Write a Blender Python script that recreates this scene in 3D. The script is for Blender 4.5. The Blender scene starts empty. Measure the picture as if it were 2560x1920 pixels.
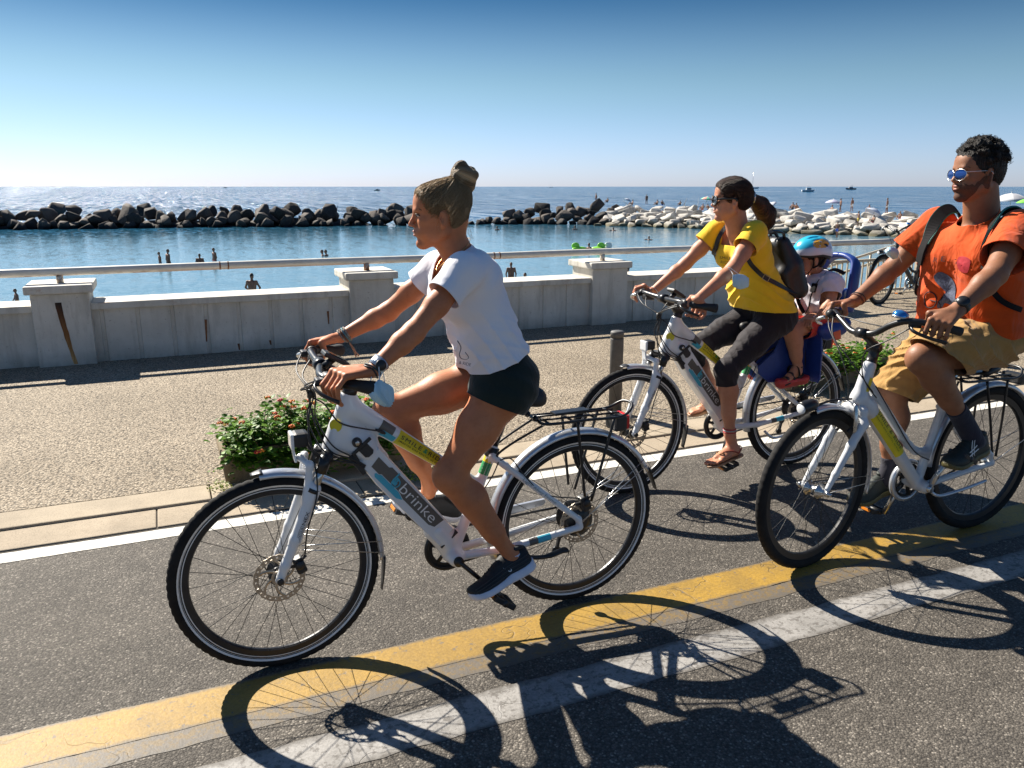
import bpy, bmesh, math, random
import numpy as np
from mathutils import Vector, Matrix, noise as mnoise

random.seed(7)
RNG = np.random.default_rng(11)
scene = bpy.context.scene
COL = scene.collection
R = math.radians
PI = math.pi

# ------------------------------------------------------------------ camera
F_PX, CAM_H = 2000.0, 1.57            # focal length in photo pixels (2560 wide), lens height in metres
PITCH = math.atan((960 - 466) / F_PX)
YAW = R(66.5)                         # angle between the view and the road direction (+X)
FH = np.array([math.cos(YAW), math.sin(YAW), 0.0])
RT = np.array([math.sin(YAW), -math.cos(YAW), 0.0])
UPZ = np.array([0, 0, 1.0])
FWD = FH * math.cos(PITCH) - UPZ * math.sin(PITCH)
DN = -FH * math.sin(PITCH) - UPZ * math.cos(PITCH)
CAM = np.array([0, 0, CAM_H])


def ray(x, y):
    return RT * ((x - 1280) / F_PX) + FWD + DN * ((y - 960) / F_PX)


def on_ground(x, y, z=0.0):
    r = ray(x, y)
    return CAM + r * ((z - CAM_H) / r[2])


def on_plane(x, y, Y):
    """measured photo point -> world point on the upright plane parallel to the road at distance Y"""
    r = ray(x, y)
    return CAM + r * (Y / r[1])


def depth(p):
    return float((np.asarray(p) - CAM) @ FWD)


cam_data = bpy.data.cameras.new('camera')
cam = bpy.data.objects.new('camera', cam_data)
COL.objects.link(cam)
cam_data.sensor_width = 36
cam_data.lens = 36 * F_PX / 2560
cam_data.clip_start, cam_data.clip_end = 0.05, 30000
m3 = Matrix((RT, -DN, -FWD)).transposed()
cam.matrix_world = Matrix.Translation(CAM) @ m3.to_4x4()
scene.camera = cam

# ------------------------------------------------------------------ light
SUN_AZ = R(22)                        # from +Y (the sea) towards -X
SUN_EL = R(39.5)
world = bpy.data.worlds.new('World')
scene.world = world
world.use_nodes = True
wn = world.node_tree
bg = wn.nodes['Background']
sky = wn.nodes.new('ShaderNodeTexSky')
sky.sky_type = 'NISHITA'
sky.sun_disc = False
sky.sun_elevation = SUN_EL
sky.sun_rotation = -SUN_AZ
sky.altitude = 0
sky.air_density = 1.0
sky.dust_density = 0.25
sky.ozone_density = 3.0
# hazy white horizon deepening to blue; unseen overhead sky brightened again as added fill
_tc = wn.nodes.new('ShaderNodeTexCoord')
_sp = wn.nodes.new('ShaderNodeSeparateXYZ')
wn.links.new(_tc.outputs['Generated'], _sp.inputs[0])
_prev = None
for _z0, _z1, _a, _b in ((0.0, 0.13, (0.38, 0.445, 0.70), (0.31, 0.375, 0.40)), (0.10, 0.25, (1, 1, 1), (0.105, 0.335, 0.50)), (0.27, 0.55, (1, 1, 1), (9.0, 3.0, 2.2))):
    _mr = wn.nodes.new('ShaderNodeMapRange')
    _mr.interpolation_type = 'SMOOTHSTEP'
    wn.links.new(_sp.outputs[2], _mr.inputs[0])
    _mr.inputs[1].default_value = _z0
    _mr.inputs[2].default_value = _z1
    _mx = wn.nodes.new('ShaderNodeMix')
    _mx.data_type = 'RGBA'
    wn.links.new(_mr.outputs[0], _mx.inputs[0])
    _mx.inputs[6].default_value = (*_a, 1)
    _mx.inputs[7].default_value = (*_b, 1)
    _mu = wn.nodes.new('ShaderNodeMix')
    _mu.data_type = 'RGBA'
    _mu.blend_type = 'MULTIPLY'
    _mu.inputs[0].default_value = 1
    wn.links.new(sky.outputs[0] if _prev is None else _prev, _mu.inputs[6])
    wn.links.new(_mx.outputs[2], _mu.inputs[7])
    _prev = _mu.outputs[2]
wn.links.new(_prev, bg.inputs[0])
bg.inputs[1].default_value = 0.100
sd = bpy.data.lights.new('sun', 'SUN')
sd.energy = 5.0
sd.angle = R(0.5)
sd.color = (1.0, 0.93, 0.82)
sun = bpy.data.objects.new('sun', sd)
COL.objects.link(sun)
sun_dir = Vector((-math.sin(SUN_AZ) * math.cos(SUN_EL), math.cos(SUN_AZ) * math.cos(SUN_EL), math.sin(SUN_EL)))
sun.rotation_euler = sun_dir.to_track_quat('Z', 'Y').to_euler()
scene.view_settings.view_transform = 'Standard'
scene.view_settings.look = 'None'
scene.view_settings.gamma = 1
scene.view_settings.exposure = 1.2
scene.cycles.max_bounces = 6
scene.cycles.sample_clamp_indirect = 6


# ------------------------------------------------------------------ materials
def rgb(h):
    """sRGB hex -> linear"""
    h = h.lstrip('#')
    o = []
    for i in (0, 2, 4):
        c = int(h[i:i + 2], 16) / 255
        o.append(c / 12.92 if c <= 0.04045 else ((c + 0.055) / 1.055) ** 2.4)
    return tuple(o)


class NT:
    """small helper around a material's node tree"""
    def __init__(self, name):
        self.m = bpy.data.materials.new(name)
        self.m.use_nodes = True
        self.t = self.m.node_tree
        self.b = self.t.nodes['Principled BSDF']

    def n(self, kind, **kw):
        nd = self.t.nodes.new('ShaderNode' + kind)
        for k, v in kw.items():
            if k.startswith('i_'):
                key = k[2:]
                key = int(key) if key.isdigit() else key.replace('_', ' ')
                nd.inputs[key].default_value = v
            else:
                setattr(nd, k, v)
        return nd

    def l(self, a, b):
        self.t.links.new(a, b)

    def coords(self, scale=(1, 1, 1), kind='Object'):
        tc = self.n('TexCoord')
        mp = self.n('Mapping')
        mp.inputs['Scale'].default_value = scale
        self.l(tc.outputs[kind], mp.inputs['Vector'])
        return mp.outputs[0]

    def noise(self, vec, scale, detail=3, rough=0.55):
        nd = self.n('TexNoise')
        nd.inputs['Scale'].default_value = scale
        nd.inputs['Detail'].default_value = detail
        nd.inputs['Roughness'].default_value = rough
        if vec is not None:
            self.l(vec, nd.inputs['Vector'])
        return nd.outputs['Fac']

    def ramp(self, fac, stops, interp='LINEAR'):
        nd = self.n('ValToRGB')
        cr = nd.color_ramp
        cr.interpolation = interp
        while len(cr.elements) < len(stops):
            cr.elements.new(0.5)
        for e, (p, c) in zip(cr.elements, stops):
            e.position = p
            e.color = (c[0], c[1], c[2], 1) if hasattr(c, '__len__') else (c, c, c, 1)
        self.l(fac, nd.inputs[0])
        return nd.outputs[0]

    def mix(self, fac, a, b, mode='MIX'):
        nd = self.n('Mix')
        nd.data_type = 'RGBA'
        nd.blend_type = mode
        for s, v in ((0, fac), (6, a), (7, b)):
            if hasattr(v, 'links'):
                self.l(v, nd.inputs[s])
            elif s == 0:
                nd.inputs[0].default_value = v
            else:
                nd.inputs[s].default_value = (v[0], v[1], v[2], 1)
        return nd.outputs[2]

    def math(self, op, a, b=0.0, clamp=False):
        nd = self.n('Math')
        nd.operation = op
        nd.use_clamp = clamp
        for i, v in enumerate((a, b)):
            if hasattr(v, 'links'):
                self.l(v, nd.inputs[i])
            else:
                nd.inputs[i].default_value = v
        return nd.outputs[0]

    def bump(self, h, strength=0.3, dist=0.01, prev=None):
        nd = self.n('Bump')
        nd.inputs['Strength'].default_value = strength
        nd.inputs['Distance'].default_value = dist
        self.l(h, nd.inputs['Height'])
        if prev is not None:
            self.l(prev, nd.inputs['Normal'])
        self.l(nd.outputs[0], self.b.inputs['Normal'])
        return nd.outputs[0]

    def set(self, **kw):
        for k, v in kw.items():
            key = k.replace('_', ' ')
            s = self.b.inputs[key]
            if hasattr(v, 'links'):
                self.l(v, s)
            elif hasattr(v, '__len__') and len(v) == 3:
                s.default_value = (v[0], v[1], v[2], 1)
            else:
                s.default_value = v
        return self


def simple(name, col, rough=0.5, metal=0.0, var=0.15, vscale=30, bump=0.0, bscale=200, spec=0.5, coat=0.0):
    """one colour with a little procedural wear"""
    t = NT(name)
    v = t.coords()
    f = t.noise(v, vscale, 4)
    a = tuple(c * (1 - var) for c in col)
    b = tuple(min(1, c * (1 + var)) for c in col)
    t.set(Base_Color=t.ramp(f, [(0.3, a), (0.7, b)]), Metallic=metal, Specular_IOR_Level=spec)
    r = t.n('MapRange')
    t.l(f, r.inputs[0])
    r.inputs[3].default_value = max(0.02, rough - 0.08)
    r.inputs[4].default_value = min(1, rough + 0.08)
    t.l(r.outputs[0], t.b.inputs['Roughness'])
    if coat:
        t.set(Coat_Weight=coat, Coat_Roughness=0.08)
    if bump:
        t.bump(t.noise(v, bscale, 2), bump, 0.002)
    return t.m


def skin_mat(name, base, dark, spec=0.35):
    t = NT(name)
    v = t.coords()
    f = t.noise(v, 9, 4)
    g = t.noise(v, 140, 2)
    c = t.ramp(f, [(0.3, dark), (0.7, base)])
    bl = t.noise(v, 42, 5, 0.7)
    c = t.mix(1.0, c, t.ramp(bl, [(0.30, (0.92, 0.87, 0.85)), (0.5, (1.0, 1.0, 1.0)), (0.72, (1.06, 1.05, 1.05))]), 'MULTIPLY')
    fr = t.ramp(t.noise(v, 260, 2, 0.6), [(0.68, 0.0), (0.74, 1.0)])
    c = t.mix(t.math('MULTIPLY', fr, 0.16), c, tuple(x * 0.45 for x in dark))
    t.set(Base_Color=c, Specular_IOR_Level=spec)
    t.set(Roughness=0.52, Subsurface_Weight=0.10, Subsurface_Scale=0.02)
    t.b.inputs['Subsurface Radius'].default_value = (1.0, 0.35, 0.2)
    b1 = t.bump(bl, 0.12, 0.002)
    t.bump(g, 0.25, 0.0015, b1)
    return t.m


def cloth_mat(name, base, dark, weave=900, rough=0.85, fold=0.35, sheen=0.15, fscale=14):
    t = NT(name)
    v = t.coords()
    f = t.noise(v, 6, 3)
    t.set(Base_Color=t.ramp(f, [(0.25, dark), (0.75, base)]), Roughness=rough, Sheen_Weight=sheen, Specular_IOR_Level=0.2)
    big = t.n('TexNoise')
    big.inputs['Scale'].default_value = fscale
    big.inputs['Detail'].default_value = 2
    big.inputs['Distortion'].default_value = 1.2
    t.l(t.coords((1, 1, 0.55)), big.inputs['Vector'])
    b1 = t.bump(big.outputs['Fac'], fold, 0.03)
    t.bump(t.noise(v, weave, 1), 0.12, 0.001, b1)
    return t.m


# ------------------------------------------------------------------ scene objects
def root_offset(o):
    while o is not None and o.parent is not None:
        o = o.parent
    return np.array(o.location) if o is not None else np.zeros(3)


def tag(o, label=None, cat=None, group=None, kind=None):
    if label:
        o['label'] = label
    if cat:
        o['category'] = cat
    if group:
        o['group'] = group
    if kind:
        o['kind'] = kind
    return o


def thing(name, loc, label, cat, group=None):
    o = bpy.data.objects.new(name, None)
    o.empty_display_size = 0.1
    COL.objects.link(o)
    o.location = [float(x) for x in loc]
    return tag(o, label, cat, group)


def mesh_obj(name, V, F, mat, parent=None, smooth=True, mi=None, loc=None, attr=None):
    V = np.asarray(V, float)
    if parent is not None:
        off = root_offset(parent)
    else:
        off = np.array(loc, float) if loc is not None else np.zeros(3)
    me = bpy.data.meshes.new(name)
    if isinstance(F, np.ndarray):
        k = F.shape[1]
        me.vertices.add(len(V))
        me.vertices.foreach_set('co', (V - off).astype(np.float32).ravel())
        me.loops.add(F.size)
        me.loops.foreach_set('vertex_index', F.astype(np.int32).ravel())
        me.polygons.add(len(F))
        me.polygons.foreach_set('loop_start', np.arange(0, F.size, k, dtype=np.int32))
        me.update(calc_edges=True)
    else:
        me.from_pydata((V - off).tolist(), [], [list(map(int, f)) for f in F])
    mats = mat if isinstance(mat, (list, tuple)) else [mat]
    for m in mats:
        me.materials.append(m)
    if mi is not None:
        me.polygons.foreach_set('material_index', np.asarray(mi, dtype=np.int32))
    sm = smooth if isinstance(smooth, (list, np.ndarray)) else [bool(smooth)] * len(me.polygons)
    me.polygons.foreach_set('use_smooth', np.asarray(sm, dtype=bool))
    if attr is not None:
        for an, av in attr.items():
            av = np.asarray(av, np.float32)
            a = me.attributes.new(an, 'FLOAT_VECTOR', 'POINT')
            a.data.foreach_set('vector', av.ravel())
    me.update()
    o = bpy.data.objects.new(name, me)
    COL.objects.link(o)
    if parent is not None:
        o.parent = parent
    elif loc is not None:
        o.location = [float(x) for x in loc]
    return o


class MB:
    """collects shapes into one mesh"""
    def __init__(self):
        self.V, self.F, self.M, self.S, self.n = [], [], [], [], 0

    def add(self, vf, mi=0, smooth=True):
        V, F = vf
        self.V.append(np.asarray(V, float))
        self.F += [[int(i) + self.n for i in f] for f in F]
        self.M += [mi] * len(F)
        self.S += [smooth] * len(F)
        self.n += len(V)
        return self

    def build(self, name, mat, parent=None, loc=None):
        return mesh_obj(name, np.concatenate(self.V), self.F, mat, parent, np.array(self.S), self.M, loc)


def unit(v):
    v = np.asarray(v, float)
    return v / (np.linalg.norm(v) + 1e-12)


def frame_from(d, up=(0, 0, 1)):
    d = unit(d)
    u = np.asarray(up, float)
    if abs(d @ unit(u)) > 0.98:
        u = np.array([1.0, 0, 0])
    s = unit(np.cross(u, d))
    return s, np.cross(d, s), d


def spline(pts, n=8, closed=False):
    P = np.asarray(pts, float)
    m = len(P)
    out = []
    rng = m if closed else m - 1
    for i in range(rng):
        if closed:
            a, b, c, d = P[(i - 1) % m], P[i], P[(i + 1) % m], P[(i + 2) % m]
        else:
            a, b, c, d = P[max(i - 1, 0)], P[i], P[i + 1], P[min(i + 2, m - 1)]
        for k in range(n):
            t = k / n
            out.append(0.5 * ((2 * b) + (c - a) * t + (2 * a - 5 * b + 4 * c - d) * t * t + (3 * b - a - 3 * c + d) * t ** 3))
    if not closed:
        out.append(P[-1])
    return np.array(out)


def tube(pts, r, n=8, closed=False, caps=True, up=(0, 0, 1), power=None):
    """sweep; r is a number, one per point, or (across, along-up) pairs"""
    P = np.asarray(pts, float)
    m = len(P)
    rr = np.asarray(r, float)
    if rr.ndim == 0:
        rr = np.full((m, 2), float(rr))
    elif rr.ndim == 1 and len(rr) == m:
        rr = np.stack([rr, rr], 1)
    elif rr.ndim == 1:
        rr = np.tile(rr, (m, 1))
    ang = np.arange(n) * 2 * PI / n
    ca, sa = np.cos(ang), np.sin(ang)
    if power:
        ca = np.sign(ca) * np.abs(ca) ** power
        sa = np.sign(sa) * np.abs(sa) ** power
    V = []
    s = None
    for i in range(m):
        if closed:
            d = unit(P[(i + 1) % m] - P[i - 1])
        else:
            d = unit(P[min(i + 1, m - 1)] - P[max(i - 1, 0)])
        if s is None:
            s, u, _ = frame_from(d, up)
        else:
            s = s - d * (s @ d)
            s = unit(s)
            u = np.cross(d, s)
        V.append(P[i] + np.outer(ca * rr[i, 0], s) + np.outer(sa * rr[i, 1], u))
    V = np.concatenate(V)
    F = []
    for i in range(m if closed else m - 1):
        a, b = i * n, ((i + 1) % m) * n
        for k in range(n):
            k2 = (k + 1) % n
            F.append((a + k, a + k2, b + k2, b + k))
    if caps and not closed:
        F.append(tuple(range(n - 1, -1, -1)))
        F.append(tuple(range((m - 1) * n, m * n)))
    return V, F


def box(c, size, rot=None, bevel=0.0):
    c = np.asarray(c, float)
    h = np.asarray(size, float) / 2
    if bevel <= 0:
        V = np.array([[x, y, z] for x in (-1, 1) for y in (-1, 1) for z in (-1, 1)], float) * h
        F = [(0, 1, 3, 2), (4, 6, 7, 5), (0, 4, 5, 1), (2, 3, 7, 6), (0, 2, 6, 4), (1, 5, 7, 3)]
    else:
        bm = bmesh.new()
        bmesh.ops.create_cube(bm, size=1.0)
        for v in bm.verts:
            v.co = Vector((v.co.x * size[0], v.co.y * size[1], v.co.z * size[2]))
        bmesh.ops.bevel(bm, geom=list(bm.edges), offset=bevel, segments=2, affect='EDGES', profile=0.6)
        V = np.array([v.co[:] for v in bm.verts])
        F = [tuple(v.index for v in f.verts) for f in bm.faces]
        bm.free()
    if rot is not None:
        V = V @ np.asarray(rot, float).T
    return V + c, F


def basis(x, y, z):
    """columns = local axes, for box(rot=...)"""
    return np.stack([unit(x), unit(y), unit(z)], 1)


def lathe(prof, c, axis=(0, 1, 0), n=32, closed=False):
    """prof: (radius, along-axis) list turned round axis through c"""
    s, u, d = frame_from(axis)
    prof = np.asarray(prof, float)
    ang = np.arange(n) * 2 * PI / n
    V = []
    for r, h in prof:
        V.append(np.asarray(c, float) + d * h + r * (np.outer(np.cos(ang), s) + np.outer(np.sin(ang), u)))
    V = np.concatenate(V)
    F = []
    m = len(prof)
    for i in range(m if closed else m - 1):
        a, b = i * n, ((i + 1) % m) * n
        for k in range(n):
            k2 = (k + 1) % n
            F.append((a + k, a + k2, b + k2, b + k))
    if not closed:
        F.append(tuple(range(n - 1, -1, -1)))
        F.append(tuple(range((m - 1) * n, m * n)))
    return V, F


def ellipsoid(c, r, rot=None, n=16, m=10):
    r = np.broadcast_to(np.asarray(r, float), (3,))
    V = [[0, 0, 1]]
    for i in range(1, m):
        t = PI * i / m
        for k in range(n):
            p = 2 * PI * k / n
            V.append([math.sin(t) * math.cos(p), math.sin(t) * math.sin(p), math.cos(t)])
    V.append([0, 0, -1])
    V = np.array(V) * r
    F = [(0, 1 + k, 1 + (k + 1) % n) for k in range(n)]
    for i in range(m - 2):
        a, b = 1 + i * n, 1 + (i + 1) * n
        for k in range(n):
            k2 = (k + 1) % n
            F.append((a + k, b + k, b + k2, a + k2))
    a = 1 + (m - 2) * n
    F += [(a + (k + 1) % n, a + k, len(V) - 1) for k in range(n)]
    if rot is not None:
        V = V @ np.asarray(rot, float).T
    return V + np.asarray(c, float), F


def prism(poly, thick, c, xd, yd, bevel=0.0):
    """flat outline poly (2-D) given thickness along xd x yd, centred on c"""
    xd, yd = unit(xd), unit(yd)
    nd = np.cross(xd, yd)
    P = np.asarray(poly, float)
    k = len(P)
    if bevel > 0:
        ctr = P.mean(0)
        q = P - (P - ctr) / (np.linalg.norm(P - ctr, axis=1, keepdims=True) + 1e-9) * bevel
        rings = [(q, -thick / 2), (P, -thick / 2 + bevel), (P, thick / 2 - bevel), (q, thick / 2)]
    else:
        rings = [(P, -thick / 2), (P, thick / 2)]
    V = np.concatenate([np.asarray(c, float) + np.outer(p[:, 0], xd) + np.outer(p[:, 1], yd) + nd * h for p, h in rings])
    F = []
    for i in range(len(rings) - 1):
        for j in range(k):
            j2 = (j + 1) % k
            F.append((i * k + j, i * k + j2, (i + 1) * k + j2, (i + 1) * k + j))
    F.append(tuple(range(k - 1, -1, -1)))
    F.append(tuple(range((len(rings) - 1) * k, len(rings) * k)))
    return V, F


def text_vf(body, size, origin, xd, yd, depth=0.001, squeeze=1.0, spacing=1.0, bold=0.0):
    cu = bpy.data.curves.new('t', 'FONT')
    cu.body = body
    cu.size = size
    cu.space_character = spacing
    cu.extrude = depth / 2
    cu.offset = bold
    cu.resolution_u = 3
    o = bpy.data.objects.new('t', cu)
    COL.objects.link(o)
    dg = bpy.context.evaluated_depsgraph_get()
    dg.update()
    me = bpy.data.meshes.new_from_object(o.evaluated_get(dg))
    V = np.array([v.co[:] for v in me.vertices]) if len(me.vertices) else np.zeros((0, 3))
    F = [tuple(p.vertices) for p in me.polygons]
    bpy.data.objects.remove(o)
    bpy.data.curves.remove(cu)
    bpy.data.meshes.remove(me)
    xd, yd = unit(xd), unit(yd)
    nd = np.cross(xd, yd)
    V = np.asarray(origin, float) + np.outer(V[:, 0] * squeeze, xd) + np.outer(V[:, 1], yd) + np.outer(V[:, 2], nd)
    return V, F


def copy_tree(o, parent=None):
    c = o.copy()
    COL.objects.link(c)
    if parent is not None:
        c.parent = parent
    for ch in list(o.children):
        copy_tree(ch, c)
    return c


# ------------------------------------------------------------------ signed-distance bodies
class Sdf:
    """smooth union of limbs, turned into one continuous surface"""
    def __init__(self):
        self.p = []                     # (kind, data, k)

    def cone(self, a, b, r1, r2, k=0.02):
        self.p.append(('c', (np.asarray(a, float), np.asarray(b, float), float(r1), float(r2)), k))
        return self

    def chain(self, pts, rs, k=0.02):
        for i in range(len(pts) - 1):
            self.cone(pts[i], pts[i + 1], rs[i], rs[i + 1], k)
        return self

    def ell(self, c, r, rot=None, k=0.02):
        rot = np.eye(3) if rot is None else np.asarray(rot, float)
        self.p.append(('e', (np.asarray(c, float), np.broadcast_to(np.asarray(r, float), (3,)).copy(), rot), k))
        return self

    def cut(self, c, r, rot=None, k=0.01):
        rot = np.eye(3) if rot is None else np.asarray(rot, float)
        self.p.append(('-', (np.asarray(c, float), np.broadcast_to(np.asarray(r, float), (3,)).copy(), rot), k))
        return self

    def grown(self, d):
        s = Sdf()
        for kind, dat, k in self.p:
            if kind == 'c':
                s.p.append((kind, (dat[0], dat[1], dat[2] + d, dat[3] + d), k))
            elif kind == 'e':
                s.p.append((kind, (dat[0], dat[1] + d, dat[2]), k))
        return s

    @staticmethod
    def _d(kind, dat, P):
        if kind == 'c':
            a, b, r1, r2 = dat
            ab = b - a
            t = np.clip((P - a) @ ab / (ab @ ab + 1e-12), 0, 1)
            q = P - a - t[:, None] * ab
            return np.sqrt((q * q).sum(1)) - (r1 + (r2 - r1) * t)
        c, r, rot = dat
        q = (P - c) @ rot
        k0 = np.sqrt(((q / r) ** 2).sum(1)) + 1e-9
        k1 = np.sqrt(((q / (r * r)) ** 2).sum(1)) + 1e-9
        return k0 * (k0 - 1) / k1

    def eval(self, P, idx=None, disp=None):
        d = np.full(len(P), 1e3)
        for i in (range(len(self.p)) if idx is None else idx):
            kind, dat, k = self.p[i]
            e = self._d(kind, dat, P)
            if kind == '-':
                h = np.clip(0.5 - 0.5 * (d + e) / k, 0, 1)
                d = d * (1 - h) - e * h + k * h * (1 - h)
            else:
                h = np.clip(0.5 + 0.5 * (d - e) / k, 0, 1)
                d = d * (1 - h) + e * h - k * h * (1 - h)
        if disp is not None:
            d = d + disp(P)
        return d

    def mesh(self, h=0.004, disp=None, pad=0.012):
        lo, hi = np.full(3, 1e9), np.full(3, -1e9)
        for kind, dat, k in self.p:
            if kind == 'c':
                for c, r in ((dat[0], dat[2]), (dat[1], dat[3])):
                    lo, hi = np.minimum(lo, c - r), np.maximum(hi, c + r)
            elif kind == 'e':
                m = dat[1].max()
                lo, hi = np.minimum(lo, dat[0] - m), np.maximum(hi, dat[0] + m)
        lo = lo - pad - 2 * h
        N = 10
        nb = np.ceil((hi + pad + 2 * h - lo) / (h * N)).astype(int)
        gi = np.stack(np.meshgrid(*[np.arange(n) for n in nb], indexing='ij'), -1).reshape(-1, 3)
        ctr = lo + (gi + 0.5) * h * N
        half = h * N * 0.5 * math.sqrt(3)
        D = np.stack([self._d(kd, dt, ctr) if kd != 'e' else self._d('c', (dt[0], dt[0] + 1e-6, dt[1].max(), dt[1].max()), ctr) * 0 + self._e_lo(dt, ctr)
                      for kd, dt, k in self.p], 1)
        K = np.array([k for _, _, k in self.p])
        neg = np.array([kd == '-' for kd, _, _ in self.p])
        Dp = np.where(neg, 1e3, D)
        dmin = Dp.min(1)
        act = np.where(dmin < half + pad + K.max() * 0.3)[0]
        loc = np.stack(np.meshgrid(*[np.arange(N + 1)] * 3, indexing='ij'), -1).reshape(-1, 3)
        keys, vers, eds = [], [], []
        BIG = 1 << 20
        for b in act:
            idx = np.where(D[b] < max(dmin[b], 0) + 2 * half + K + pad)[0]
            base = gi[b] * N
            P = lo + (base + loc) * h
            d = self.eval(P, idx, disp).reshape(N + 1, N + 1, N + 1)
            s = d < 0
            if s.all() or not s.any():
                continue
            c8 = [s[i:N + i, j:N + j, k:N + k] for i in (0, 1) for j in (0, 1) for k in (0, 1)]
            cnt = sum(c.astype(np.int8) for c in c8)
            cells = np.argwhere((cnt > 0) & (cnt < 8))
            if len(cells) == 0:
                continue
            acc = np.zeros((len(cells), 3))
            num = np.zeros(len(cells))
            for ax in range(3):
                o1, o2 = [a for a in range(3) if a != ax]
                for u in (0, 1):
                    for v in (0, 1):
                        p0 = cells.copy()
                        p0[:, o1] += u
                        p0[:, o2] += v
                        p1 = p0.copy()
                        p1[:, ax] += 1
                        d0, d1 = d[tuple(p0.T)], d[tuple(p1.T)]
                        m = (d0 < 0) != (d1 < 0)
                        t = np.where(m, d0 / np.where(m, d0 - d1, 1), 0)
                        q = p0.astype(float)
                        q[:, ax] += t
                        acc += q * m[:, None]
                        num += m
            pos = lo + (base + acc / num[:, None]) * h
            g = cells + base
            keys.append((g[:, 0] * BIG + g[:, 1]) * BIG + g[:, 2])
            vers.append(pos)
            for ax in range(3):
                p1 = cells.copy()
                p1[:, ax] += 1
                d0, d1 = d[tuple(cells.T)], d[tuple(p1.T)]
                m = (d0 < 0) != (d1 < 0)
                if m.any():
                    eds.append(np.c_[g[m], np.full(m.sum(), ax), (d0[m] < 0)])
        key = np.concatenate(keys)
        V = np.concatenate(vers)
        order = np.argsort(key)
        key, V = key[order], V[order]
        E = np.concatenate(eds)
        quads = []
        for ax in range(3):
            e = E[E[:, 3] == ax]
            o1, o2 = (ax + 1) % 3, (ax + 2) % 3
            ids = []
            ok = np.ones(len(e), bool)
            for u, v in ((0, 0), (1, 0), (1, 1), (0, 1)):
                g = e[:, :3].copy()
                g[:, o1] -= u
                g[:, o2] -= v
                kk = (g[:, 0] * BIG + g[:, 1]) * BIG + g[:, 2]
                i = np.clip(np.searchsorted(key, kk), 0, len(key) - 1)
                ok &= key[i] == kk
                ids.append(i)
            q = np.stack(ids, 1)
            q = np.where(e[:, 4:5] == 1, q, q[:, ::-1])
            quads.append(q[ok])
        Q = np.concatenate(quads)
        return V, Q

    @staticmethod
    def _e_lo(dt, P):
        c, r, rot = dt
        q = (P - c) @ rot
        k0 = np.sqrt(((q / r) ** 2).sum(1))
        return (k0 - 1) * r.min()


def relax(V, Q, it=2, lam=0.5):
    """light smoothing of a quad mesh"""
    n = len(V)
    e = np.concatenate([Q[:, [0, 1]], Q[:, [1, 2]], Q[:, [2, 3]], Q[:, [3, 0]]])
    V = V.copy()
    deg = np.bincount(e[:, 0], minlength=n) + np.bincount(e[:, 1], minlength=n)
    for s in range(it):
        for f in (lam, -lam * 1.03):
            A = np.zeros_like(V)
            for c in range(3):
                A[:, c] = np.bincount(e[:, 0], V[e[:, 1], c], n) + np.bincount(e[:, 1], V[e[:, 0], c], n)
            V += f * (A / np.maximum(deg, 1)[:, None] - V)
    return V


def clip_mesh(V, T, cfun):
    """cut away the part of a triangle mesh where cfun(V) > 0, with a clean edge"""
    c = cfun(V)
    Vn = [V]
    nv = len(V)
    cache = {}
    out = [T[(c[T] <= 0).all(1)]]
    mixed = T[((c[T] > 0).any(1)) & ((c[T] <= 0).any(1))]
    extra = []
    newt = []

    def cutpt(i, j):
        nonlocal nv
        kk = (i, j) if i < j else (j, i)
        if kk not in cache:
            t = c[i] / (c[i] - c[j])
            extra.append(V[i] + t * (V[j] - V[i]))
            cache[kk] = nv
            nv += 1
        return cache[kk]
    for t in mixed:
        poly = []
        for a in range(3):
            i, j = int(t[a]), int(t[(a + 1) % 3])
            if c[i] <= 0:
                poly.append(i)
            if (c[i] <= 0) != (c[j] <= 0):
                poly.append(cutpt(i, j))
        for a in range(1, len(poly) - 1):
            newt.append((poly[0], poly[a], poly[a + 1]))
    V2 = np.concatenate([V, np.array(extra)]) if extra else V
    T2 = np.concatenate([out[0], np.array(newt, int).reshape(-1, 3)])
    used = np.unique(T2)
    rm = np.full(len(V2), -1)
    rm[used] = np.arange(len(used))
    return V2[used], rm[T2]


def tri(Q):
    return np.concatenate([Q[:, [0, 1, 2]], Q[:, [0, 2, 3]]])


def main_pieces(V, T, share=0.06):
    """drop the crumbs a cut leaves behind"""
    lab = np.arange(len(V))
    while True:
        m = lab[T].min(1)
        new = lab.copy()
        for k in range(3):
            np.minimum.at(new, T[:, k], m)
        new = new[new]
        if (new == lab).all():
            break
        lab = new
    n = np.bincount(lab, minlength=len(V))
    T = T[n[lab[T[:, 0]]] >= share * n.max()]
    used = np.unique(T)
    rm = np.full(len(V), -1)
    rm[used] = np.arange(len(used))
    return V[used], rm[T]


def sdf_obj(name, s, mat, parent, h=0.004, disp=None, smooth_it=2, clips=(), thick=0.0, attr=None):
    V, Q = s.mesh(h, disp)
    V = relax(V, Q, smooth_it)
    F = Q
    if clips:
        F = tri(Q)
        for c in clips:
            V, F = clip_mesh(V, F, c)
        V, F = main_pieces(V, F)
    at = {k: f(V) for k, f in attr.items()} if attr else None
    o = mesh_obj(name, V, F, mat, parent, True, attr=at)
    if thick:
        md = o.modifiers.new('thickness', 'SOLIDIFY')
        md.thickness = thick
        md.offset = -1
    return o
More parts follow.
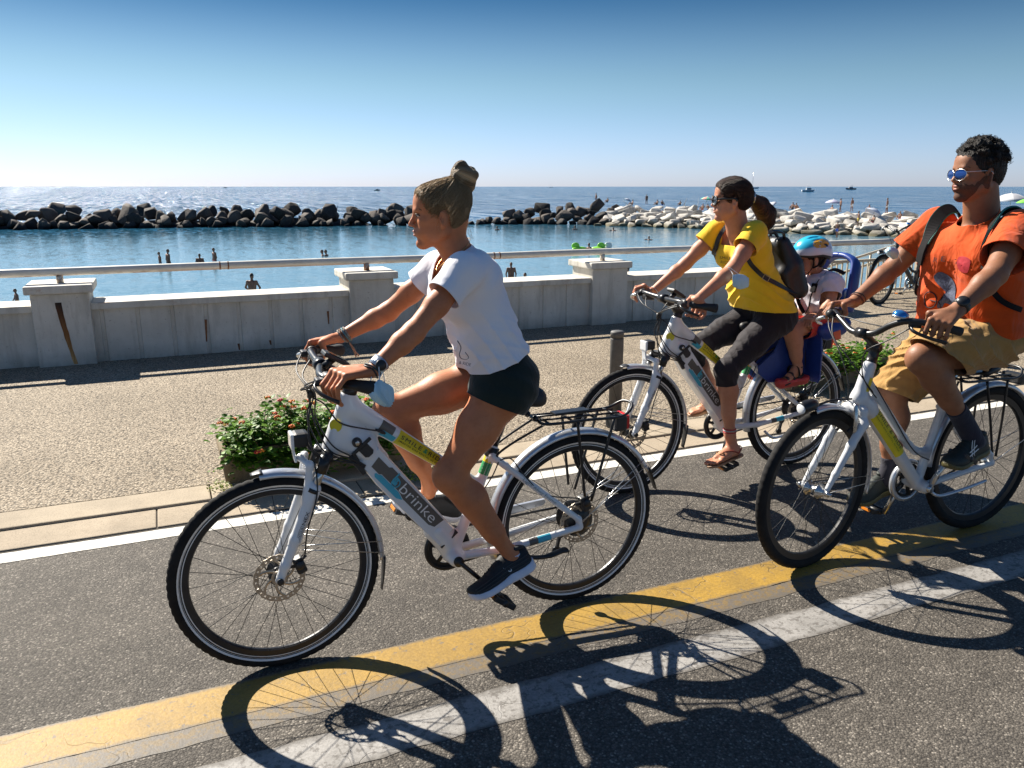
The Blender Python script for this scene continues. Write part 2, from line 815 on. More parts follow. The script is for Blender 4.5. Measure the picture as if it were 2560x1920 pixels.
# ================================================================== setting
def asphalt():
    t = NT('asphalt')
    v = t.coords()
    big = t.noise(v, 0.7, 3)
    mid = t.noise(v, 9, 4)
    vo = t.n('TexVoronoi')
    vo.inputs['Scale'].default_value = 150
    t.l(v, vo.inputs['Vector'])
    sep = t.n('SeparateColor')
    t.l(vo.outputs['Color'], sep.inputs[0])
    stones = t.ramp(sep.outputs[0], [(0.0, (0.070, 0.062, 0.053)), (0.5, (0.100, 0.090, 0.077)), (0.88, (0.135, 0.122, 0.105)), (1.0, (0.28, 0.255, 0.22))])
    gaps = t.ramp(vo.outputs['Distance'], [(0.35, 1.0), (0.75, 0.55)])
    tr = t.ramp(t.noise(t.coords((0.10, 1.6, 1)), 1.3, 4, 0.6), [(0.3, (0.80, 0.80, 0.80)), (0.7, (1.14, 1.14, 1.14))])
    c = t.mix(1.0, stones, gaps, 'MULTIPLY')
    shade = t.ramp(big, [(0.3, (0.92, 0.90, 0.88)), (0.7, (1.15, 1.13, 1.10))])
    c = t.mix(1.0, t.mix(1.0, c, shade, 'MULTIPLY'), tr, 'MULTIPLY')
    oil = t.ramp(t.noise(v, 1.1, 5, 0.7), [(0.62, 0.0), (0.72, 1.0)])
    c = t.mix(t.math('MULTIPLY', oil, 0.45), c, (0.035, 0.032, 0.030))
    c = t.mix(1.0, c, t.ramp(mid, [(0.3, 0.8), (0.7, 1.15)]), 'MULTIPLY')
    t.set(Base_Color=c, Roughness=0.8, Specular_IOR_Level=0.3)
    h = t.math('SUBTRACT', t.math('MULTIPLY', sep.outputs[1], 0.6), t.math('MULTIPLY', vo.outputs['Distance'], 1.0))
    t.bump(h, 0.7, 0.004)
    return t.m


def paint_line(name, col, worn, crack=0.5, wear=0.52, y0=0.0, y1=1.0, fade=0.022):
    """thick worn road paint: cracks and scuffed spots let the asphalt through"""
    t = NT(name)
    v = t.coords()
    n1 = t.noise(v, 5, 5, 0.6)
    n2 = t.noise(v, 90, 3, 0.7)
    c = t.ramp(n1, [(0.3, worn), (0.65, col)])
    c = t.mix(1.0, c, t.ramp(n2, [(0.3, 0.75), (0.7, 1.12)]), 'MULTIPLY')
    wv = t.n('TexNoise')
    wv.inputs['Scale'].default_value = 6
    t.l(v, wv.inputs['Vector'])
    dv = t.n('MixRGB') if False else None
    vo = t.n('TexVoronoi')
    vo.feature = 'DISTANCE_TO_EDGE'
    vo.inputs['Scale'].default_value = 5
    add = t.n('VectorMath')
    add.operation = 'MULTIPLY_ADD'
    t.l(wv.outputs['Color'], add.inputs[0])
    add.inputs[1].default_value = (0.45, 0.45, 0.0)
    t.l(v, add.inputs[2])
    t.l(add.outputs[0], vo.inputs['Vector'])
    line = t.ramp(vo.outputs['Distance'], [(0.0, 1.0), (0.006, 1.0), (0.016, 0.0)])
    patch = t.ramp(t.noise(v, 2.2, 3), [(0.50, 0.0), (0.62, 1.0)])
    crackm = t.math('MULTIPLY', t.math('MULTIPLY', line, patch), crack)
    c = t.mix(crackm, c, (0.05, 0.04, 0.03))
    spots = t.ramp(t.noise(v, 34, 4, 0.7), [(wear + 0.1, 0.0), (wear + 0.16, 1.0)])
    c = t.mix(t.math('MULTIPLY', spots, 0.75), c, (0.11, 0.10, 0.09))
    sy = t.n('SeparateXYZ')                # scuffed long edges
    t.l(v, sy.inputs[0])
    dm = t.math('MINIMUM', t.math('SUBTRACT', sy.outputs[1], y0), t.math('SUBTRACT', y1, sy.outputs[1]))
    en = t.noise(v, 24, 5, 0.75)
    ef = t.n('MapRange')
    t.l(t.math('ADD', dm, t.math('MULTIPLY', t.math('SUBTRACT', en, 0.5), fade * 2.6)), ef.inputs[0])
    ef.inputs[1].default_value = 0.0
    ef.inputs[2].default_value = fade
    ef.inputs[3].default_value = 1.0
    ef.inputs[4].default_value = 0.0
    c = t.mix(t.math('MULTIPLY', ef.outputs[0], 0.85), c, (0.098, 0.088, 0.076))
    t.set(Base_Color=c, Roughness=0.6, Specular_IOR_Level=0.35)
    h = t.math('ADD', t.math('MULTIPLY', n2, 0.5), t.math('MULTIPLY', t.math('MULTIPLY', line, patch), -0.8))
    t.bump(h, 0.55, 0.004)
    return t.m


def concrete(name, col, var=0.2, stain=(0.5, 0.42, 0.33), stain_amt=0.25, scale=3.0, pits=0.3):
    t = NT(name)
    v = t.coords()
    n1 = t.noise(v, scale, 6, 0.65)
    c = t.ramp(n1, [(0.3, tuple(x * (1 - var) for x in col)), (0.7, tuple(min(1, x * (1 + var)) for x in col))])
    st = t.ramp(t.noise(t.coords((1, 1, 0.25)), scale * 2.2, 5, 0.7), [(0.55, 0.0), (0.75, 1.0)])
    c = t.mix(t.math('MULTIPLY', st, stain_amt), c, tuple(a * b for a, b in zip(col, stain)))
    fine = t.noise(v, 160, 3)
    c = t.mix(1.0, c, t.ramp(fine, [(0.28, 1 - pits), (0.5, 1.0)]), 'MULTIPLY')
    t.set(Base_Color=c, Roughness=0.85, Specular_IOR_Level=0.25)
    t.bump(fine, 0.3, 0.004)
    return t.m


def pebble_pavement():
    t = NT('exposed_aggregate')
    v = t.coords()
    vo = t.n('TexVoronoi')
    vo.inputs['Scale'].default_value = 88
    vo.inputs['Randomness'].default_value = 1.0
    t.l(v, vo.inputs['Vector'])
    sep = t.n('SeparateColor')
    t.l(vo.outputs['Color'], sep.inputs[0])
    peb = t.ramp(sep.outputs[0], [(0.0, (0.23, 0.18, 0.122)), (0.3, (0.35, 0.285, 0.205)), (0.75, (0.43, 0.355, 0.26)), (1.0, (0.53, 0.45, 0.34))])
    gap = t.ramp(vo.outputs['Distance'], [(0.35, 1.0), (0.8, 0.35)])
    c = t.mix(1.0, peb, gap, 'MULTIPLY')
    pit = t.ramp(t.noise(v, 58, 3, 0.6), [(0.35, 0.25), (0.45, 1.0)])
    c = t.mix(1.0, c, pit, 'MULTIPLY')
    big = t.ramp(t.noise(v, 0.9, 6, 0.65), [(0.3, (0.76, 0.75, 0.73)), (0.7, (1.12, 1.12, 1.12))])
    c = t.mix(1.0, c, big, 'MULTIPLY')
    t.set(Base_Color=c, Roughness=0.8, Specular_IOR_Level=0.3)
    h = t.math('SUBTRACT', t.math('MULTIPLY', pit, 0.8), vo.outputs['Distance'])
    t.bump(h, 0.85, 0.008)
    return t.m


def sheet(name, x0, x1, y0, y1, z, mat, wob=0.0, step=None):
    """horizontal strip; wob makes the long edges slightly ragged"""
    if not wob:
        V = [(x0, y0, z), (x1, y0, z), (x1, y1, z), (x0, y1, z)]
        F = [(0, 1, 2, 3)]
    else:
        xs = np.arange(x0, x1, step or 0.04)
        V, F = [], []
        for i, x in enumerate(xs):
            a = wob * (mnoise.noise((x * 9, 0.3 + y0, 0)) + 0.6 * mnoise.noise((x * 40, 3.1 + y0, 0)))
            b = wob * (mnoise.noise((x * 9, 7.7 + y1, 0)) + 0.6 * mnoise.noise((x * 40, 9.2 + y1, 0)))
            V += [(x, y0 + a, z), (x, y1 + b, z)]
            if i:
                F.append((2 * i - 2, 2 * i, 2 * i + 1, 2 * i - 1))
    return tag(mesh_obj(name, V, F, mat, None, False), kind='structure')


M_ASPH = asphalt()
M_PEB = pebble_pavement()
M_KERB = concrete('kerb_concrete', (0.36, 0.30, 0.22), 0.18, pits=0.35)
M_GUT = concrete('gutter_concrete', (0.34, 0.28, 0.205), 0.2, pits=0.4)
M_YEL = paint_line('yellow_paint', (0.36, 0.215, 0.035), (0.25, 0.155, 0.036), 0.55, 0.50, 2.285, 2.465, 0.016)
M_YEL2 = paint_line('old_yellow_paint', (0.20, 0.135, 0.055), (0.14, 0.105, 0.06), 0.35, 0.36, 2.20, 2.30, 0.030)
M_WHI = paint_line('white_paint', (0.74, 0.71, 0.64), (0.60, 0.57, 0.50), 0.35, 0.60, 3.755, 3.865, 0.010)
M_WHI2 = paint_line('worn_white_paint', (0.33, 0.315, 0.295), (0.215, 0.205, 0.19), 0.4, 0.43, 1.93, 2.095, 0.026)

sheet('road', -80, 140, -90, 3.88, 0.0, M_ASPH)
sheet('yellow_line', -16, 40, 2.285, 2.465, 0.0022, M_YEL, 0.006)
sheet('old_yellow_line', -16, 40, 2.20, 2.287, 0.0012, M_YEL2, 0.010)
sheet('white_lane_line', -16, 40, 1.93, 2.095, 0.0014, M_WHI2, 0.009)
sheet('white_edge_line', -16, 40, 3.755, 3.865, 0.0018, M_WHI, 0.006)
# gutter slabs and kerb stones with open joints, and the dirt that shows in the joints
sheet('joint_dirt', -60, 120, 3.87, 4.40, 0.001, simple('joint_dirt', (0.035, 0.028, 0.02), 0.95))
mb = MB()
for i in range(-14, 34):
    x = i * 1.0 + 0.36
    mb.add(box((x, 4.004, -0.042), (0.994, 0.235, 0.10), bevel=0.006), 0, False)
tag(mb.build('gutter', M_GUT), kind='structure')
mb = MB()
for i in range(-14, 34):
    x = i * 1.0 + 0.62
    mb.add(box((x, 4.238, -0.04), (0.994, 0.222, 0.12), bevel=0.008), 0, False)
tag(mb.build('kerb', M_KERB), kind='structure')
mb = MB()
mb.add(box((30, 6.2, -1.65), (180, 3.7, 3.34)), 0, False)
mb.add(box((33.5, 8.55, -1.65), (51, 1.0, 3.335)), 0, False)
tag(mb.build('promenade_pavement', M_PEB), kind='structure')


# ------------------------------------------------------------------ sea
def sea_material():
    t = NT('sea_water')
    v = t.coords()
    geo = t.n('NewGeometry')
    pos = geo.outputs['Position']
    # colour: pale turquoise over the sand by the wall, deep blue outside the breakwater
    sp = t.n('SeparateXYZ')
    t.l(pos, sp.inputs[0])
    far = t.n('MapRange')
    t.l(sp.outputs[1], far.inputs[0])
    far.inputs[1].default_value = 12
    far.inputs[2].default_value = 110
    col = t.ramp(far.outputs[0], [(0.0, (0.14, 0.25, 0.31)), (0.45, (0.11, 0.215, 0.29)), (0.9, (0.012, 0.085, 0.15)), (1.0, (0.0, 0.072, 0.17))])
    patch = t.ramp(t.noise(t.coords((0.02, 0.06, 1)), 1.0, 4), [(0.3, 0.85), (0.7, 1.15)])
    col = t.mix(1.0, col, patch, 'MULTIPLY')
    sl = t.n('MapRange')
    t.l(sp.outputs[1], sl.inputs[0])
    sl.inputs[1].default_value = 90
    sl.inputs[2].default_value = 135
    sl.inputs[3].default_value = 0.62
    sl.inputs[4].default_value = 0.17
    t.set(Base_Color=col, Roughness=0.09, IOR=1.333, Specular_IOR_Level=sl.outputs[0])
    # ripples: short chop near, longer swell outside
    n1 = t.noise(t.coords((1.0, 1.9, 1)), 1.1, 3, 0.6)
    n2 = t.noise(t.coords((1.0, 1.6, 1)), 4.3, 3, 0.6)
    n3 = t.noise(t.coords((0.35, 1.0, 1)), 0.22, 2, 0.5)
    calm = t.n('MapRange')
    t.l(sp.outputs[1], calm.inputs[0])
    calm.inputs[1].default_value = 95
    calm.inputs[2].default_value = 160
    calm.inputs[3].default_value = 0.075
    calm.inputs[4].default_value = 1.9
    h = t.math('ADD', t.math('MULTIPLY', n1, 0.55), t.math('MULTIPLY', n2, 0.22))
    h = t.math('ADD', h, t.math('MULTIPLY', n3, 1.2))
    h = t.math('MULTIPLY', h, calm.outputs[0])
    bn = t.bump(h, 1.0, 0.40)
    # wind-chop facets: each small patch of water leans its own way, so a few of them catch the sun
    vo = t.n('TexVoronoi')
    vo.inputs['Scale'].default_value = 1.0
    t.l(t.coords((1.1, 0.07, 1)), vo.inputs['Vector'])
    vo2 = t.n('TexVoronoi')
    vo2.inputs['Scale'].default_value = 1.0
    t.l(t.coords((2.6, 0.9, 1)), vo2.inputs['Vector'])
    mixf = t.n('MapRange')
    t.l(sp.outputs[1], mixf.inputs[0])
    mixf.inputs[1].default_value = 95
    mixf.inputs[2].default_value = 140
    cc = t.mix(mixf.outputs[0], vo2.outputs['Color'], vo.outputs['Color'])
    sub = t.n('VectorMath')
    sub.operation = 'SUBTRACT'
    t.l(cc, sub.inputs[0])
    sub.inputs[1].default_value = (0.5, 0.5, 0.5)
    kk = t.n('MapRange')
    t.l(sp.outputs[1], kk.inputs[0])
    kk.inputs[1].default_value = 85
    kk.inputs[2].default_value = 130
    kk.inputs[3].default_value = 0.035
    kk.inputs[4].default_value = 0.95
    cx = t.n('CombineXYZ')
    t.l(kk.outputs[0], cx.inputs[0])
    t.l(kk.outputs[0], cx.inputs[1])
    mul = t.n('VectorMath')
    mul.operation = 'MULTIPLY'
    t.l(sub.outputs[0], mul.inputs[0])
    t.l(cx.outputs[0], mul.inputs[1])
    ad = t.n('VectorMath')
    ad.operation = 'ADD'
    t.l(bn, ad.inputs[0])
    t.l(mul.outputs[0], ad.inputs[1])
    nm = t.n('VectorMath')
    nm.operation = 'NORMALIZE'
    t.l(ad.outputs[0], nm.inputs[0])
    t.l(nm.outputs[0], t.b.inputs['Normal'])
    return t.m


SEA_Z = -3.0
mb = MB()
mb.add(([(-9000, 8.6, SEA_Z), (12000, 8.6, SEA_Z), (12000, 14000, SEA_Z), (-9000, 14000, SEA_Z)], [(0, 1, 2, 3)]), 0, False)
tag(mb.build('sea', sea_material()), kind='structure')


# ------------------------------------------------------------------ sea wall and its rail
def wall_plaster():
    t = NT('white_plaster')
    v = t.coords()
    n1 = t.noise(v, 2.2, 6, 0.65)
    c = t.ramp(n1, [(0.3, (0.50, 0.475, 0.42)), (0.7, (0.68, 0.65, 0.585))])
    dirt = t.ramp(t.noise(t.coords((1.0, 1.0, 0.16)), 7.0, 5, 0.7), [(0.5, 0.0), (0.78, 1.0)])
    c = t.mix(t.math('MULTIPLY', dirt, 0.65), c, (0.26, 0.235, 0.185))
    sp = t.n('SeparateXYZ')
    t.l(v, sp.inputs[0])
    low = t.n('MapRange')
    t.l(sp.outputs[2], low.inputs[0])
    low.inputs[1].default_value = 0.16
    low.inputs[2].default_value = 0.0
    c = t.mix(t.math('MULTIPLY', t.math('MULTIPLY', low.outputs[0], t.noise(v, 12, 4)), 0.9, True), c, (0.16, 0.14, 0.11))
    spots = t.ramp(t.noise(v, 55, 3, 0.6), [(0.66, 0.0), (0.72, 1.0)])
    c = t.mix(t.math('MULTIPLY', spots, 0.6), c, (0.22, 0.18, 0.13))
    rust = t.ramp(t.noise(t.coords((0.7, 1, 1.6)), 4.1, 5, 0.75), [(0.60, 0.0), (0.72, 1.0)])
    top = t.n('MapRange')
    t.l(sp.outputs[2], top.inputs[0])
    top.inputs[1].default_value = 0.44
    top.inputs[2].default_value = 0.56
    c = t.mix(t.math('MULTIPLY', t.math('MULTIPLY', rust, top.outputs[0]), 0.85), c, (0.36, 0.17, 0.07))
    t.set(Base_Color=c, Roughness=0.8, Specular_IOR_Level=0.3)
    t.bump(t.noise(v, 60, 5), 0.25, 0.006)
    return t.m


def rail_paint():
    t = NT('rusty_white_paint')
    v = t.coords()
    sp = t.n('SeparateXYZ')
    t.l(v, sp.inputs[0])
    low = t.n('MapRange')                      # rain sits under the pipe: the paint has blistered there
    t.l(sp.outputs[2], low.inputs[0])
    low.inputs[1].default_value = 0.090
    low.inputs[2].default_value = 0.068
    n = t.noise(t.coords((0.35, 1, 1)), 3.2, 6, 0.75)
    m = t.math('MULTIPLY', low.outputs[0], t.ramp(n, [(0.44, 0.0), (0.52, 1.0)]))
    fl = t.ramp(t.noise(v, 26, 4, 0.7), [(0.68, 0.0), (0.73, 1.0)])
    c = t.ramp(t.noise(v, 6, 4), [(0.3, (0.58, 0.53, 0.45)), (0.7, (0.74, 0.70, 0.62))])
    rc = t.ramp(t.noise(v, 60, 3), [(0.3, (0.13, 0.05, 0.025)), (0.7, (0.30, 0.13, 0.05))])
    c = t.mix(t.math('MAXIMUM', m, t.math('MULTIPLY', fl, 0.6)), c, rc)
    t.set(Base_Color=c, Roughness=0.5)
    t.bump(n, 0.15, 0.004)
    return t.m


M_WALL = wall_plaster()
M_RAIL = rail_paint()
M_RUST = simple('rust', (0.20, 0.085, 0.035), 0.9, 0, 0.4, 20)
_t = NT('rust_run')
_sp = _t.n('SeparateXYZ')
_t.l(_t.coords(), _sp.inputs[0])
_n = _t.noise(_t.coords((1, 1, 0.1)), 40, 4, 0.7)
_c = _t.ramp(_sp.outputs[2], [(0.08, (0.42, 0.24, 0.09)), (0.30, (0.20, 0.085, 0.025)), (0.52, (0.07, 0.028, 0.012)), (0.57, (0.03, 0.018, 0.012))])
_t.set(Base_Color=_t.mix(1.0, _c, _t.ramp(_n, [(0.3, 0.6), (0.7, 1.5)]), 'MULTIPLY'), Roughness=0.9)
M_RUN = _t.m
PIL = [-0.845 + 2.765 * k for k in range(-4, 4)]
wall = thing('sea_wall', (0, 8.2, 0), 'low white plastered sea wall with square pillars along the promenade', 'wall')


def panel(x0, x1):
    pts = [(x0, 8.40), (x0, 8.03)]
    k = math.ceil((x0 + 0.246 - 0.05) / 0.293)
    while True:
        gx = -0.246 + 0.293 * k
        if gx > x1 - 0.06:
            break
        if gx > x0 + 0.06:
            pts += [(gx - 0.020, 8.03), (gx - 0.013, 8.043), (gx + 0.013, 8.043), (gx + 0.020, 8.03)]
        k += 1
    pts += [(x1, 8.03), (x1, 8.40)]
    n = len(pts)
    V = [(x, y, z) for z in (-3.4, 0.497) for x, y in pts]
    F = [(i, (i + 1) % n, n + (i + 1) % n, n + i) for i in range(n)]
    F.append(tuple(range(n - 1, -1, -1)))
    F.append(tuple(range(n, 2 * n)))
    return V, F


edges = [-16.0] + PIL + [7.95]
for i in range(len(edges) - 1):
    x0 = edges[i] + (0.225 if i else 0)
    x1 = edges[i + 1] - (0.225 if i < len(edges) - 2 else 0)
    if x1 - x0 < 0.1:
        continue
    mb = MB().add(panel(x0, x1), 0, False)
    mb.build('panel', M_WALL, wall)
    mb = MB().add(box(((x0 + x1) / 2, 8.205, 0.531), (x1 - x0 - 0.004, 0.43, 0.062), bevel=0.008), 0, False)
    mb.build('coping', M_WALL, wall)
for x in PIL:
    mb = MB().add(box((x, 8.205, -1.3), (0.456, 0.50, 3.92), bevel=0.012), 0, False)
    p = mb.build('pillar', M_WALL, wall)
    mb = MB().add(box((x, 8.205, 0.699), (0.535, 0.58, 0.074), bevel=0.014), 0, False)
    mb.build('cap', M_WALL, p)
    if abs(x + 0.845) < 0.01:          # the long rust streak on the near pillar
        V, F = [], []
        for i, z in enumerate(np.linspace(0.585, 0.03, 24)):
            w = 0.026 - 0.012 * i / 23 + 0.005 * mnoise.noise((z * 9, 1, 0))
            cx = x - 0.018 + 0.075 * (i / 23) ** 1.3 + 0.004 * mnoise.noise((z * 14, 5, 0))
            V += [(cx - w, 7.9525, z), (cx + w, 7.9525, z)]
            if i:
                F.append((2 * i - 2, 2 * i, 2 * i + 1, 2 * i - 1))
        mesh_obj('rust_streak', V, F, M_RUN, p)
# small rust runs down the panel grooves
for px, py0, py1 in ((444, 690, 738), (583, 735, 745), (515, 742, 756), (708, 672, 700)):
    D = 2560 / 2212
    a, b = on_plane(px * D, py0 * D, 8.027), on_plane(px * D, py1 * D, 8.027)
    V = [a + (-0.010, 0, 0), a + (0.012, 0, 0), b + (0.016, 0, 0), b + (0.004, 0, 0)]
    mesh_obj('rust_streak', V, [(0, 3, 2, 1)], M_RUST, wall)

rail = thing('handrail', (0, 8.2, 0.735), 'long rusty white tubular handrail on top of the sea wall pillars', 'handrail')
xs = np.linspace(-16, 9.25, 120)
mb = MB().add(tube([(x, 8.15, 0.836 + 0.002 * math.sin(x * 1.7)) for x in xs], 0.037, 14))
mb.build('pipe', M_RAIL, rail)
for x in PIL:
    MB().add(tube([(x, 8.15, 0.737), (x, 8.15, 0.805)], 0.029, 14)).build('post', M_RAIL, rail)
for x in (0.50, 0.575, 3.32, 3.385, -2.3, 6.2):
    MB().add(tube([(x, 8.15, 0.836), (x + 0.012, 8.15, 0.836)], 0.0395, 14)).build('weld_collar', M_RUST, rail)

# ------------------------------------------------------------------ balustrade and ramp rails at the far end
M_BEIGE = simple('beige_metal_paint', (0.50, 0.43, 0.32), 0.5, 0, 0.25, 12)
bal = thing('balustrade', (10.5, 8.75, 0), 'low beige railing of thin upright bars behind the parked bicycle', 'railing')
MB().add(box((11.2, 8.75, 0.52), (6.3, 0.05, 0.04), bevel=0.006), 0, False).build('top_rail', M_BEIGE, bal)
MB().add(box((11.2, 8.75, 0.07), (6.3, 0.03, 0.03)), 0, False).build('bottom_rail', M_BEIGE, bal)
for i in range(62):
    x = 8.1 + i * 0.1
    w = 0.045 if i % 12 == 0 else 0.018
    MB().add(box((x, 8.75, 0.265), (w, w, 0.47)), 0, False).build('bar', M_BEIGE, bal)
ramp = thing('ramp_handrail', (10.3, 9.5, -1.0), 'pale double pipe handrail sloping along the beach ramp', 'handrail')
for dz in (0, -0.17):
    MB().add(tube([(8.7, 9.5, 0.20 + dz), (9.6, 9.5, 0.385 + dz), (11.1, 9.5, 0.695 + dz), (13.5, 9.5, 1.19 + dz)], 0.02, 10)).build('pipe', M_BEIGE, ramp)
for x in (9.2, 10.35, 11.5, 12.6):
    MB().add(tube([(x, 9.5, -1.2), (x, 9.5, 0.29 + (x - 9.2) * 0.206)], 0.016, 10)).build('post', M_BEIGE, ramp)
mb = MB()
mb.add(([(8.2, 9.25, -2.6), (8.2, 10.3, -2.6), (14, 10.3, -0.25), (14, 9.25, -0.25),
         (8.2, 9.25, -3.4), (8.2, 10.3, -3.4), (14, 10.3, -3.4), (14, 9.25, -3.4)],
        [(0, 3, 2, 1), (0, 1, 5, 4), (1, 2, 6, 5), (2, 3, 7, 6), (3, 0, 4, 7)]), 0, False)
tag(mb.build('beach_ramp', M_KERB), kind='structure')

# ------------------------------------------------------------------ bollards
M_BOLL = simple('grey_bollard_paint', (0.085, 0.082, 0.078), 0.6, 0, 0.2, 25, 0.1)


def bollard(x, y, top, r, label):
    b = thing('bollard', (x, y, 0.02), label, 'bollard', 'bollards along the kerb')
    MB().add(lathe([(r, -0.0), (r, top - 0.055), (r * 0.995, top - 0.05)], (x, y, 0.02), (0, 0, 1), 28)).build('post', M_BOLL, b)
    MB().add(lathe([(r * 0.94, top - 0.05), (r * 0.94, top - 0.042), (r * 1.02, top - 0.042), (r * 1.02, top - 0.008), (r * 0.9, top), (0.001, top + 0.001)], (x, y, 0.02), (0, 0, 1), 28)).build('cap', M_BOLL, b)
    return b


bollard(2.83, 4.69, 0.585, 0.046, 'slim grey bollard behind the front wheel of the yellow shirt rider')
bollard(6.74, 4.62, 0.66, 0.05, 'dark bollard at the right edge beside the bicycle rack')


# ------------------------------------------------------------------ planters with lantana
def leaf_mat(name, a, b):
    t = NT(name)
    v = t.coords()
    oi = t.n('NewGeometry')
    f = t.ramp(oi.outputs['Random Per Island'], [(0.0, a), (1.0, b)])
    c = t.mix(1.0, f, t.ramp(t.noise(v, 60, 2), [(0.3, 0.8), (0.7, 1.2)]), 'MULTIPLY')
    t.set(Base_Color=c, Roughness=0.5, Specular_IOR_Level=0.25)
    tr = t.n('BsdfTranslucent')
    t.l(c, tr.inputs[0])
    mx = t.n('MixShader')
    mx.inputs[0].default_value = 0.35
    t.l(t.b.outputs[0], mx.inputs[1])
    t.l(tr.outputs[0], mx.inputs[2])
    out = [n for n in t.t.nodes if n.type == 'OUTPUT_MATERIAL'][0]
    t.l(mx.outputs[0], out.inputs[0])
    return t.m


M_LEAF = leaf_mat('lantana_leaf', (0.04, 0.12, 0.012), (0.17, 0.32, 0.035))
M_STEM = simple('plant_stem', (0.10, 0.075, 0.035), 0.8)
M_FLOW = [simple('flower_orange', (0.80, 0.15, 0.01), 0.6), simple('flower_red', (0.55, 0.03, 0.02), 0.6), simple('flower_yellow_orange', (0.75, 0.32, 0.03), 0.6)]
M_SOIL = simple('soil', (0.06, 0.045, 0.03), 0.95, 0, 0.4, 40, 0.5)
M_TROUGH = concrete('brown_concrete', (0.20, 0.155, 0.095), 0.25, pits=0.4)


def leaf(c, d, n, L, W):
    """pointed oval leaf folded slightly on its midrib"""
    d = unit(d)
    n = unit(n - d * (n @ d))
    s = np.cross(d, n)
    V = [c, c + d * L * 0.3 + s * W * 0.42 + n * L * 0.05, c + d * L * 0.65 + s * W * 0.36 + n * L * 0.03, c + d * L - n * L * 0.14,
         c + d * L * 0.65 - s * W * 0.36 + n * L * 0.03, c + d * L * 0.3 - s * W * 0.42 + n * L * 0.05, c + d * L * 0.35 - n * L * 0.02, c + d * L * 0.7 - n * L * 0.06]
    F = [(0, 1, 6), (1, 2, 7, 6), (2, 3, 7), (0, 6, 5), (6, 7, 4, 5), (7, 3, 4)]
    return V, F


def lantana(x0, x1, y0, y1, z0, htop, nstem, nleaf, nflower, label, shape):
    rs = np.random.default_rng(int(x0 * 1000) % 977 + 5)
    root = thing('lantana_plant', ((x0 + x1) / 2, (y0 + y1) / 2, z0), label, 'plant', 'flowering plants in the concrete troughs')
    lv, st = MB(), MB()
    tips = []
    for i in range(nstem):
        u = (i + rs.uniform(0.1, 0.9)) / nstem
        bx, by = x0 + 0.06 + (x1 - x0 - 0.12) * rs.uniform(), y0 + 0.05 + (y1 - y0 - 0.1) * rs.uniform()
        hx = shape((bx - x0) / (x1 - x0)) * htop
        tx = bx + rs.normal(0, 0.06) + 0.12 * (bx - (x0 + x1) / 2) / (x1 - x0)
        ty = by + rs.normal(0, 0.08) - 0.05
        th = hx * rs.uniform(0.35, 1.0)
        if i % 4 == 0:                     # some stems trail over the front edge
            by, ty, th = y0 + 0.05, y0 - rs.uniform(0.02, 0.09), rs.uniform(-0.09, 0.06)
        P = spline([(bx, by, z0 - 0.02), ((bx * 2 + tx) / 3 + rs.normal(0, .02), (by * 2 + ty) / 3, z0 + th * 0.45), (tx, ty, z0 + th)], 4)
        st.add(tube(P, np.linspace(0.004, 0.0015, len(P)), 5))
        tips.append(P)
    for i in range(nleaf):
        P = tips[rs.integers(len(tips))]
        k = int(len(P) * (1 - rs.uniform(0, 1) ** 1.2 * 0.95))
        k = min(max(k, 1), len(P) - 1)
        c = P[k] + rs.normal(0, 0.02, 3)
        az = rs.uniform(0, 2 * PI)
        d = np.array([math.cos(az), math.sin(az), rs.uniform(-0.35, 0.55)])
        n = np.array([rs.normal(0, 0.35), rs.normal(0, 0.35), 1.0])
        L = rs.uniform(0.026, 0.052)
        lv.add(leaf(c, d, n, L, L * rs.uniform(0.62, 0.8)), 0, True)
    lv.build('foliage', M_LEAF, root)
    st.build('stems', M_STEM, root)
    order = sorted(range(len(tips)), key=lambda i: -tips[i][-1][2] + rs.normal(0, 0.06))
    for i in range(nflower):
        P = tips[order[i % len(order)] if i < nflower * 0.6 else rs.integers(len(tips))]
        c = P[-1] + np.array([rs.normal(0, 0.012), -abs(rs.normal(0, 0.02)), 0.014])
        fm = MB()
        for j in range(16):
            a, b = rs.uniform(0, 2 * PI), math.acos(rs.uniform(0.05, 1))
            q = c + 0.0145 * np.array([math.sin(b) * math.cos(a), math.sin(b) * math.sin(a), math.cos(b) * 0.7])
            fm.add(ellipsoid(q, (0.0058, 0.0058, 0.0046), None, 6, 4), 0 if j % 3 else 1)
        mm = M_FLOW[[0, 0, 1, 2][rs.integers(4)]]
        fm.build('flower_head', [mm, M_FLOW[2] if rs.uniform() < .5 else mm], root)
    return root


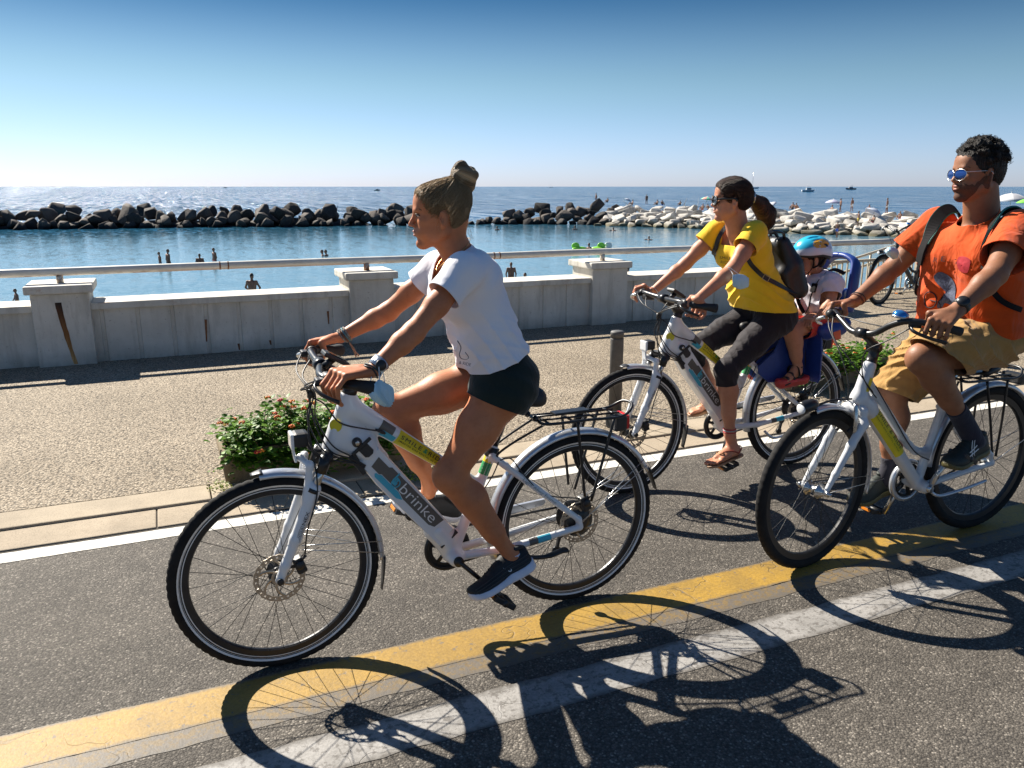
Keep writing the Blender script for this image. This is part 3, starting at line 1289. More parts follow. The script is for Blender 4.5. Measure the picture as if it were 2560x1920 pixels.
def trough(x0, x1, y0, y1, z0, h, label):
    o = thing('planter', ((x0 + x1) / 2, (y0 + y1) / 2, z0), label, 'planter', 'concrete flower troughs by the kerb')
    t = 0.035
    mb = MB()
    cx, cy = (x0 + x1) / 2, (y0 + y1) / 2

    def ring(dx, dy, z):
        w, d, r = (x1 - x0) / 2 + dx, (y1 - y0) / 2 + dy, 0.04
        out = []
        for sx, sy, a0 in ((1, 1, 0), (-1, 1, 90), (-1, -1, 180), (1, -1, 270)):
            for a in (0, 30, 60, 90):
                out.append((cx + sx * (w - r) + r * math.cos(R(a0 + a)), cy + sy * (d - r) + r * math.sin(R(a0 + a)), z))
        return out
    rings = [ring(-0.02, -0.02, z0), ring(0, 0, z0 + h - 0.02), ring(-0.006, -0.006, z0 + h), ring(-t, -t, z0 + h), ring(-t, -t, z0 + h - 0.07)]
    V = [p for r in rings for p in r]
    n = 16
    F = [(i * n + k, i * n + (k + 1) % n, (i + 1) * n + (k + 1) % n, (i + 1) * n + k) for i in range(4) for k in range(n)]
    mb.add((V, F), 0, True)
    mb.build('trough', M_TROUGH, o)
    MB().add((ring(-t + 0.001, -t + 0.001, z0 + h - 0.05), [tuple(range(n))]), 0, False).build('soil', M_SOIL, o)
    return o


trough(0.185, 1.20, 4.29, 4.66, 0.02, 0.185, 'long brown concrete trough behind the front wheel of the white shirt rider')
lantana(0.20, 1.16, 4.25, 4.66, 0.17, 0.25, 190, 5200, 36, 'bushy green lantana with orange flowers behind the nearest front wheel',
        lambda u: 0.45 + 0.6 * math.sin(min(max(u, 0), 1) * PI * 0.86 + 0.25) ** 0.8)
trough(4.35, 5.55, 4.66, 5.02, 0.02, 0.185, 'brown concrete trough seen through the rear wheel of the child seat bicycle')
lantana(4.36, 5.52, 4.62, 5.02, 0.17, 0.22, 130, 3000, 24, 'lower green lantana with few orange flowers behind the child seat bicycle',
        lambda u: 0.75 + 0.25 * math.sin(u * 7))


def weed(x0, x1, y0, y1, n, label, hmax=0.05):
    rs = np.random.default_rng(n)
    mb = MB()
    for i in range(n):
        c = np.array([rs.uniform(x0, x1), rs.uniform(y0, y1), 0.018 + rs.uniform(0, 1) ** 2 * hmax])
        e = ((c[0] - (x0 + x1) / 2) / (x1 - x0)) ** 2 + ((c[1] - (y0 + y1) / 2) / (y1 - y0)) ** 2
        if e > 0.25:
            continue
        az = rs.uniform(0, 2 * PI)
        L = rs.uniform(0.008, 0.02)
        mb.add(leaf(c, np.array([math.cos(az), math.sin(az), rs.uniform(0, 0.8)]), np.array([rs.normal(0, .4), rs.normal(0, .4), 1.0]), L, L * 0.7))
    tag(mb.build('weed_patch', M_WEED, None, ((x0 + x1) / 2, (y0 + y1) / 2, 0.02)), label, 'weeds', 'weeds growing at the kerb')


M_WEED = leaf_mat('weed_leaf', (0.12, 0.17, 0.02), (0.26, 0.30, 0.05))
weed(0.93, 1.33, 3.93, 4.18, 1100, 'flat yellow green weed mat on the gutter behind the battery tube', 0.025)
weed(0.10, 0.24, 4.20, 4.32, 140, 'small green weed tuft at the left foot of the long trough')
# ================================================================== bicycles
def gloss_white(name, col=(0.74, 0.75, 0.76)):
    t = NT(name)
    v = t.coords()
    n = t.noise(v, 5, 5, 0.6)
    c = t.ramp(n, [(0.3, tuple(x * 0.93 for x in col)), (0.7, col)])
    chips = t.ramp(t.noise(v, 48, 3, 0.6), [(0.71, 0.0), (0.74, 1.0)])
    c = t.mix(t.math('MULTIPLY', chips, 0.5), c, (0.22, 0.21, 0.20))
    t.set(Base_Color=c, Roughness=0.34, Coat_Weight=0.5, Coat_Roughness=0.1)
    return t.m


M_WP = gloss_white('white_frame_paint')
M_WP2 = gloss_white('grey_white_frame_paint', (0.62, 0.63, 0.64))
M_BLK = simple('black_plastic', (0.018, 0.018, 0.019), 0.45, 0, 0.2)
M_BLKM = simple('black_metal', (0.020, 0.020, 0.021), 0.32, 0.2, 0.2)
M_GRIP = simple('grip_rubber', (0.022, 0.022, 0.022), 0.75, 0, 0.2, 30, 0.4, 300)
M_STEEL = simple('steel', (0.55, 0.55, 0.54), 0.28, 0.95, 0.1)
M_ROTOR = simple('brake_rotor_steel', (0.42, 0.36, 0.29), 0.38, 0.9, 0.2, 60)
M_SILV = simple('silver_mudguard', (0.58, 0.60, 0.64), 0.30, 0.65, 0.06)
M_RIM = simple('dark_rim', (0.030, 0.030, 0.032), 0.35, 0.5, 0.15)
M_RIMA = simple('dark_aluminium_rim', (0.045, 0.045, 0.046), 0.38, 0.6, 0.1)
M_STRIPE = simple('reflective_stripe', (0.72, 0.72, 0.70), 0.35, 0.0, 0.1)
M_SPOKE = simple('black_spoke', (0.03, 0.03, 0.03), 0.4, 0.6, 0.1)
M_CYAN = simple('cyan_decal', (0.06, 0.42, 0.56), 0.35, 0, 0.05)
M_TAUPE = simple('grey_brown_decal', (0.115, 0.105, 0.092), 0.4, 0, 0.08)
M_YELD = simple('yellow_sticker', (0.70, 0.58, 0.02), 0.4, 0, 0.06)
M_LETW = simple('white_lettering', (0.78, 0.78, 0.76), 0.4, 0, 0.03)
M_LETB = simple('black_lettering', (0.015, 0.015, 0.014), 0.5, 0, 0.05)
M_LETC = simple('grey_blue_lettering', (0.16, 0.26, 0.33), 0.5, 0, 0.05)
M_GREEN = simple('green_print', (0.03, 0.30, 0.10), 0.5, 0, 0.05)
M_REDL = simple('red_lens', (0.62, 0.02, 0.02), 0.2, 0, 0.1)
M_AMBER = simple('amber_reflector', (0.70, 0.22, 0.02), 0.2, 0, 0.1)
M_LENS = simple('clear_lens', (0.75, 0.77, 0.78), 0.08, 0, 0.05, coat=1.0)
M_SADDLE = simple('saddle_vinyl', (0.02, 0.02, 0.021), 0.5, 0, 0.2, 30, 0.2, 300)


def rubber():
    t = NT('tyre_rubber')
    v = t.coords()
    n = t.noise(v, 18, 5, 0.6)
    c = t.ramp(n, [(0.3, (0.010, 0.010, 0.011)), (0.7, (0.022, 0.021, 0.020))])
    t.set(Base_Color=c, Roughness=0.8, Specular_IOR_Level=0.18)
    t.bump(t.noise(v, 220, 2), 0.3, 0.002)
    return t.m


M_TYRE = rubber()
YAX = (0, 1, 0)


def wheel(parent, c, rot, rout=0.337, wid=0.0205, spokes=32, rotor=None, hub_r=0.024, rim_mat=None, big_hub=False, stripe=True):
    """one spoked wheel: rim > tyre, spokes, hub, brake disc.  rot = steering angle"""
    c = np.asarray(c, float)
    ax = np.array([-math.sin(rot), math.cos(rot), 0.0])
    fw = np.array([math.cos(rot), math.sin(rot), 0.0])
    rt_ = rout - wid
    rb = rt_ - wid * 0.72              # bead seat
    ri = rb - 0.030                    # inner edge of the rim
    n = 96
    rim = MB()
    rim.add(lathe([(ri, -0.004), (ri + 0.004, -0.0105), (rb - 0.002, -0.0125), (rb + 0.004, -0.0125), (rb + 0.004, 0.0125), (rb - 0.002, 0.0125), (ri + 0.004, 0.0105), (ri, 0.004)], c, ax, n, True), 0, False)
    rim_o = rim.build('wheel', rim_mat or M_RIM, parent)
    ty = MB()
    n2 = 216
    V, F = [], []
    m = 18
    for i in range(n2):
        a = 2 * PI * i / n2
        e = math.cos(a) * fw + math.sin(a) * UPZ
        for k in range(m):
            b = 2 * PI * k / m
            tr = max(0.0, math.cos(b)) ** 1.3
            lug = 0.0013 * tr * (1 if (i % 3) else -0.9) * (1 if abs(math.cos(b)) > 0.3 else 0)
            r = wid + lug
            V.append(c + e * (rt_ + math.cos(b) * r) + ax * math.sin(b) * r * 0.98)
    for i in range(n2):
        for k in range(m):
            F.append((i * m + k, i * m + (k + 1) % m, ((i + 1) % n2) * m + (k + 1) % m, ((i + 1) % n2) * m + k))
    ty.add((V, F), 0, True)
    if stripe:
        for s in (-1, 1):
            q = wid * 0.985
            aa = [R(a) for a in (112, 118, 124, 130)]
            prof = [(rt_ + math.cos(b) * (q + 0.0012), s * math.sin(b) * (q + 0.0012)) for b in aa]
            ty.add(lathe(prof, c, ax, n, False), 1, True)
            ty.F = [f for f in ty.F if len(f) <= 4]
            ty.M, ty.S = ty.M[:len(ty.F)], ty.S[:len(ty.F)]
            for rr_ in ((rb - 0.0015, rb + 0.0028), (rb - 0.0085, rb - 0.0055)):
                V, F = lathe([(rr_[0], s * 0.0134), (rr_[1], s * 0.0134)], c, ax, n)
                ty.add((V, F[:-2]), 1, True)
    ty.build('tyre', [M_TYRE, M_STRIPE], rim_o)
    sp = MB()
    fl = 0.030 if not big_hub else 0.056
    for i in range(spokes):
        side = 1 if i % 2 else -1
        a = 2 * PI * i / spokes
        da = R(62 if not big_hub else 40) * (1 if (i // 2) % 2 else -1)
        p0 = c + (math.cos(a + da) * fw + math.sin(a + da) * UPZ) * fl + ax * side * 0.027
        p1 = c + (math.cos(a) * fw + math.sin(a) * UPZ) * (ri + 0.002) + ax * side * 0.003
        sp.add(tube([p0, p1], 0.00115, 5, caps=False))
    sp.build('spokes', M_SPOKE, rim_o)
    hb = MB()
    if big_hub:
        hb.add(lathe([(0.012, -0.050), (0.03, -0.048), (0.060, -0.036), (0.062, -0.026), (0.050, -0.020), (0.050, 0.020), (0.062, 0.026), (0.060, 0.036), (0.03, 0.050), (0.012, 0.052)], c, ax, 32), 0, True)
    else:
        hb.add(lathe([(0.009, -0.052), (0.014, -0.046), (0.032, -0.030), (0.033, -0.025), (hub_r * 0.7, -0.018), (hub_r * 0.7, 0.018), (0.033, 0.025), (0.032, 0.030), (0.014, 0.046), (0.009, 0.052)], c, ax, 28), 0, True)
    hb.add(tube([c - ax * 0.066, c + ax * 0.066], 0.0055, 10), 0)
    hb.build('hub', M_BLKM if stripe else M_STEEL, rim_o)
    if rotor:
        rm = MB()
        o = c - ax * 0.042
        rm.add(ring_holes(o, ax, fw, rotor - 0.017, rotor, 0.0018), 0, False)
        for k in range(6):
            a0 = k * PI / 3
            P = [o + (math.cos(a0 + t * 0.75) * fw + math.sin(a0 + t * 0.75) * UPZ) * (0.022 + (rotor - 0.036) * t) for t in np.linspace(0, 1, 6)]
            rm.add(tube(P, (0.0042, 0.001), 6, up=ax), 0, False)
        rm.add(lathe([(0.014, -0.001), (0.026, -0.001), (0.026, 0.001), (0.014, 0.001)], o, ax, 24, True), 0, False)
        rm.build('brake_disc', M_ROTOR, rim_o)
    return rim_o


def ring_holes(c, ax, fw, r0, r1, t, n=72):
    """brake-disc band: three rows of cells with every second middle cell open, scalloped outside"""
    V, F = [], []
    rows = [r0, r0 + (r1 - r0) * 0.33, r0 + (r1 - r0) * 0.67, r1]
    for h in (-t / 2, t / 2):
        for ri, r in enumerate(rows):
            for k in range(n):
                a = 2 * PI * k / n
                rr = r + (0.0012 * math.sin(a * 18) if ri == 3 else (0.0010 * math.sin(a * 18) if ri == 0 else 0))
                V.append(c + ax * h + (math.cos(a) * fw + math.sin(a) * UPZ) * rr)
    N = n * 4
    for i in range(3):
        for k in range(n):
            k2 = (k + 1) % n
            if i == 1 and k % 3 == 0:
                for a, b in ((i * n + k, i * n + k2), (i * n + k2, (i + 1) * n + k2), ((i + 1) * n + k2, (i + 1) * n + k), ((i + 1) * n + k, i * n + k)):
                    F.append((a, b, b + N, a + N))
                continue
            q = (i * n + k, i * n + k2, (i + 1) * n + k2, (i + 1) * n + k)
            F.append(q[::-1])
            F.append(tuple(x + N for x in q))
    for i in (0, 3):
        for k in range(n):
            a, b = i * n + k, i * n + (k + 1) % n
            F.append((a, b, b + N, a + N))
    return V, F


def guard(c, rot, r, a0, a1, half=0.027, n=40, mat=None, name='mudguard', parent=None, tips=()):
    """arched mudguard with a rounded section; angles in degrees from the rear (+X), anticlockwise seen from the camera side"""
    ax = np.array([-math.sin(rot), math.cos(rot), 0.0])
    fw = np.array([math.cos(rot), math.sin(rot), 0.0])
    prof = [(-half, -0.014), (-half * 0.86, -0.004), (-half * 0.5, 0.003), (0, 0.005), (half * 0.5, 0.003), (half * 0.86, -0.004), (half, -0.014)]
    prof2 = [(u * 0.93, v - 0.002) for u, v in reversed(prof)]
    sec = prof + prof2
    V, F = [], []
    m = len(sec)
    for i in range(n + 1):
        a = R(a0 + (a1 - a0) * i / n)
        e = math.cos(a) * fw + math.sin(a) * UPZ
        for u, v in sec:
            V.append(np.asarray(c) + e * (r + v) + ax * u)
        if i:
            for k in range(m):
                F.append(((i - 1) * m + k, (i - 1) * m + (k + 1) % m, i * m + (k + 1) % m, i * m + k))
    F.append(tuple(range(m - 1, -1, -1)))
    F.append(tuple(range(n * m, n * m + m)))
    o = MB().add((V, F), 0, True).build(name, mat or M_SILV, parent)
    for a, da, dr in tips:               # black end caps and flaps
        P = [np.asarray(c) + (math.cos(R(a + da * t)) * fw + math.sin(R(a + da * t)) * UPZ) * (r + 0.003 + dr * t * t) for t in np.linspace(0, 1, 5)]
        MB().add(tube(P, [(0.005 - 0.003 * t, half * (1.03 - 0.5 * t)) for t in np.linspace(0, 1, 5)], 10, up=ax)).build('mud_flap', M_BLK, o)
    return o


def text_fit(body, p0, xd, yd, width, height=None, depth=0.0006, spacing=1.0, bold=0.0):
    """lettering whose ink starts at p0 and is scaled to width (and height)"""
    V, F = text_vf(body, 1.0, (0, 0, 0), (1, 0, 0), (0, 1, 0), depth=0.0, spacing=spacing, bold=bold)
    lo, hi = V.min(0), V.max(0)
    sx = width / (hi[0] - lo[0])
    sy = sx if height is None else height / hi[1]
    xd, yd = unit(xd), unit(yd)
    nd = np.cross(xd, yd)
    W = np.asarray(p0) + np.outer((V[:, 0] - lo[0]) * sx, xd) + np.outer(V[:, 1] * sy, yd) + nd * depth
    return W, F


def wrap_strip(a, b, ra, rb, t0, t1, ang0, ang1, lift=0.0012, n=10, m=8, out=(0, -1, 0)):
    """sticker wrapped on a round tube from a to b"""
    a, b = np.asarray(a, float), np.asarray(b, float)
    d = unit(b - a)
    o = unit(np.asarray(out, float) - d * (np.asarray(out, float) @ d))
    u = np.cross(o, d)
    V, F = [], []
    for i in range(n + 1):
        t = t0 + (t1 - t0) * i / n
        for k in range(m + 1):
            g = R(ang0 + (ang1 - ang0) * k / m)
            V.append(a + (b - a) * t + (o * math.cos(g) + u * math.sin(g)) * (ra + (rb - ra) * t + lift))
    for i in range(n):
        for k in range(m):
            q = i * (m + 1) + k
            F.append((q, q + 1, q + m + 2, q + m + 1))
    return V, F


def saddle_mesh(c, length=0.26, wide=0.19):
    s = Sdf()
    x0 = c[0] - length * 0.48
    s.chain([(x0, c[1], c[2]), (x0 + length * 0.45, c[1], c[2] + 0.002)], [0.024, 0.034], 0.03)
    for sg in (-1, 1):
        s.chain([(x0 + length * 0.42, c[1], c[2]), (x0 + length * 0.86, c[1] + sg * wide * 0.30, c[2] + 0.006)], [0.03, 0.045], 0.05)
    s.cut((c[0], c[1], c[2] - 0.075), (0.4, 0.4, 0.06), k=0.015)
    return s.mesh(0.006)


def pedal_at(parent, c, ax, pitch, mat=None, refl=True):
    """flat platform pedal centred at c, axle along ax, tilted by pitch"""
    ax = unit(ax)
    fw = np.array([math.cos(pitch), 0, math.sin(pitch)])
    up = np.cross(fw, ax)
    B = basis(fw, ax, up)
    mb = MB()
    for s in (-1, 1):
        mb.add(box(np.asarray(c) + fw * s * 0.040, (0.012, 0.085, 0.022), B, 0.004), 0, False)
        mb.add(box(np.asarray(c) + ax * s * 0.040, (0.085, 0.008, 0.020), B, 0.003), 0, False)
    mb.add(tube([np.asarray(c) - ax * 0.045, np.asarray(c) + ax * 0.045], 0.012, 12), 0)
    o = mb.build('pedal', mat or M_BLK, parent)
    if refl:
        rf = MB()
        for s in (-1, 1):
            rf.add(box(np.asarray(c) + fw * s * 0.047, (0.004, 0.05, 0.012), B), 0, False)
        rf.build('pedal_reflector', M_AMBER, o)
    return o


def rack_mesh(L, x0, x1, z0, z1, half, leg_ends, axle):
    mb = MB()
    r = 0.0055
    pts = [L(x0, -half * 0.55, z0 + 0.012), L(x0 + 0.03, -half, z0), L((x0 + x1) / 2, -half, (z0 + z1) / 2), L(x1 - 0.06, -half, z1), L(x1, -half * 0.55, z1 + 0.03),
           L(x1, half * 0.55, z1 + 0.03), L(x1 - 0.06, half, z1), L((x0 + x1) / 2, half, (z0 + z1) / 2), L(x0 + 0.03, half, z0), L(x0, half * 0.55, z0 + 0.012)]
    mb.add(tube(spline(pts, 6, True), r, 8, closed=True))
    for t in (0.10, 0.34, 0.58, 0.82):
        x = x0 + (x1 - x0) * t
        z = z0 + (z1 - z0) * t
        mb.add(tube([L(x, -half, z), L(x, half, z)], 0.0042, 8))
    for o in (-half * 0.38, half * 0.38):
        mb.add(tube([L(x0 + 0.01, o, z0 + 0.006), L(x1 - 0.05, o, z1 + 0.004)], 0.004, 8))
    mb.add(box(L(x0 + 0.15, 0, z0 + 0.018), (0.14, 0.045, 0.010), None, 0.003), 0, False)
    for s in (-1, 1):
        for (xa, za), (xb, zb) in leg_ends:
            mb.add(tube(spline([L(xa, s * half, za), L((xa + xb) / 2, s * half * 1.05, (za + zb) / 2), L(xb, s * 0.066, zb)], 4), 0.0055, 8))
    return mb


def brake_caliper(parent, c, mat, size=0.03):
    mb = MB()
    c = np.asarray(c, float)
    mb.add(box(c, (size * 1.1, 0.034, size * 1.9), basis((1, 0, 0.35), (0, 1, 0), (-0.35, 0, 1)), 0.006), 0, False)
    mb.add(lathe([(0.014, -0.024), (0.016, -0.02), (0.016, 0.01), (0.010, 0.014)], c + (0.0, 0, 0.004), YAX, 16), 0)
    mb.add(box(c + (-0.022, 0.004, -0.004), (0.03, 0.010, 0.012), None, 0.002), 0, False)
    mb.add(tube([c + (0.006, -0.018, 0.022), c + (0.02, -0.02, 0.036)], 0.004, 8), 0)
    return mb.build('brake_caliper', mat, parent)


def bell_mesh(c, r=0.026):
    return lathe([(r, -0.006), (r, 0.0), (r * 0.94, 0.012), (r * 0.6, 0.021), (0.001, 0.024)], c, (0.1, -0.1, 1), 24)


# ------------------------------------------------------------------ white electric bicycle
def ebike(Y0, dx, label, crank_near, kickstand=True, fork_text=True):
    def L(x, o, z):
        return np.array([x + dx, Y0 + o, z])
    root = thing('electric_bicycle', (0.80 + dx, Y0, 0), label, 'bicycle', 'white electric rental bicycles')
    FA, RA, BBc = (0.253, 0.337), (1.352, 0.340), (0.858, 0.288)
    wheel(root, L(FA[0], 0, FA[1]), 0.0, rotor=0.082)
    wheel(root, L(RA[0], 0, RA[1]), 0.0, rotor=0.082, big_hub=True)
    # --- welded frame
    s = Sdf()
    s.cone(L(0.513, 0, 0.905), L(0.446, 0, 0.728), 0.027, 0.030, 0.01)
    s.cone(L(0.530, 0, 0.862), L(0.815, 0, 0.645), 0.035, 0.0215, 0.03)
    s.cone(L(0.815, 0, 0.645), L(0.957, 0, 0.538), 0.0215, 0.0205, 0.01)
    s.cone(L(0.49, 0, 0.80), L(0.545, 0, 0.745), 0.036, 0.046, 0.03)
    s.cone(L(0.468, 0, 0.755), L(0.55, 0, 0.73), 0.030, 0.042, 0.03)
    s.cone(L(0.545, 0, 0.745), L(0.60, 0, 0.678), 0.045, 0.040, 0.02)
    s.cone(L(0.80, 0, 0.395), L(0.858, 0, 0.292), 0.041, 0.036, 0.02)
    s.cone(L(0.80, 0, 0.395), L(0.838, 0, 0.36), 0.041, 0.040, 0.02)
    s.cone(L(BBc[0], -0.045, BBc[1]), L(BBc[0], 0.045, BBc[1]), 0.029, 0.029, 0.015)
    s.cone(L(0.872, 0, 0.315), L(1.020, 0, 0.664), 0.0195, 0.0185, 0.014)
    for sg in (-1, 1):
        s.cone(L(1.010, sg * 0.018, 0.640), L(1.338, sg * 0.062, 0.362), 0.0128, 0.0118, 0.012)
        s.cone(L(0.88, sg * 0.030, 0.288), L(1.05, sg * 0.052, 0.292), 0.016, 0.0145, 0.012)
        s.cone(L(1.05, sg * 0.052, 0.292), L(1.335, sg * 0.062, 0.328), 0.0145, 0.0125, 0.01)
        s.cone(L(1.338, sg * 0.062, 0.362), L(1.345, sg * 0.062, 0.330), 0.012, 0.013, 0.008)
    s.cone(L(1.06, -0.03, 0.604), L(1.06, 0.03, 0.604), 0.008, 0.008, 0.01)
    fr = sdf_obj('frame', s, M_WP, root, 0.0046)
    d, n = np.array([0.628, 0, -0.779]), np.array([0.779, 0, 0.628])

    def T(t, h, o):                      # along the down tube, across it, sideways
        return L(*(0.0, 0.0, 0.0)) + d * t + n * h + np.array([0, o, 0])
    # --- battery that forms the upper side of the down tube
    poly = [(-0.215, 0.846), (-0.205, 0.928), (0.232, 0.916), (0.242, 0.838), (-0.10, 0.834)]
    bat = MB().add(prism([(p[0], p[1]) for p in poly], 0.082, T(0, 0, 0), d, n, 0.012), 0, False).build('battery', M_WP, root)
    seam = MB()
    seam.add(box(T(0.244, 0.877, 0), (0.006, 0.080, 0.082), basis(d, (0, 1, 0), np.cross(d, (0, 1, 0))) if False else basis(d, n, np.cross(d, n)), 0.002), 0, False)
    seam.build('seam', M_BLK, bat)
    zf = -0.0418
    gp = [(-0.173, 0.905), (-0.166, 0.866), (-0.128, 0.866), (-0.121, 0.872), (-0.03, 0.872), (0.0, 0.8635), (0.139, 0.8635), (0.162, 0.873), (0.168, 0.9125), (-0.112, 0.9125), (-0.120, 0.905)]
    MB().add(prism(gp, 0.0012, T(0, 0, zf), d, n), 0, False).build('grey_panel', M_TAUPE, bat)
    cp = [(-0.137, 0.863), (-0.140, 0.857), (-0.132, 0.850), (-0.02, 0.850), (-0.004, 0.858), (0.0, 0.861), (-0.03, 0.8695), (-0.120, 0.8695), (-0.127, 0.8635)]
    MB().add(prism(cp, 0.0012, T(0, 0, zf - 0.0002), d, n), 0, False).build('cyan_panel', M_CYAN, bat)
    MB().add(text_fit('brinke', T(-0.036, 0.8725, zf - 0.0012), d, n, 0.178, 0.036, bold=-0.006), 0, False).build('lettering', M_LETW, bat)
    lg = MB()                             # ring with a pointing hand
    k = T(-0.062, 0.884, zf - 0.0014)
    V, F = lathe([(0.0128, 0), (0.0165, 0)], k, (0, -1, 0), 30)
    lg.add((V, F[:-2]), 0, False)
    for i, (a, b) in enumerate(((-0.012, 0.031), (-0.005, 0.016), (0.002, 0.015))):
        q = k + d * (a - 0.003) + n * 0.004
        lg.add(box(q + n * b * 0.4, (0.0052, b, 0.0008), basis(d, n, np.cross(d, n))), 0, False)
    lg.add(box(k + d * -0.004 + n * -0.003, (0.020, 0.012, 0.0008), basis(d, n, np.cross(d, n))), 0, False)
    lg.build('emblem', M_CYAN, bat)
    lk = MB()                             # black lock plate with key barrel
    kc = L(0.524, -0.0530, 0.766)
    lk.add(lathe([(0.016, -0.006), (0.016, 0.004), (0.013, 0.0065), (0.0001, 0.0065)], kc, (0, -1, 0), 24), 0)
    lk.add(box(L(0.538, -0.0520, 0.7505), (0.015, 0.080, 0.010), basis(d, n, np.cross(d, n)) @ np.array([[0.75, 0, 0], [0, 1, 0], [0, 0, 1.0]]), 0.004), 0, False)
    lk.add(prism([(-0.018, -0.018), (0.016, -0.018), (0.024, -0.009), (0.024, 0.009), (0.016, 0.018), (-0.018, 0.018)], 0.014, L(0.553, -0.050, 0.735), d, n, 0.003), 0, False)
    lk.build('lock_plate', M_BLK, bat)
    MB().add(lathe([(0.0075, 0), (0.0075, 0.003), (0.003, 0.0035), (0.0001, 0.0035)], kc + (0, -0.0062, 0), (0, -1, 0), 18)).build('key_barrel', M_STEEL, bat)
    # --- stickers on the frame
    A, B = L(0.530, 0, 0.862), L(0.815, 0, 0.645)
    MB().add(wrap_strip(A, B, 0.035, 0.0215, 0.475, 1.06, -58, 58), 0).build('yellow_sticker', M_YELD, fr)
    MB().add(wrap_strip(A, B, 0.035, 0.0215, 0.27, 0.42, -15, 50), 0).build('grey_sticker', M_TAUPE, fr)
    MB().add(wrap_strip(A, B, 0.035, 0.0215, 0.31, 0.465, -55, -8), 0).build('cyan_sticker', M_CYAN, fr)
    td = unit(B - A)
    tn = np.array([-td[2], 0, td[0]])
    tn = tn if tn[2] > 0 else -tn

    def S(t, h, lift=0.0022):
        return A + (B - A) * t + tn * h + np.array([0, -(0.035 - 0.0135 * t) - lift, 0])
    tx = MB()
    tx.add(text_fit('SMILE', S(0.505, 0.001), td, tn, 0.086, 0.0135, spacing=1.25), 0, False)
    tx.add(text_fit('RIDE', S(0.835, 0.001), td, tn, 0.066, 0.0135, spacing=1.2), 0, False)
    tx.add(text_fit('SMARTER BIKE RENTAL IN PISA', S(0.50, -0.0105, 0.0016), td, tn, 0.178, 0.006, spacing=1.2, bold=0.008), 0, False)
    tx.build('lettering', M_LETB, fr)
    MB().add(text_fit('&', S(0.775, 0.001, 0.0024), td, tn, 0.016, 0.0145, bold=0.03), 0, False).build('lettering', M_GREEN, fr)
    SA, SB = L(1.010, -0.018, 0.640), L(1.338, -0.062, 0.362)
    sd_ = unit(SB - SA)
    sn = np.cross(sd_, (0, -1, 0))
    sn = unit(sn if sn[2] > 0 else -sn)
    MB().add(text_fit('Light Alloy Frame', SA + (SB - SA) * 0.33 + np.array([0, -0.0150, 0]) - sn * 0.006, sd_, sn, 0.165, 0.011), 0, False).build('lettering', M_LETC, fr)
    CA, CB = L(1.05, -0.052, 0.292), L(1.335, -0.062, 0.328)
    MB().add(wrap_strip(CA, CB, 0.0145, 0.0125, 0.30, 0.42, -80, 80), 0).build('grey_sticker', M_TAUPE, fr)
    MB().add(wrap_strip(CA, CB, 0.0145, 0.0125, 0.42, 0.60, -80, 80), 0).build('cyan_sticker', M_CYAN, fr)
    bn_ = unit(np.array([-0.62, -0.78, 0.06]))
    ray_ = L(0.478, -0.010, 0.822) + np.outer(np.linspace(0.09, 0.0, 180), bn_)
    bc_ = ray_[int(np.argmax(s.eval(ray_) < 0.0016))]
    MB().add(lathe([(0.021, -0.004), (0.021, 0.0006), (0.0001, 0.0012)], bc_, bn_, 24), 0, False).build('head_badge', M_YELD, fr)
    MB().add(wrap_strip(L(0.872, 0, 0.315), L(1.020, 0, 0.664), 0.0195, 0.0185, 0.74, 0.86, -170, 170), 0).build('green_sticker', M_GREEN, fr)
    MB().add(wrap_strip(L(0.872, 0, 0.315), L(1.020, 0, 0.664), 0.0195, 0.0185, 0.86, 0.93, -170, 170), 0).build('yellow_sticker', M_YELD, fr)
    # --- suspension fork
    fk = Sdf()
    for sg in (-1, 1):
        o = sg * 0.058
        fk.chain([L(0.252, o, 0.338), L(0.272, o, 0.385), L(0.310, o, 0.47), L(0.378, o, 0.63)], [0.015, 0.0155, 0.0185, 0.0225], 0.012)
        fk.cone(L(0.352, o * 0.95, 0.60), L(0.372, o * 0.9, 0.712), 0.013, 0.012, 0.016)
    fk.chain([L(0.368, -0.054, 0.708), L(0.350, 0, 0.722), L(0.368, 0.054, 0.708)], [0.011, 0.011, 0.011], 0.012)
    fko = sdf_obj('fork', fk, M_WP, root, 0.0042)
    mb = MB()
    for sg in (-1, 1):
        mb.add(tube([L(0.376, sg * 0.058, 0.625), L(0.412, sg * 0.056, 0.705)], 0.0135, 16), 0)
    mb.build('stanchion', M_STEEL, fko)
    cr = MB()
    for sg in (-1, 1):
        cr.add(tube([L(0.372, sg * 0.058, 0.622), L(0.378, sg * 0.058, 0.634)], 0.0235, 16), 0)
        cr.add(tube([L(0.402, sg * 0.057, 0.682), L(0.424, sg * 0.056, 0.734)], 0.0185, 16), 0)
    cr.add(tube([L(0.424, -0.062, 0.722), L(0.438, 0, 0.728), L(0.424, 0.062, 0.722)], [0.019, 0.022, 0.019], 12), 0)
    cr.add(tube([L(0.443, 0, 0.716), L(0.449, 0, 0.74)], 0.031, 20), 0)
    cr.build('fork_crown', M_BLKM, fko)
    MB().add(lathe([(0.011, -0.002), (0.011, 0.006), (0.006, 0.007), (0.0001, 0.007)], L(0.252, -0.073, 0.338), (0, -1, 0), 16)).build('axle_nut', M_BLK, fko)
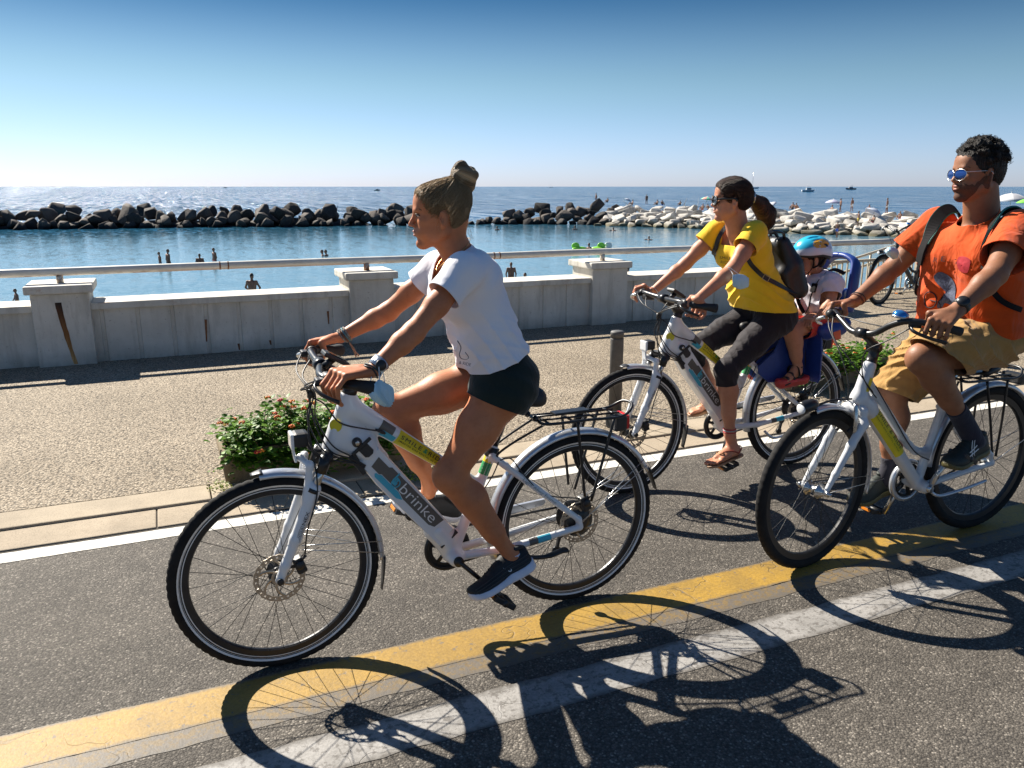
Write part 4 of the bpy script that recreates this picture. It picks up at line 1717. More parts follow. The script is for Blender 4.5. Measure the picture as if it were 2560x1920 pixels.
    if fork_text:
        fd = unit(L(0.372, 0, 0.615) - L(0.310, 0, 0.47))
        fn = np.array([-fd[2], 0, fd[0]])
        fo = L(0.3125, -0.0775, 0.468)
        tb = MB()
        tb.add(text_fit('SUNTOUR', fo - fn * 0.0035, fd, fn, 0.050, 0.0075), 0, False)
        tb.add(text_fit('NEX', L(0.3345, -0.0795, 0.522) - fn * 0.005, fd, fn, 0.046, 0.011), 0, False)
        q = fo + fd * 0.025 + fn * 0.0002
        for u, v, w, h in ((0, 0.0062, 0.054, 0.0008), (0, -0.0060, 0.054, 0.0008), (0.027, 0, 0.0008, 0.013), (-0.027, 0, 0.0008, 0.013)):
            tb.add(box(q + fd * u + fn * v, (w, h, 0.0006), basis(fd, fn, np.cross(fd, fn))), 0, False)
        tb.build('lettering', M_LETB, fko)
    brake_caliper(root, L(0.318, -0.047, 0.375), M_BLK)
    brake_caliper(root, L(1.368, -0.050, 0.420), M_BLK, 0.032)
    # --- mudguards and stays
    fg = guard(L(FA[0], 0, FA[1]), 0, 0.352, -2, 96, name='mudguard', parent=root, tips=((94, 6, -0.002), (-1, -20, 0.012)))
    mb = MB()
    for sg in (-1, 1):
        mb.add(tube([L(0.325, sg * 0.072, 0.435), L(0.603, sg * 0.027, 0.352)], 0.0016, 6))
        mb.add(tube([L(0.325, sg * 0.072, 0.450), L(0.600, sg * 0.027, 0.395)], 0.0016, 6))
    mb.build('stay', M_STEEL, fg)
    rg = guard(L(RA[0], 0, RA[1]), 0, 0.354, 26, 196, name='mudguard', parent=root, tips=((27, -17, 0.010),))
    mb = MB()
    for sg in (-1, 1):
        mb.add(tube([L(1.352, sg * 0.068, 0.355), L(1.655, sg * 0.027, 0.518)], 0.0016, 6))
        mb.add(tube([L(1.352, sg * 0.068, 0.350), L(1.640, sg * 0.027, 0.545)], 0.0016, 6))
    mb.build('stay', M_STEEL, rg)
    # --- rack and lamp
    rk = rack_mesh(L, 1.175, 1.572, 0.748, 0.742, 0.062, (((1.325, 0.745), (1.360, 0.452)), ((1.480, 0.742), (1.388, 0.428))), RA)
    for sg in (-1, 1):
        rk.add(tube(spline([L(1.205, sg * 0.045, 0.744), L(1.09, sg * 0.035, 0.690), L(1.032, sg * 0.030, 0.655), L(1.024, sg * 0.024, 0.635)], 5), 0.0045, 8))
    rk.add(ellipsoid(L(1.170, -0.034, 0.765), 0.012, None, 10, 8))
    rk.add(ellipsoid(L(1.170, 0.034, 0.765), 0.012, None, 10, 8))
    rko = rk.build('luggage_rack', M_BLKM, root)
    mb = MB().add(box(L(1.525, 0, 0.705), (0.05, 0.085, 0.06), None, 0.010), 0, False)
    tl = mb.build('rear_light', M_BLK, root)
    MB().add(box(L(1.553, 0, 0.708), (0.018, 0.080, 0.056), None, 0.008), 0, False).build('lens', M_REDL, tl)
    # --- seat
    MB().add(tube([L(1.016, 0, 0.655), L(1.080, 0, 0.81)], 0.0145, 14)).build('seat_post', M_BLKM, root)
    MB().add(tube([L(1.009, 0, 0.635), L(1.022, 0, 0.668)], 0.023, 16)).build('seat_clamp', M_BLKM, root)
    V, Q = saddle_mesh(L(1.065, 0, 0.838), 0.24, 0.17)
    mesh_obj('saddle', V, Q, M_SADDLE, root)
    # --- cockpit
    st = MB()
    st.add(tube([L(0.513, 0, 0.905), L(0.527, 0, 0.945)], 0.024, 18), 0)
    st.add(tube([L(0.527, 0, 0.942), L(0.532, 0, 0.958)], 0.027, 18), 0)
    st.add(tube(spline([L(0.526, 0, 0.945), L(0.50, 0, 0.972), L(0.43, 0, 1.018)], 5), [0.024] * 5 + [0.020] * 6, 14), 0)
    st.add(tube([L(0.43, -0.026, 1.02), L(0.43, 0.026, 1.02)], 0.022, 16), 0)
    st.build('stem', M_BLKM, root)
    bar = MB().add(tube(spline([L(0.520, -0.292, 1.004), L(0.455, -0.262, 1.012), L(0.402, -0.20, 1.026), L(0.410, -0.10, 1.024), L(0.430, 0, 1.02), L(0.430, 0.10, 1.024), L(0.438, 0.20, 1.028), L(0.485, 0.262, 1.016), L(0.545, 0.292, 1.008)], 6), 0.0125, 12)).build('handlebar', M_BLKM, root)
    for sg, (xa, xb) in ((-1, (0.428, 0.528)), (1, (0.456, 0.553))):
        P = np.array([L(xa, sg * 0.242, 1.018), L((xa + xb) / 2 + 0.0, sg * 0.268, 1.011), L(xb, sg * 0.298, 1.003)])
        e = unit(P[2] - P[1])
        g = MB().add(tube(np.concatenate([spline(P, 4), [P[2] + e * 0.006, P[2] + e * 0.010]]), [0.0165, 0.0165, 0.0160, 0.0160, 0.0165, 0.0175, 0.019, 0.021, 0.0215, 0.021, 0.013], 14))
        g.build('grip', M_GRIP, bar)
        q = L(xa - 0.018, sg * 0.215, 1.024)
        lv = MB()
        lv.add(tube([q - np.array([0, sg * 0.02, 0]), q + np.array([0.008, sg * 0.016, -0.002])], 0.019, 14), 0)
        lv.add(box(q + (-0.018, 0, -0.006), (0.035, 0.04, 0.022), None, 0.006), 0, False)
        lv.add(tube(spline([q + (-0.030, sg * 0.0, -0.008), q + (-0.040, sg * 0.03, -0.018), q + (-0.022, sg * 0.065, -0.034), q + (0.015, sg * 0.095, -0.050)], 4), [(0.0055, 0.008)] * 10 + [(0.005, 0.007)] * 3, 8), 1)
        lv.build('brake_lever', [M_BLK, M_BLKM if sg < 0 else M_STEEL], bar)
        sh = MB().add(box(q + (0.006, -sg * 0.05, -0.018), (0.05, 0.038, 0.030), None, 0.010), 0, False)
        sh.add(tube([q + (0.02, -sg * 0.05, -0.03), q + (0.05, -sg * 0.04, -0.035)], 0.006, 8))
        sh.build('gear_shifter', M_BLK, bar)
    dsp = MB().add(box(L(0.468, -0.055, 1.050), (0.085, 0.065, 0.014), basis((0.86, 0, -0.5), (0, 1, 0), (0.5, 0, 0.86)), 0.004), 0, False)
    dsp.add(tube([L(0.432, -0.055, 1.027), L(0.462, -0.055, 1.047)], 0.011, 10), 0)
    dso = dsp.build('display', M_BLK, bar)
    MB().add(box(L(0.4722, -0.055, 1.0578), (0.06, 0.05, 0.0015), basis((0.86, 0, -0.5), (0, 1, 0), (0.5, 0, 0.86))), 0, False).build('screen', simple('display_glass', (0.03, 0.035, 0.03), 0.1), dso)
    # --- cables
    cb = MB()
    rr = np.random.default_rng(3)
    hub_ = L(0.392, -0.02, 0.935)
    for i, (src, mid, end) in enumerate((
            (L(0.375, -0.205, 1.018), L(0.360, -0.12, 0.985), [L(0.375, -0.04, 0.85), L(0.385, -0.055, 0.72), L(0.383, -0.080, 0.62), L(0.345, -0.082, 0.50), L(0.335, -0.07, 0.42), L(0.325, -0.06, 0.40)]),
            (L(0.405, 0.205, 1.020), L(0.370, 0.10, 0.985), [L(0.378, -0.01, 0.85), L(0.41, -0.040, 0.76), L(0.460, -0.046, 0.722), L(0.515, -0.048, 0.695), L(0.545, -0.046, 0.672)]),
            (L(0.405, -0.16, 1.005), L(0.372, -0.09, 0.97), [L(0.400, -0.03, 0.83), L(0.440, -0.045, 0.745), L(0.505, -0.050, 0.712), L(0.548, -0.046, 0.676)]),
            (L(0.425, 0.15, 1.010), L(0.385, 0.08, 0.97), [L(0.405, -0.01, 0.85), L(0.445, -0.045, 0.765), L(0.50, -0.049, 0.722), L(0.55, -0.046, 0.68)]),
            (L(0.455, -0.055, 1.040), L(0.400, -0.05, 0.98), [L(0.430, -0.035, 0.90), L(0.475, -0.040, 0.835), L(0.56, -0.040, 0.803), L(0.606, -0.037, 0.790)]),
            (L(0.365, -0.22, 1.012), L(0.350, -0.10, 0.97), [L(0.372, -0.05, 0.80), L(0.40, -0.05, 0.74), L(0.455, -0.048, 0.712), L(0.53, -0.049, 0.690)]))):
        P = spline([src, mid, hub_ + rr.normal(0, 0.004, 3)] + end, 7)
        cb.add(tube(P, 0.0026, 7))
    cb.add(tube([hub_ + (0, 0, 0.014), hub_ - (0, 0, 0.012)], [0.011, 0.012], 10))
    cb.build('cable', M_BLK, root)
    cb = MB()
    cb.add(tube(spline([L(1.03, -0.028, 0.625), L(1.07, -0.045, 0.632), L(1.115, -0.045, 0.572), L(1.20, -0.050, 0.480), L(1.33, -0.056, 0.445), L(1.365, -0.055, 0.440)], 6), 0.0024, 7))
    cb.add(tube(spline([L(0.925, -0.03, 0.50), L(0.955, -0.042, 0.52), L(1.00, -0.04, 0.575), L(1.03, -0.03, 0.625)], 6), 0.0024, 7))
    cb.build('cable', M_BLK, root)
    MB().add(tube([L(0.590, -0.036, 0.797), L(0.612, -0.0355, 0.785), L(0.622, -0.034, 0.778)], [0.004, 0.0065, 0.004], 8)).build('cable_port', M_BLK, fr)
    MB().add(prism([(-0.035, -0.012), (0.045, -0.018), (0.050, -0.004), (-0.028, 0.016)], 0.014, L(0.525, -0.040, 0.694), d, n, 0.003), 0, False).build('cable_port', M_BLK, fr)
    # --- head lamp
    hl = MB().add(box(L(0.352, 0, 0.786), (0.050, 0.062, 0.048), None, 0.012), 0, False)
    hl.add(tube(spline([L(0.372, 0, 0.775), L(0.385, 0, 0.745), L(0.425, 0, 0.735)], 5), 0.006, 8), 0)
    hlo = hl.build('head_light', M_BLK, root)
    MB().add(box(L(0.325, 0, 0.784), (0.012, 0.060, 0.052), None, 0.006), 0, False).build('lens', M_LENS, hlo)
    MB().add(box(L(0.330, 0, 0.735), (0.008, 0.034, 0.048), basis((1, 0, 0.15), (0, 1, 0), (-0.15, 0, 1)), 0.003), 0, False).build('reflector', M_LENS, hlo)
    # --- drive
    cg = MB()
    cc = L(BBc[0], 0.052, BBc[1])
    for k in range(5):
        a = 2 * PI * k / 5 + 0.3
        cg.add(tube([cc, cc + np.array([math.cos(a), 0, math.sin(a)]) * 0.062], (0.006, 0.008), 8), 0)
    cg.add(lathe([(0.058, -0.002), (0.076, -0.002), (0.076, 0.002), (0.058, 0.002)], cc, YAX, 44, True), 0, False)
    cg.add(lathe([(0.074, -0.008), (0.086, -0.008), (0.088, 0.0), (0.086, 0.008), (0.074, 0.008)], cc, YAX, 44, True), 0, True)
    cg.build('chainring', M_BLKM, root)
    ch = MB()
    rcc = L(RA[0], 0.045, RA[1])
    for sgn, rz in ((1, 0.036), (-1, 0.036)):
        p0, p1 = cc + np.array([0.02, 0, sgn * 0.072]), rcc + np.array([-0.004, 0, sgn * rz if sgn > 0 else -0.06])
        N = 46
        for i in range(N):
            q = p0 + (p1 - p0) * (i + 0.5) / N
            ch.add(box(q, (0.0105, 0.006 if i % 2 else 0.004, 0.0075), basis(p1 - p0, YAX, np.cross(p1 - p0, YAX))), 0, False)
    ch.build('chain', M_BLKM, root)
    gd = MB().add(prism([(0.94, 0.352), (1.25, 0.388), (1.262, 0.398), (1.255, 0.412), (1.06, 0.402), (0.94, 0.378)], 0.012, L(0, 0.062, 0), (1, 0, 0), (0, 0, 1), 0.004), 0, False)
    gd.build('chain_guard', M_SILV, root)
    rd = MB().add(lathe([(0.03, -0.012), (0.05, -0.006), (0.045, 0.0), (0.034, 0.006), (0.02, 0.012)], rcc, YAX, 28), 0)
    rd.add(tube(spline([rcc + (0.0, 0.012, -0.03), rcc + (-0.03, 0.012, -0.09), rcc + (-0.045, 0.012, -0.15)], 4), (0.012, 0.006), 8), 0)
    for q in ((-0.03, 0.012, -0.085), (-0.045, 0.012, -0.15)):
        rd.add(lathe([(0.018, -0.004), (0.018, 0.004)], rcc + np.array(q), YAX, 16), 0)
    rd.build('derailleur', M_BLKM, root)
    # --- cranks and pedals (near crank as seen, the far one opposite)
    cx, cz, pp, pf = crank_near
    for sg in (-1, 1):
        ex, ez = (cx, cz) if sg < 0 else (2 * BBc[0] - cx, 2 * BBc[1] - cz)
        o0, o1 = sg * 0.066, sg * 0.092
        k = MB()
        k.add(tube([L(BBc[0], o0 - 0.008 * sg, BBc[1]), L(BBc[0], o0 + 0.014 * sg, BBc[1])], 0.018, 16), 0)
        k.add(tube(spline([L(BBc[0], o0, BBc[1]), L((BBc[0] + ex) / 2, (o0 + o1) / 2, (BBc[1] + ez) / 2), L(ex, o1, ez)], 4), [(0.0085, 0.0165)] * 5 + [(0.0075, 0.0135)] * 4, 10, up=YAX, power=0.7), 0)
        k.add(tube([L(ex, o1 - 0.01 * sg, ez), L(ex, o1 + 0.012 * sg, ez)], 0.0145, 14), 0)
        ko = k.build('crank', M_BLKM, root)
        pedal_at(ko, L(ex, sg * 0.152, ez), YAX, pp if sg < 0 else pf)
    if kickstand:
        MB().add(tube(spline([L(1.085, -0.074, 0.292), L(1.12, -0.085, 0.262), L(1.19, -0.088, 0.250), L(1.255, -0.090, 0.262), L(1.278, -0.090, 0.262)], 4), [(0.008, 0.008)] * 6 + [(0.008, 0.010)] * 3 + [(0.009, 0.016)] * 4 + [(0.009, 0.021)] * 3 + [(0.006, 0.014)], 10, up=YAX)).build('kickstand', M_BLK, root)
    return root


Y1, Y2, Y3 = 2.515, 3.40, 2.37
DX2 = 1.885
bike1 = ebike(Y1, 0.0, 'white electric bicycle nearest the camera, ridden by the person in white shirt', (0.985, 0.158, -0.62, -0.35))
bike2 = ebike(Y2, DX2, 'white electric bicycle with the blue child seat, ridden by the person in yellow', (0.780, 0.128, 0.27, 0.1), kickstand=False)
MB().add(tube(spline([np.array([2.97, Y2 - 0.075, 0.255]), np.array([3.02, Y2 - 0.088, 0.215]), np.array([3.12, Y2 - 0.09, 0.225]), np.array([3.22, Y2 - 0.09, 0.250])], 4), [(0.008, 0.010)] * 13, 8, up=YAX)).build('kickstand', M_SILV, bike2)


# ------------------------------------------------------------------ white city bicycle
def citybike(Y0, dx, rot, label, paint, near_crank=(3.085, 0.44), loc=None, stickers=True, tyre_stripe=False):
    def L(x, o, z):
        return np.array([x + dx, Y0 + o, z])
    root = thing('city_bicycle', (3.0 + dx, Y0, 0), label, 'bicycle')
    FA, RA, BBc = (2.402, 0.345), (3.402, 0.345), (3.005, 0.277)
    wheel(root, L(FA[0], 0, FA[1]), rot, rout=0.345, wid=0.022, rim_mat=M_RIMA, spokes=28, stripe=False)
    wheel(root, L(RA[0], 0, RA[1]), 0.0, rout=0.345, wid=0.022, rim_mat=M_RIMA, spokes=28, stripe=False)
    s = Sdf()
    s.cone(L(2.640, 0, 0.850), L(2.596, 0, 0.705), 0.027, 0.029, 0.01)
    s.cone(L(2.604, 0, 0.715), L(2.650, 0, 0.672), 0.036, 0.040, 0.02)
    s.cone(L(2.640, 0, 0.690), L(3.000, 0, 0.285), 0.034, 0.027, 0.02)
    s.chain([L(2.630, 0, 0.795), L(2.885, 0, 0.510), L(2.925, 0, 0.470), L(2.970, 0, 0.438), L(3.025, 0, 0.425), L(3.062, 0, 0.428)], [0.019, 0.018, 0.018, 0.018, 0.018, 0.017], 0.01)
    s.cone(L(3.005, 0, 0.28), L(3.118, 0, 0.655), 0.0195, 0.0185, 0.012)
    s.cone(L(3.005, -0.045, 0.277), L(3.005, 0.045, 0.277), 0.027, 0.027, 0.012)
    for sg in (-1, 1):
        s.cone(L(3.02, sg * 0.03, 0.280), L(3.40, sg * 0.060, 0.338), 0.0155, 0.0125, 0.012)
        s.chain([L(3.40, sg * 0.06, 0.340), L(3.385, sg * 0.06, 0.385), L(3.30, sg * 0.055, 0.47), L(3.105, sg * 0.02, 0.62)], [0.0115, 0.0110, 0.0105, 0.0105], 0.012)
    fr = sdf_obj('frame', s, paint, root, 0.0046)
    # fork, turned with the wheel about the steering axis
    ax = np.array([-math.sin(rot), math.cos(rot), 0.0])
    c0 = L(FA[0], 0, FA[1])
    fk = Sdf()
    for sg in (-1, 1):
        o = ax * sg * 0.055
        fk.chain([c0 + o, c0 + o + (0.045, 0, 0.075), c0 + o + (0.115, 0, 0.19), L(2.575, 0, 0.62) + o, L(2.585, 0, 0.672) + o * 0.55], [0.0105, 0.0135, 0.017, 0.019, 0.018], 0.012)
    fk.cone(L(2.585, 0, 0.672) - ax * 0.04, L(2.585, 0, 0.672) + ax * 0.04, 0.020, 0.020, 0.015)
    fko = sdf_obj('fork', fk, paint, root, 0.0046)
    nut = MB()
    for sg in (-1, 1):
        nut.add(lathe([(0.013, -0.004), (0.013, 0.008), (0.007, 0.012), (0.007, 0.02), (0.0001, 0.02)], c0 + ax * sg * 0.064, ax * sg, 14))
    nut.build('axle_nut', M_STEEL, fko)
    br = MB()                              # rim brake arms
    for sg in (-1, 1):
        q = L(2.560, 0, 0.615) + ax * sg * 0.05
        br.add(tube(spline([q + (-0.02, 0, -0.03), q + (-0.024, 0, 0.03), L(2.545, 0, 0.705) + ax * sg * 0.035], 4), (0.008, 0.010), 8), 0)
        br.add(box(L(2.545, 0, 0.60) + ax * sg * 0.026, (0.055, 0.012, 0.012), basis((0.75, 0, 0.66), YAX, (-0.66, 0, 0.75)), 0.003), 1, False)
    br.add(tube(spline([L(2.545, 0.035, 0.705), L(2.54, 0.0, 0.712), L(2.545, -0.035, 0.705)], 4), 0.003, 6), 0)
    br.build('rim_brake', [M_STEEL, M_BLK], root)
    fg = guard(c0, rot, 0.362, -14, 100, half=0.028, name='mudguard', parent=root, tips=((100, 4, 0.0),))
    mb = MB()
    for sg in (-1, 1):
        mb.add(tube([c0 + ax * sg * 0.062, c0 + np.array([0.362, 0, 0.0]) + ax * sg * 0.027], 0.0017, 6))
    mb.build('stay', M_STEEL, fg)
    rg = guard(L(RA[0], 0, RA[1]), 0, 0.362, -2, 178, half=0.028, name='mudguard', parent=root, tips=((-2, -12, 0.004),))
    mb = MB()
    for sg in (-1, 1):
        mb.add(tube([L(RA[0], sg * 0.066, RA[1]), L(RA[0] + 0.345, sg * 0.027, RA[1] + 0.10)], 0.0017, 6))
    mb.build('stay', M_STEEL, rg)
    rk = rack_mesh(L, 3.13, 3.545, 0.745, 0.735, 0.065, (((3.285, 0.735), (3.395, 0.362)), ((3.42, 0.735), (3.415, 0.372))), RA)
    rk.add(tube(spline([L(3.15, -0.03, 0.742), L(3.135, -0.028, 0.70), L(3.118, -0.022, 0.64)], 5), 0.0045, 8))
    rk.add(tube(spline([L(3.15, 0.03, 0.742), L(3.135, 0.028, 0.70), L(3.118, 0.022, 0.64)], 5), 0.0045, 8))
    rko = rk.build('luggage_rack', M_BLKM, root)
    sp = MB().add(tube([L(3.30, -0.04, 0.765), L(3.40, -0.02, 0.775), L(3.46, 0.02, 0.770)], 0.016, 10), 0)
    sp.build('elastic_strap', M_BLK, rko)
    tl = MB().add(box(L(3.555, 0, 0.715), (0.05, 0.10, 0.05), None, 0.012), 0, False).build('rear_light', M_BLK, root)
    MB().add(box(L(3.583, 0, 0.715), (0.014, 0.095, 0.042), None, 0.006), 0, False).build('lens', M_REDL, tl)
    MB().add(tube([L(3.116, 0, 0.645), L(3.185, 0, 0.84)], 0.014, 14)).build('seat_post', M_STEEL, root)
    V, Q = saddle_mesh(L(3.20, 0, 0.865), 0.26, 0.21)
    mesh_obj('saddle', V, Q, M_SADDLE, root)
    # cockpit: adjustable stem and swept bar
    st = MB()
    st.add(tube([L(2.640, 0, 0.848), L(2.652, 0, 0.885)], 0.022, 16), 0)
    st.add(tube(spline([L(2.652, 0, 0.882), L(2.658, 0, 0.925), L(2.625, 0, 0.962), L(2.580, 0, 0.992)], 5), [(0.022, 0.020)] * 8 + [(0.018, 0.016)] * 8, 12), 0)
    st.add(tube([L(2.655, -0.026, 0.928), L(2.655, 0.026, 0.928)], 0.020, 16), 0)
    st.add(tube([L(2.580, -0.024, 0.992), L(2.580, 0.024, 0.992)], 0.021, 16), 0)
    st.build('stem', M_BLKM, root)
    bar = MB().add(tube(spline([L(2.735, -0.300, 1.040), L(2.655, -0.262, 1.062), L(2.602, -0.20, 1.070), L(2.590, -0.13, 1.045), L(2.582, -0.06, 1.002), L(2.580, 0, 0.992), L(2.586, 0.06, 0.992), L(2.610, 0.13, 1.015), L(2.635, 0.20, 1.040), L(2.680, 0.255, 1.040), L(2.755, 0.295, 1.020)], 6), 0.0125, 12)).build('handlebar', M_BLKM, root)
    for sg, P in ((-1, [(2.648, -0.258, 1.063), (2.70, -0.284, 1.050), (2.752, -0.308, 1.035)]), (1, [(2.668, 0.247, 1.040), (2.715, 0.275, 1.030), (2.765, 0.30, 1.017)])):
        P = spline([L(*p) for p in P], 4)
        MB().add(tube(P, [0.0165] * 7 + [0.0175, 0.0165], 14)).build('grip', M_GRIP, bar)
        q = L(2.615, sg * 0.215, 1.062 if sg < 0 else 1.038)
        lv = MB().add(tube([q - np.array([0.01, sg * 0.02, 0]), q + np.array([0.015, sg * 0.016, 0])], 0.018, 12), 0)
        lv.add(tube(spline([q + (-0.025, 0, -0.012), q + (-0.035, sg * 0.03, -0.025), q + (0.0, sg * 0.07, -0.045), q + (0.055, sg * 0.10, -0.062)], 4), [(0.005, 0.008)] * 13, 8), 1)
        lv.build('brake_lever', [M_BLK, M_BLKM if sg < 0 else M_STEEL], bar)
    blo = MB().add(bell_mesh(L(2.590, -0.165, 1.085), 0.030)).build('bell', simple('blue_bell', (0.05, 0.25, 0.60), 0.15, 0.7), bar)
    V, F = lathe([(0.031, -0.002), (0.031, 0.004)], L(2.590, -0.165, 1.083), (0.1, -0.1, 1), 24)
    MB().add((V, F), 0).build('bell_rim', M_STEEL, blo)
    cb = MB()
    for src, pts in (((2.60, -0.225, 1.055), [(2.56, -0.14, 0.985), (2.545, -0.06, 0.93), (2.57, -0.03, 0.84), (2.60, -0.035, 0.78), (2.66, -0.036, 0.72)]),
                     ((2.62, 0.225, 1.030), [(2.565, 0.16, 0.985), (2.535, 0.06, 0.90), (2.53, 0.0, 0.80), (2.54, 0.0, 0.712)]),
                     ((2.60, 0.18, 1.030), [(2.55, 0.12, 0.96), (2.55, 0.02, 0.88), (2.585, -0.034, 0.80), (2.64, -0.033, 0.745)]),
                     ((2.60, -0.10, 1.03), [(2.585, 0.0, 1.035), (2.60, 0.10, 1.04), (2.62, 0.19, 1.035)])):
        cb.add(tube(spline([L(*src)] + [L(*p) for p in pts], 7), 0.0026, 7))
    cb.build('cable', M_BLK, root)
    cb = MB()
    cb.add(tube(spline([L(2.655, -0.03, 0.77), L(2.80, -0.024, 0.602), L(2.89, -0.022, 0.495), L(2.96, -0.022, 0.43), L(3.03, -0.03, 0.395)], 6), 0.0026, 7))
    cb.build('cable', M_BLK, root)
    hl = MB().add(tube(spline([L(2.275, -0.02, 0.712), L(2.32, -0.02, 0.722), L(2.36, -0.015, 0.725)], 4), [0.026, 0.027, 0.027, 0.026, 0.025, 0.023, 0.020, 0.016, 0.010], 18), 0)
    hl.add(tube(spline([L(2.35, -0.01, 0.71), L(2.45, 0, 0.722), L(2.56, 0, 0.718)], 4), 0.005, 8), 0)
    hlo = hl.build('head_light', M_BLKM, root)
    MB().add(ellipsoid(L(2.274, -0.02, 0.712), (0.006, 0.024, 0.022))).build('lens', M_LENS, hlo)
    # drive, in a round chain case
    cc = L(BBc[0], 0.052, BBc[1])
    cg = MB()
    cg.add(lathe([(0.080, -0.010), (0.097, -0.010), (0.100, 0.0), (0.097, 0.010), (0.080, 0.010)], cc, YAX, 40, True), 0, True)
    cg.build('chain_case', M_SILV, root)
    cg = MB()
    for k in range(5):
        a = 2 * PI * k / 5
        cg.add(tube([cc, cc + np.array([math.cos(a), 0, math.sin(a)]) * 0.075], (0.006, 0.011), 8), 0)
    cg.add(lathe([(0.066, -0.002), (0.086, -0.002), (0.086, 0.002), (0.066, 0.002)], cc, YAX, 40, True), 0, False)
    cg.build('chainring', M_BLKM, root)
    ch = MB()
    for sgn in (1, -1):
        p0, p1 = cc + np.array([0.02, 0, sgn * 0.08]), L(RA[0], 0.045, RA[1] + sgn * 0.035)
        for i in range(32):
            q = p0 + (p1 - p0) * (i + 0.5) / 32
            ch.add(box(q, (0.0105, 0.006 if i % 2 else 0.004, 0.0075), basis(p1 - p0, YAX, np.cross(p1 - p0, YAX))), 0, False)
    ch.build('chain', M_BLKM, root)
    for sg in (-1, 1):
        ex, ez = near_crank if sg < 0 else (2 * BBc[0] - near_crank[0], 2 * BBc[1] - near_crank[1])
        o0, o1 = sg * 0.064, sg * 0.088
        k = MB()
        k.add(tube([L(BBc[0], o0 - 0.008 * sg, BBc[1]), L(BBc[0], o0 + 0.014 * sg, BBc[1])], 0.017, 16), 0)
        k.add(tube([L(BBc[0], o0, BBc[1]), L(ex, o1, ez)], [(0.008, 0.0150), (0.007, 0.011)], 10, up=YAX), 0)
        ko = k.build('crank', M_STEEL, root)
        pedal_at(ko, L(ex, sg * 0.145, ez), YAX, -0.5 if sg < 0 else -0.15)
    MB().add(tube(spline([L(3.02, -0.065, 0.262), L(3.06, -0.08, 0.240), L(3.20, -0.088, 0.253), L(3.33, -0.094, 0.275)], 4), [(0.007, 0.009)] * 13, 8, up=YAX)).build('kickstand', M_SILV, root)
    if stickers:
        A, B = L(2.640, 0, 0.690), L(3.000, 0, 0.285)
        MB().add(wrap_strip(A, B, 0.034, 0.027, 0.06, 0.60, -60, 60), 0).build('yellow_sticker', M_YELD, fr)
        td = unit(B - A)
        tn = np.array([-td[2], 0, td[0]])
        tn = tn if tn[2] > 0 else -tn

        def S(t, h, lift=0.0024):
            return A + (B - A) * t + tn * h + np.array([0, -(0.034 - 0.007 * t) - lift, 0])
        tx = MB()
        tx.add(text_fit('SMILE & RIDE', S(0.10, 0.002), td, tn, 0.24, 0.014, spacing=1.2), 0, False)
        tx.add(text_fit('SMARTER BIKE RENTAL IN PISA', S(0.10, -0.012), td, tn, 0.24, 0.0065, spacing=1.2), 0, False)
        tx.build('lettering', M_LETB, fr)
        MB().add(wrap_strip(L(2.640, 0, 0.850), L(2.596, 0, 0.705), 0.027, 0.029, 0.30, 0.70, 10, 120, 0.0016, out=(-0.4, -1, 0)), 0).build('head_badge', M_YELD, fr)
    return root


bike3 = citybike(Y3, 0.0, 0.16, 'white step through city bicycle ridden by the person in orange', M_WP2)
M_DARKP = simple('dark_frame_paint', (0.05, 0.055, 0.06), 0.35, 0, 0.1)
parked = citybike(7.95, 6.5, 0.25, 'dark bicycle parked against the beige railing behind the person in orange', M_DARKP, stickers=False)
# ================================================================== people
ZR = {1: (740, 390, .289331), 2: (740, 840, .289331), 4: (980, 1000, .313508), 5: (1540, 420, .271248), 6: (1400, 740, .316456), 7: (1980, 320, .325477), 8: (1860, 760, .409836), 0: (0, 0, 1.157324)}


def meas(Y0):
    def K(z, x, y, o=0.0):
        a, b, s = ZR[z]
        return on_plane(a + x * s, b + y * s, Y0 + o)
    return K


M_SKIN_G = skin_mat('tanned_skin', (0.52, 0.200, 0.090), (0.43, 0.155, 0.068))
M_SKIN_W = skin_mat('light_tanned_skin', (0.55, 0.255, 0.150), (0.46, 0.20, 0.115))
M_SKIN_M = skin_mat('brown_skin', (0.30, 0.135, 0.072), (0.23, 0.10, 0.052))
M_SKIN_C = skin_mat('child_skin', (0.52, 0.26, 0.155), (0.45, 0.21, 0.12))
M_LIP = simple('lips', (0.36, 0.125, 0.10), 0.45, 0, 0.08)
M_EYEW = simple('eye_white', (0.62, 0.58, 0.54), 0.2, 0, 0.03)
M_IRIS = simple('iris', (0.05, 0.035, 0.02), 0.15, 0, 0.1)
M_BROW = simple('eyebrow_hair', (0.07, 0.04, 0.02), 0.7, 0, 0.3, 200)
M_MASK = cloth_mat('pale_blue_mask_paper', (0.50, 0.72, 0.84), (0.44, 0.66, 0.80), 500, 0.8, 0.2, 0.0, 20)
M_MASKW = simple('mask_loop', (0.75, 0.77, 0.78), 0.7)


def hair_mat(name, dark, mid, light, rough=0.45, sx=55.0, sy=2.5):
    t = NT(name)
    at = t.n('Attribute')
    at.attribute_name = 'strand'
    mp = t.n('Mapping')
    mp.inputs['Scale'].default_value = (sx, sy, 1)
    t.l(at.outputs['Vector'], mp.inputs['Vector'])
    f = t.noise(mp.outputs[0], 1.0, 5, 0.62)
    g = t.noise(mp.outputs[0], 4.0, 3, 0.6)
    c = t.ramp(f, [(0.28, dark), (0.52, mid), (0.75, light)])
    t.set(Base_Color=c, Roughness=rough, Specular_IOR_Level=0.25)
    b = t.bump(f, 0.9, 0.010)
    t.bump(g, 0.6, 0.004, b)
    return t.m


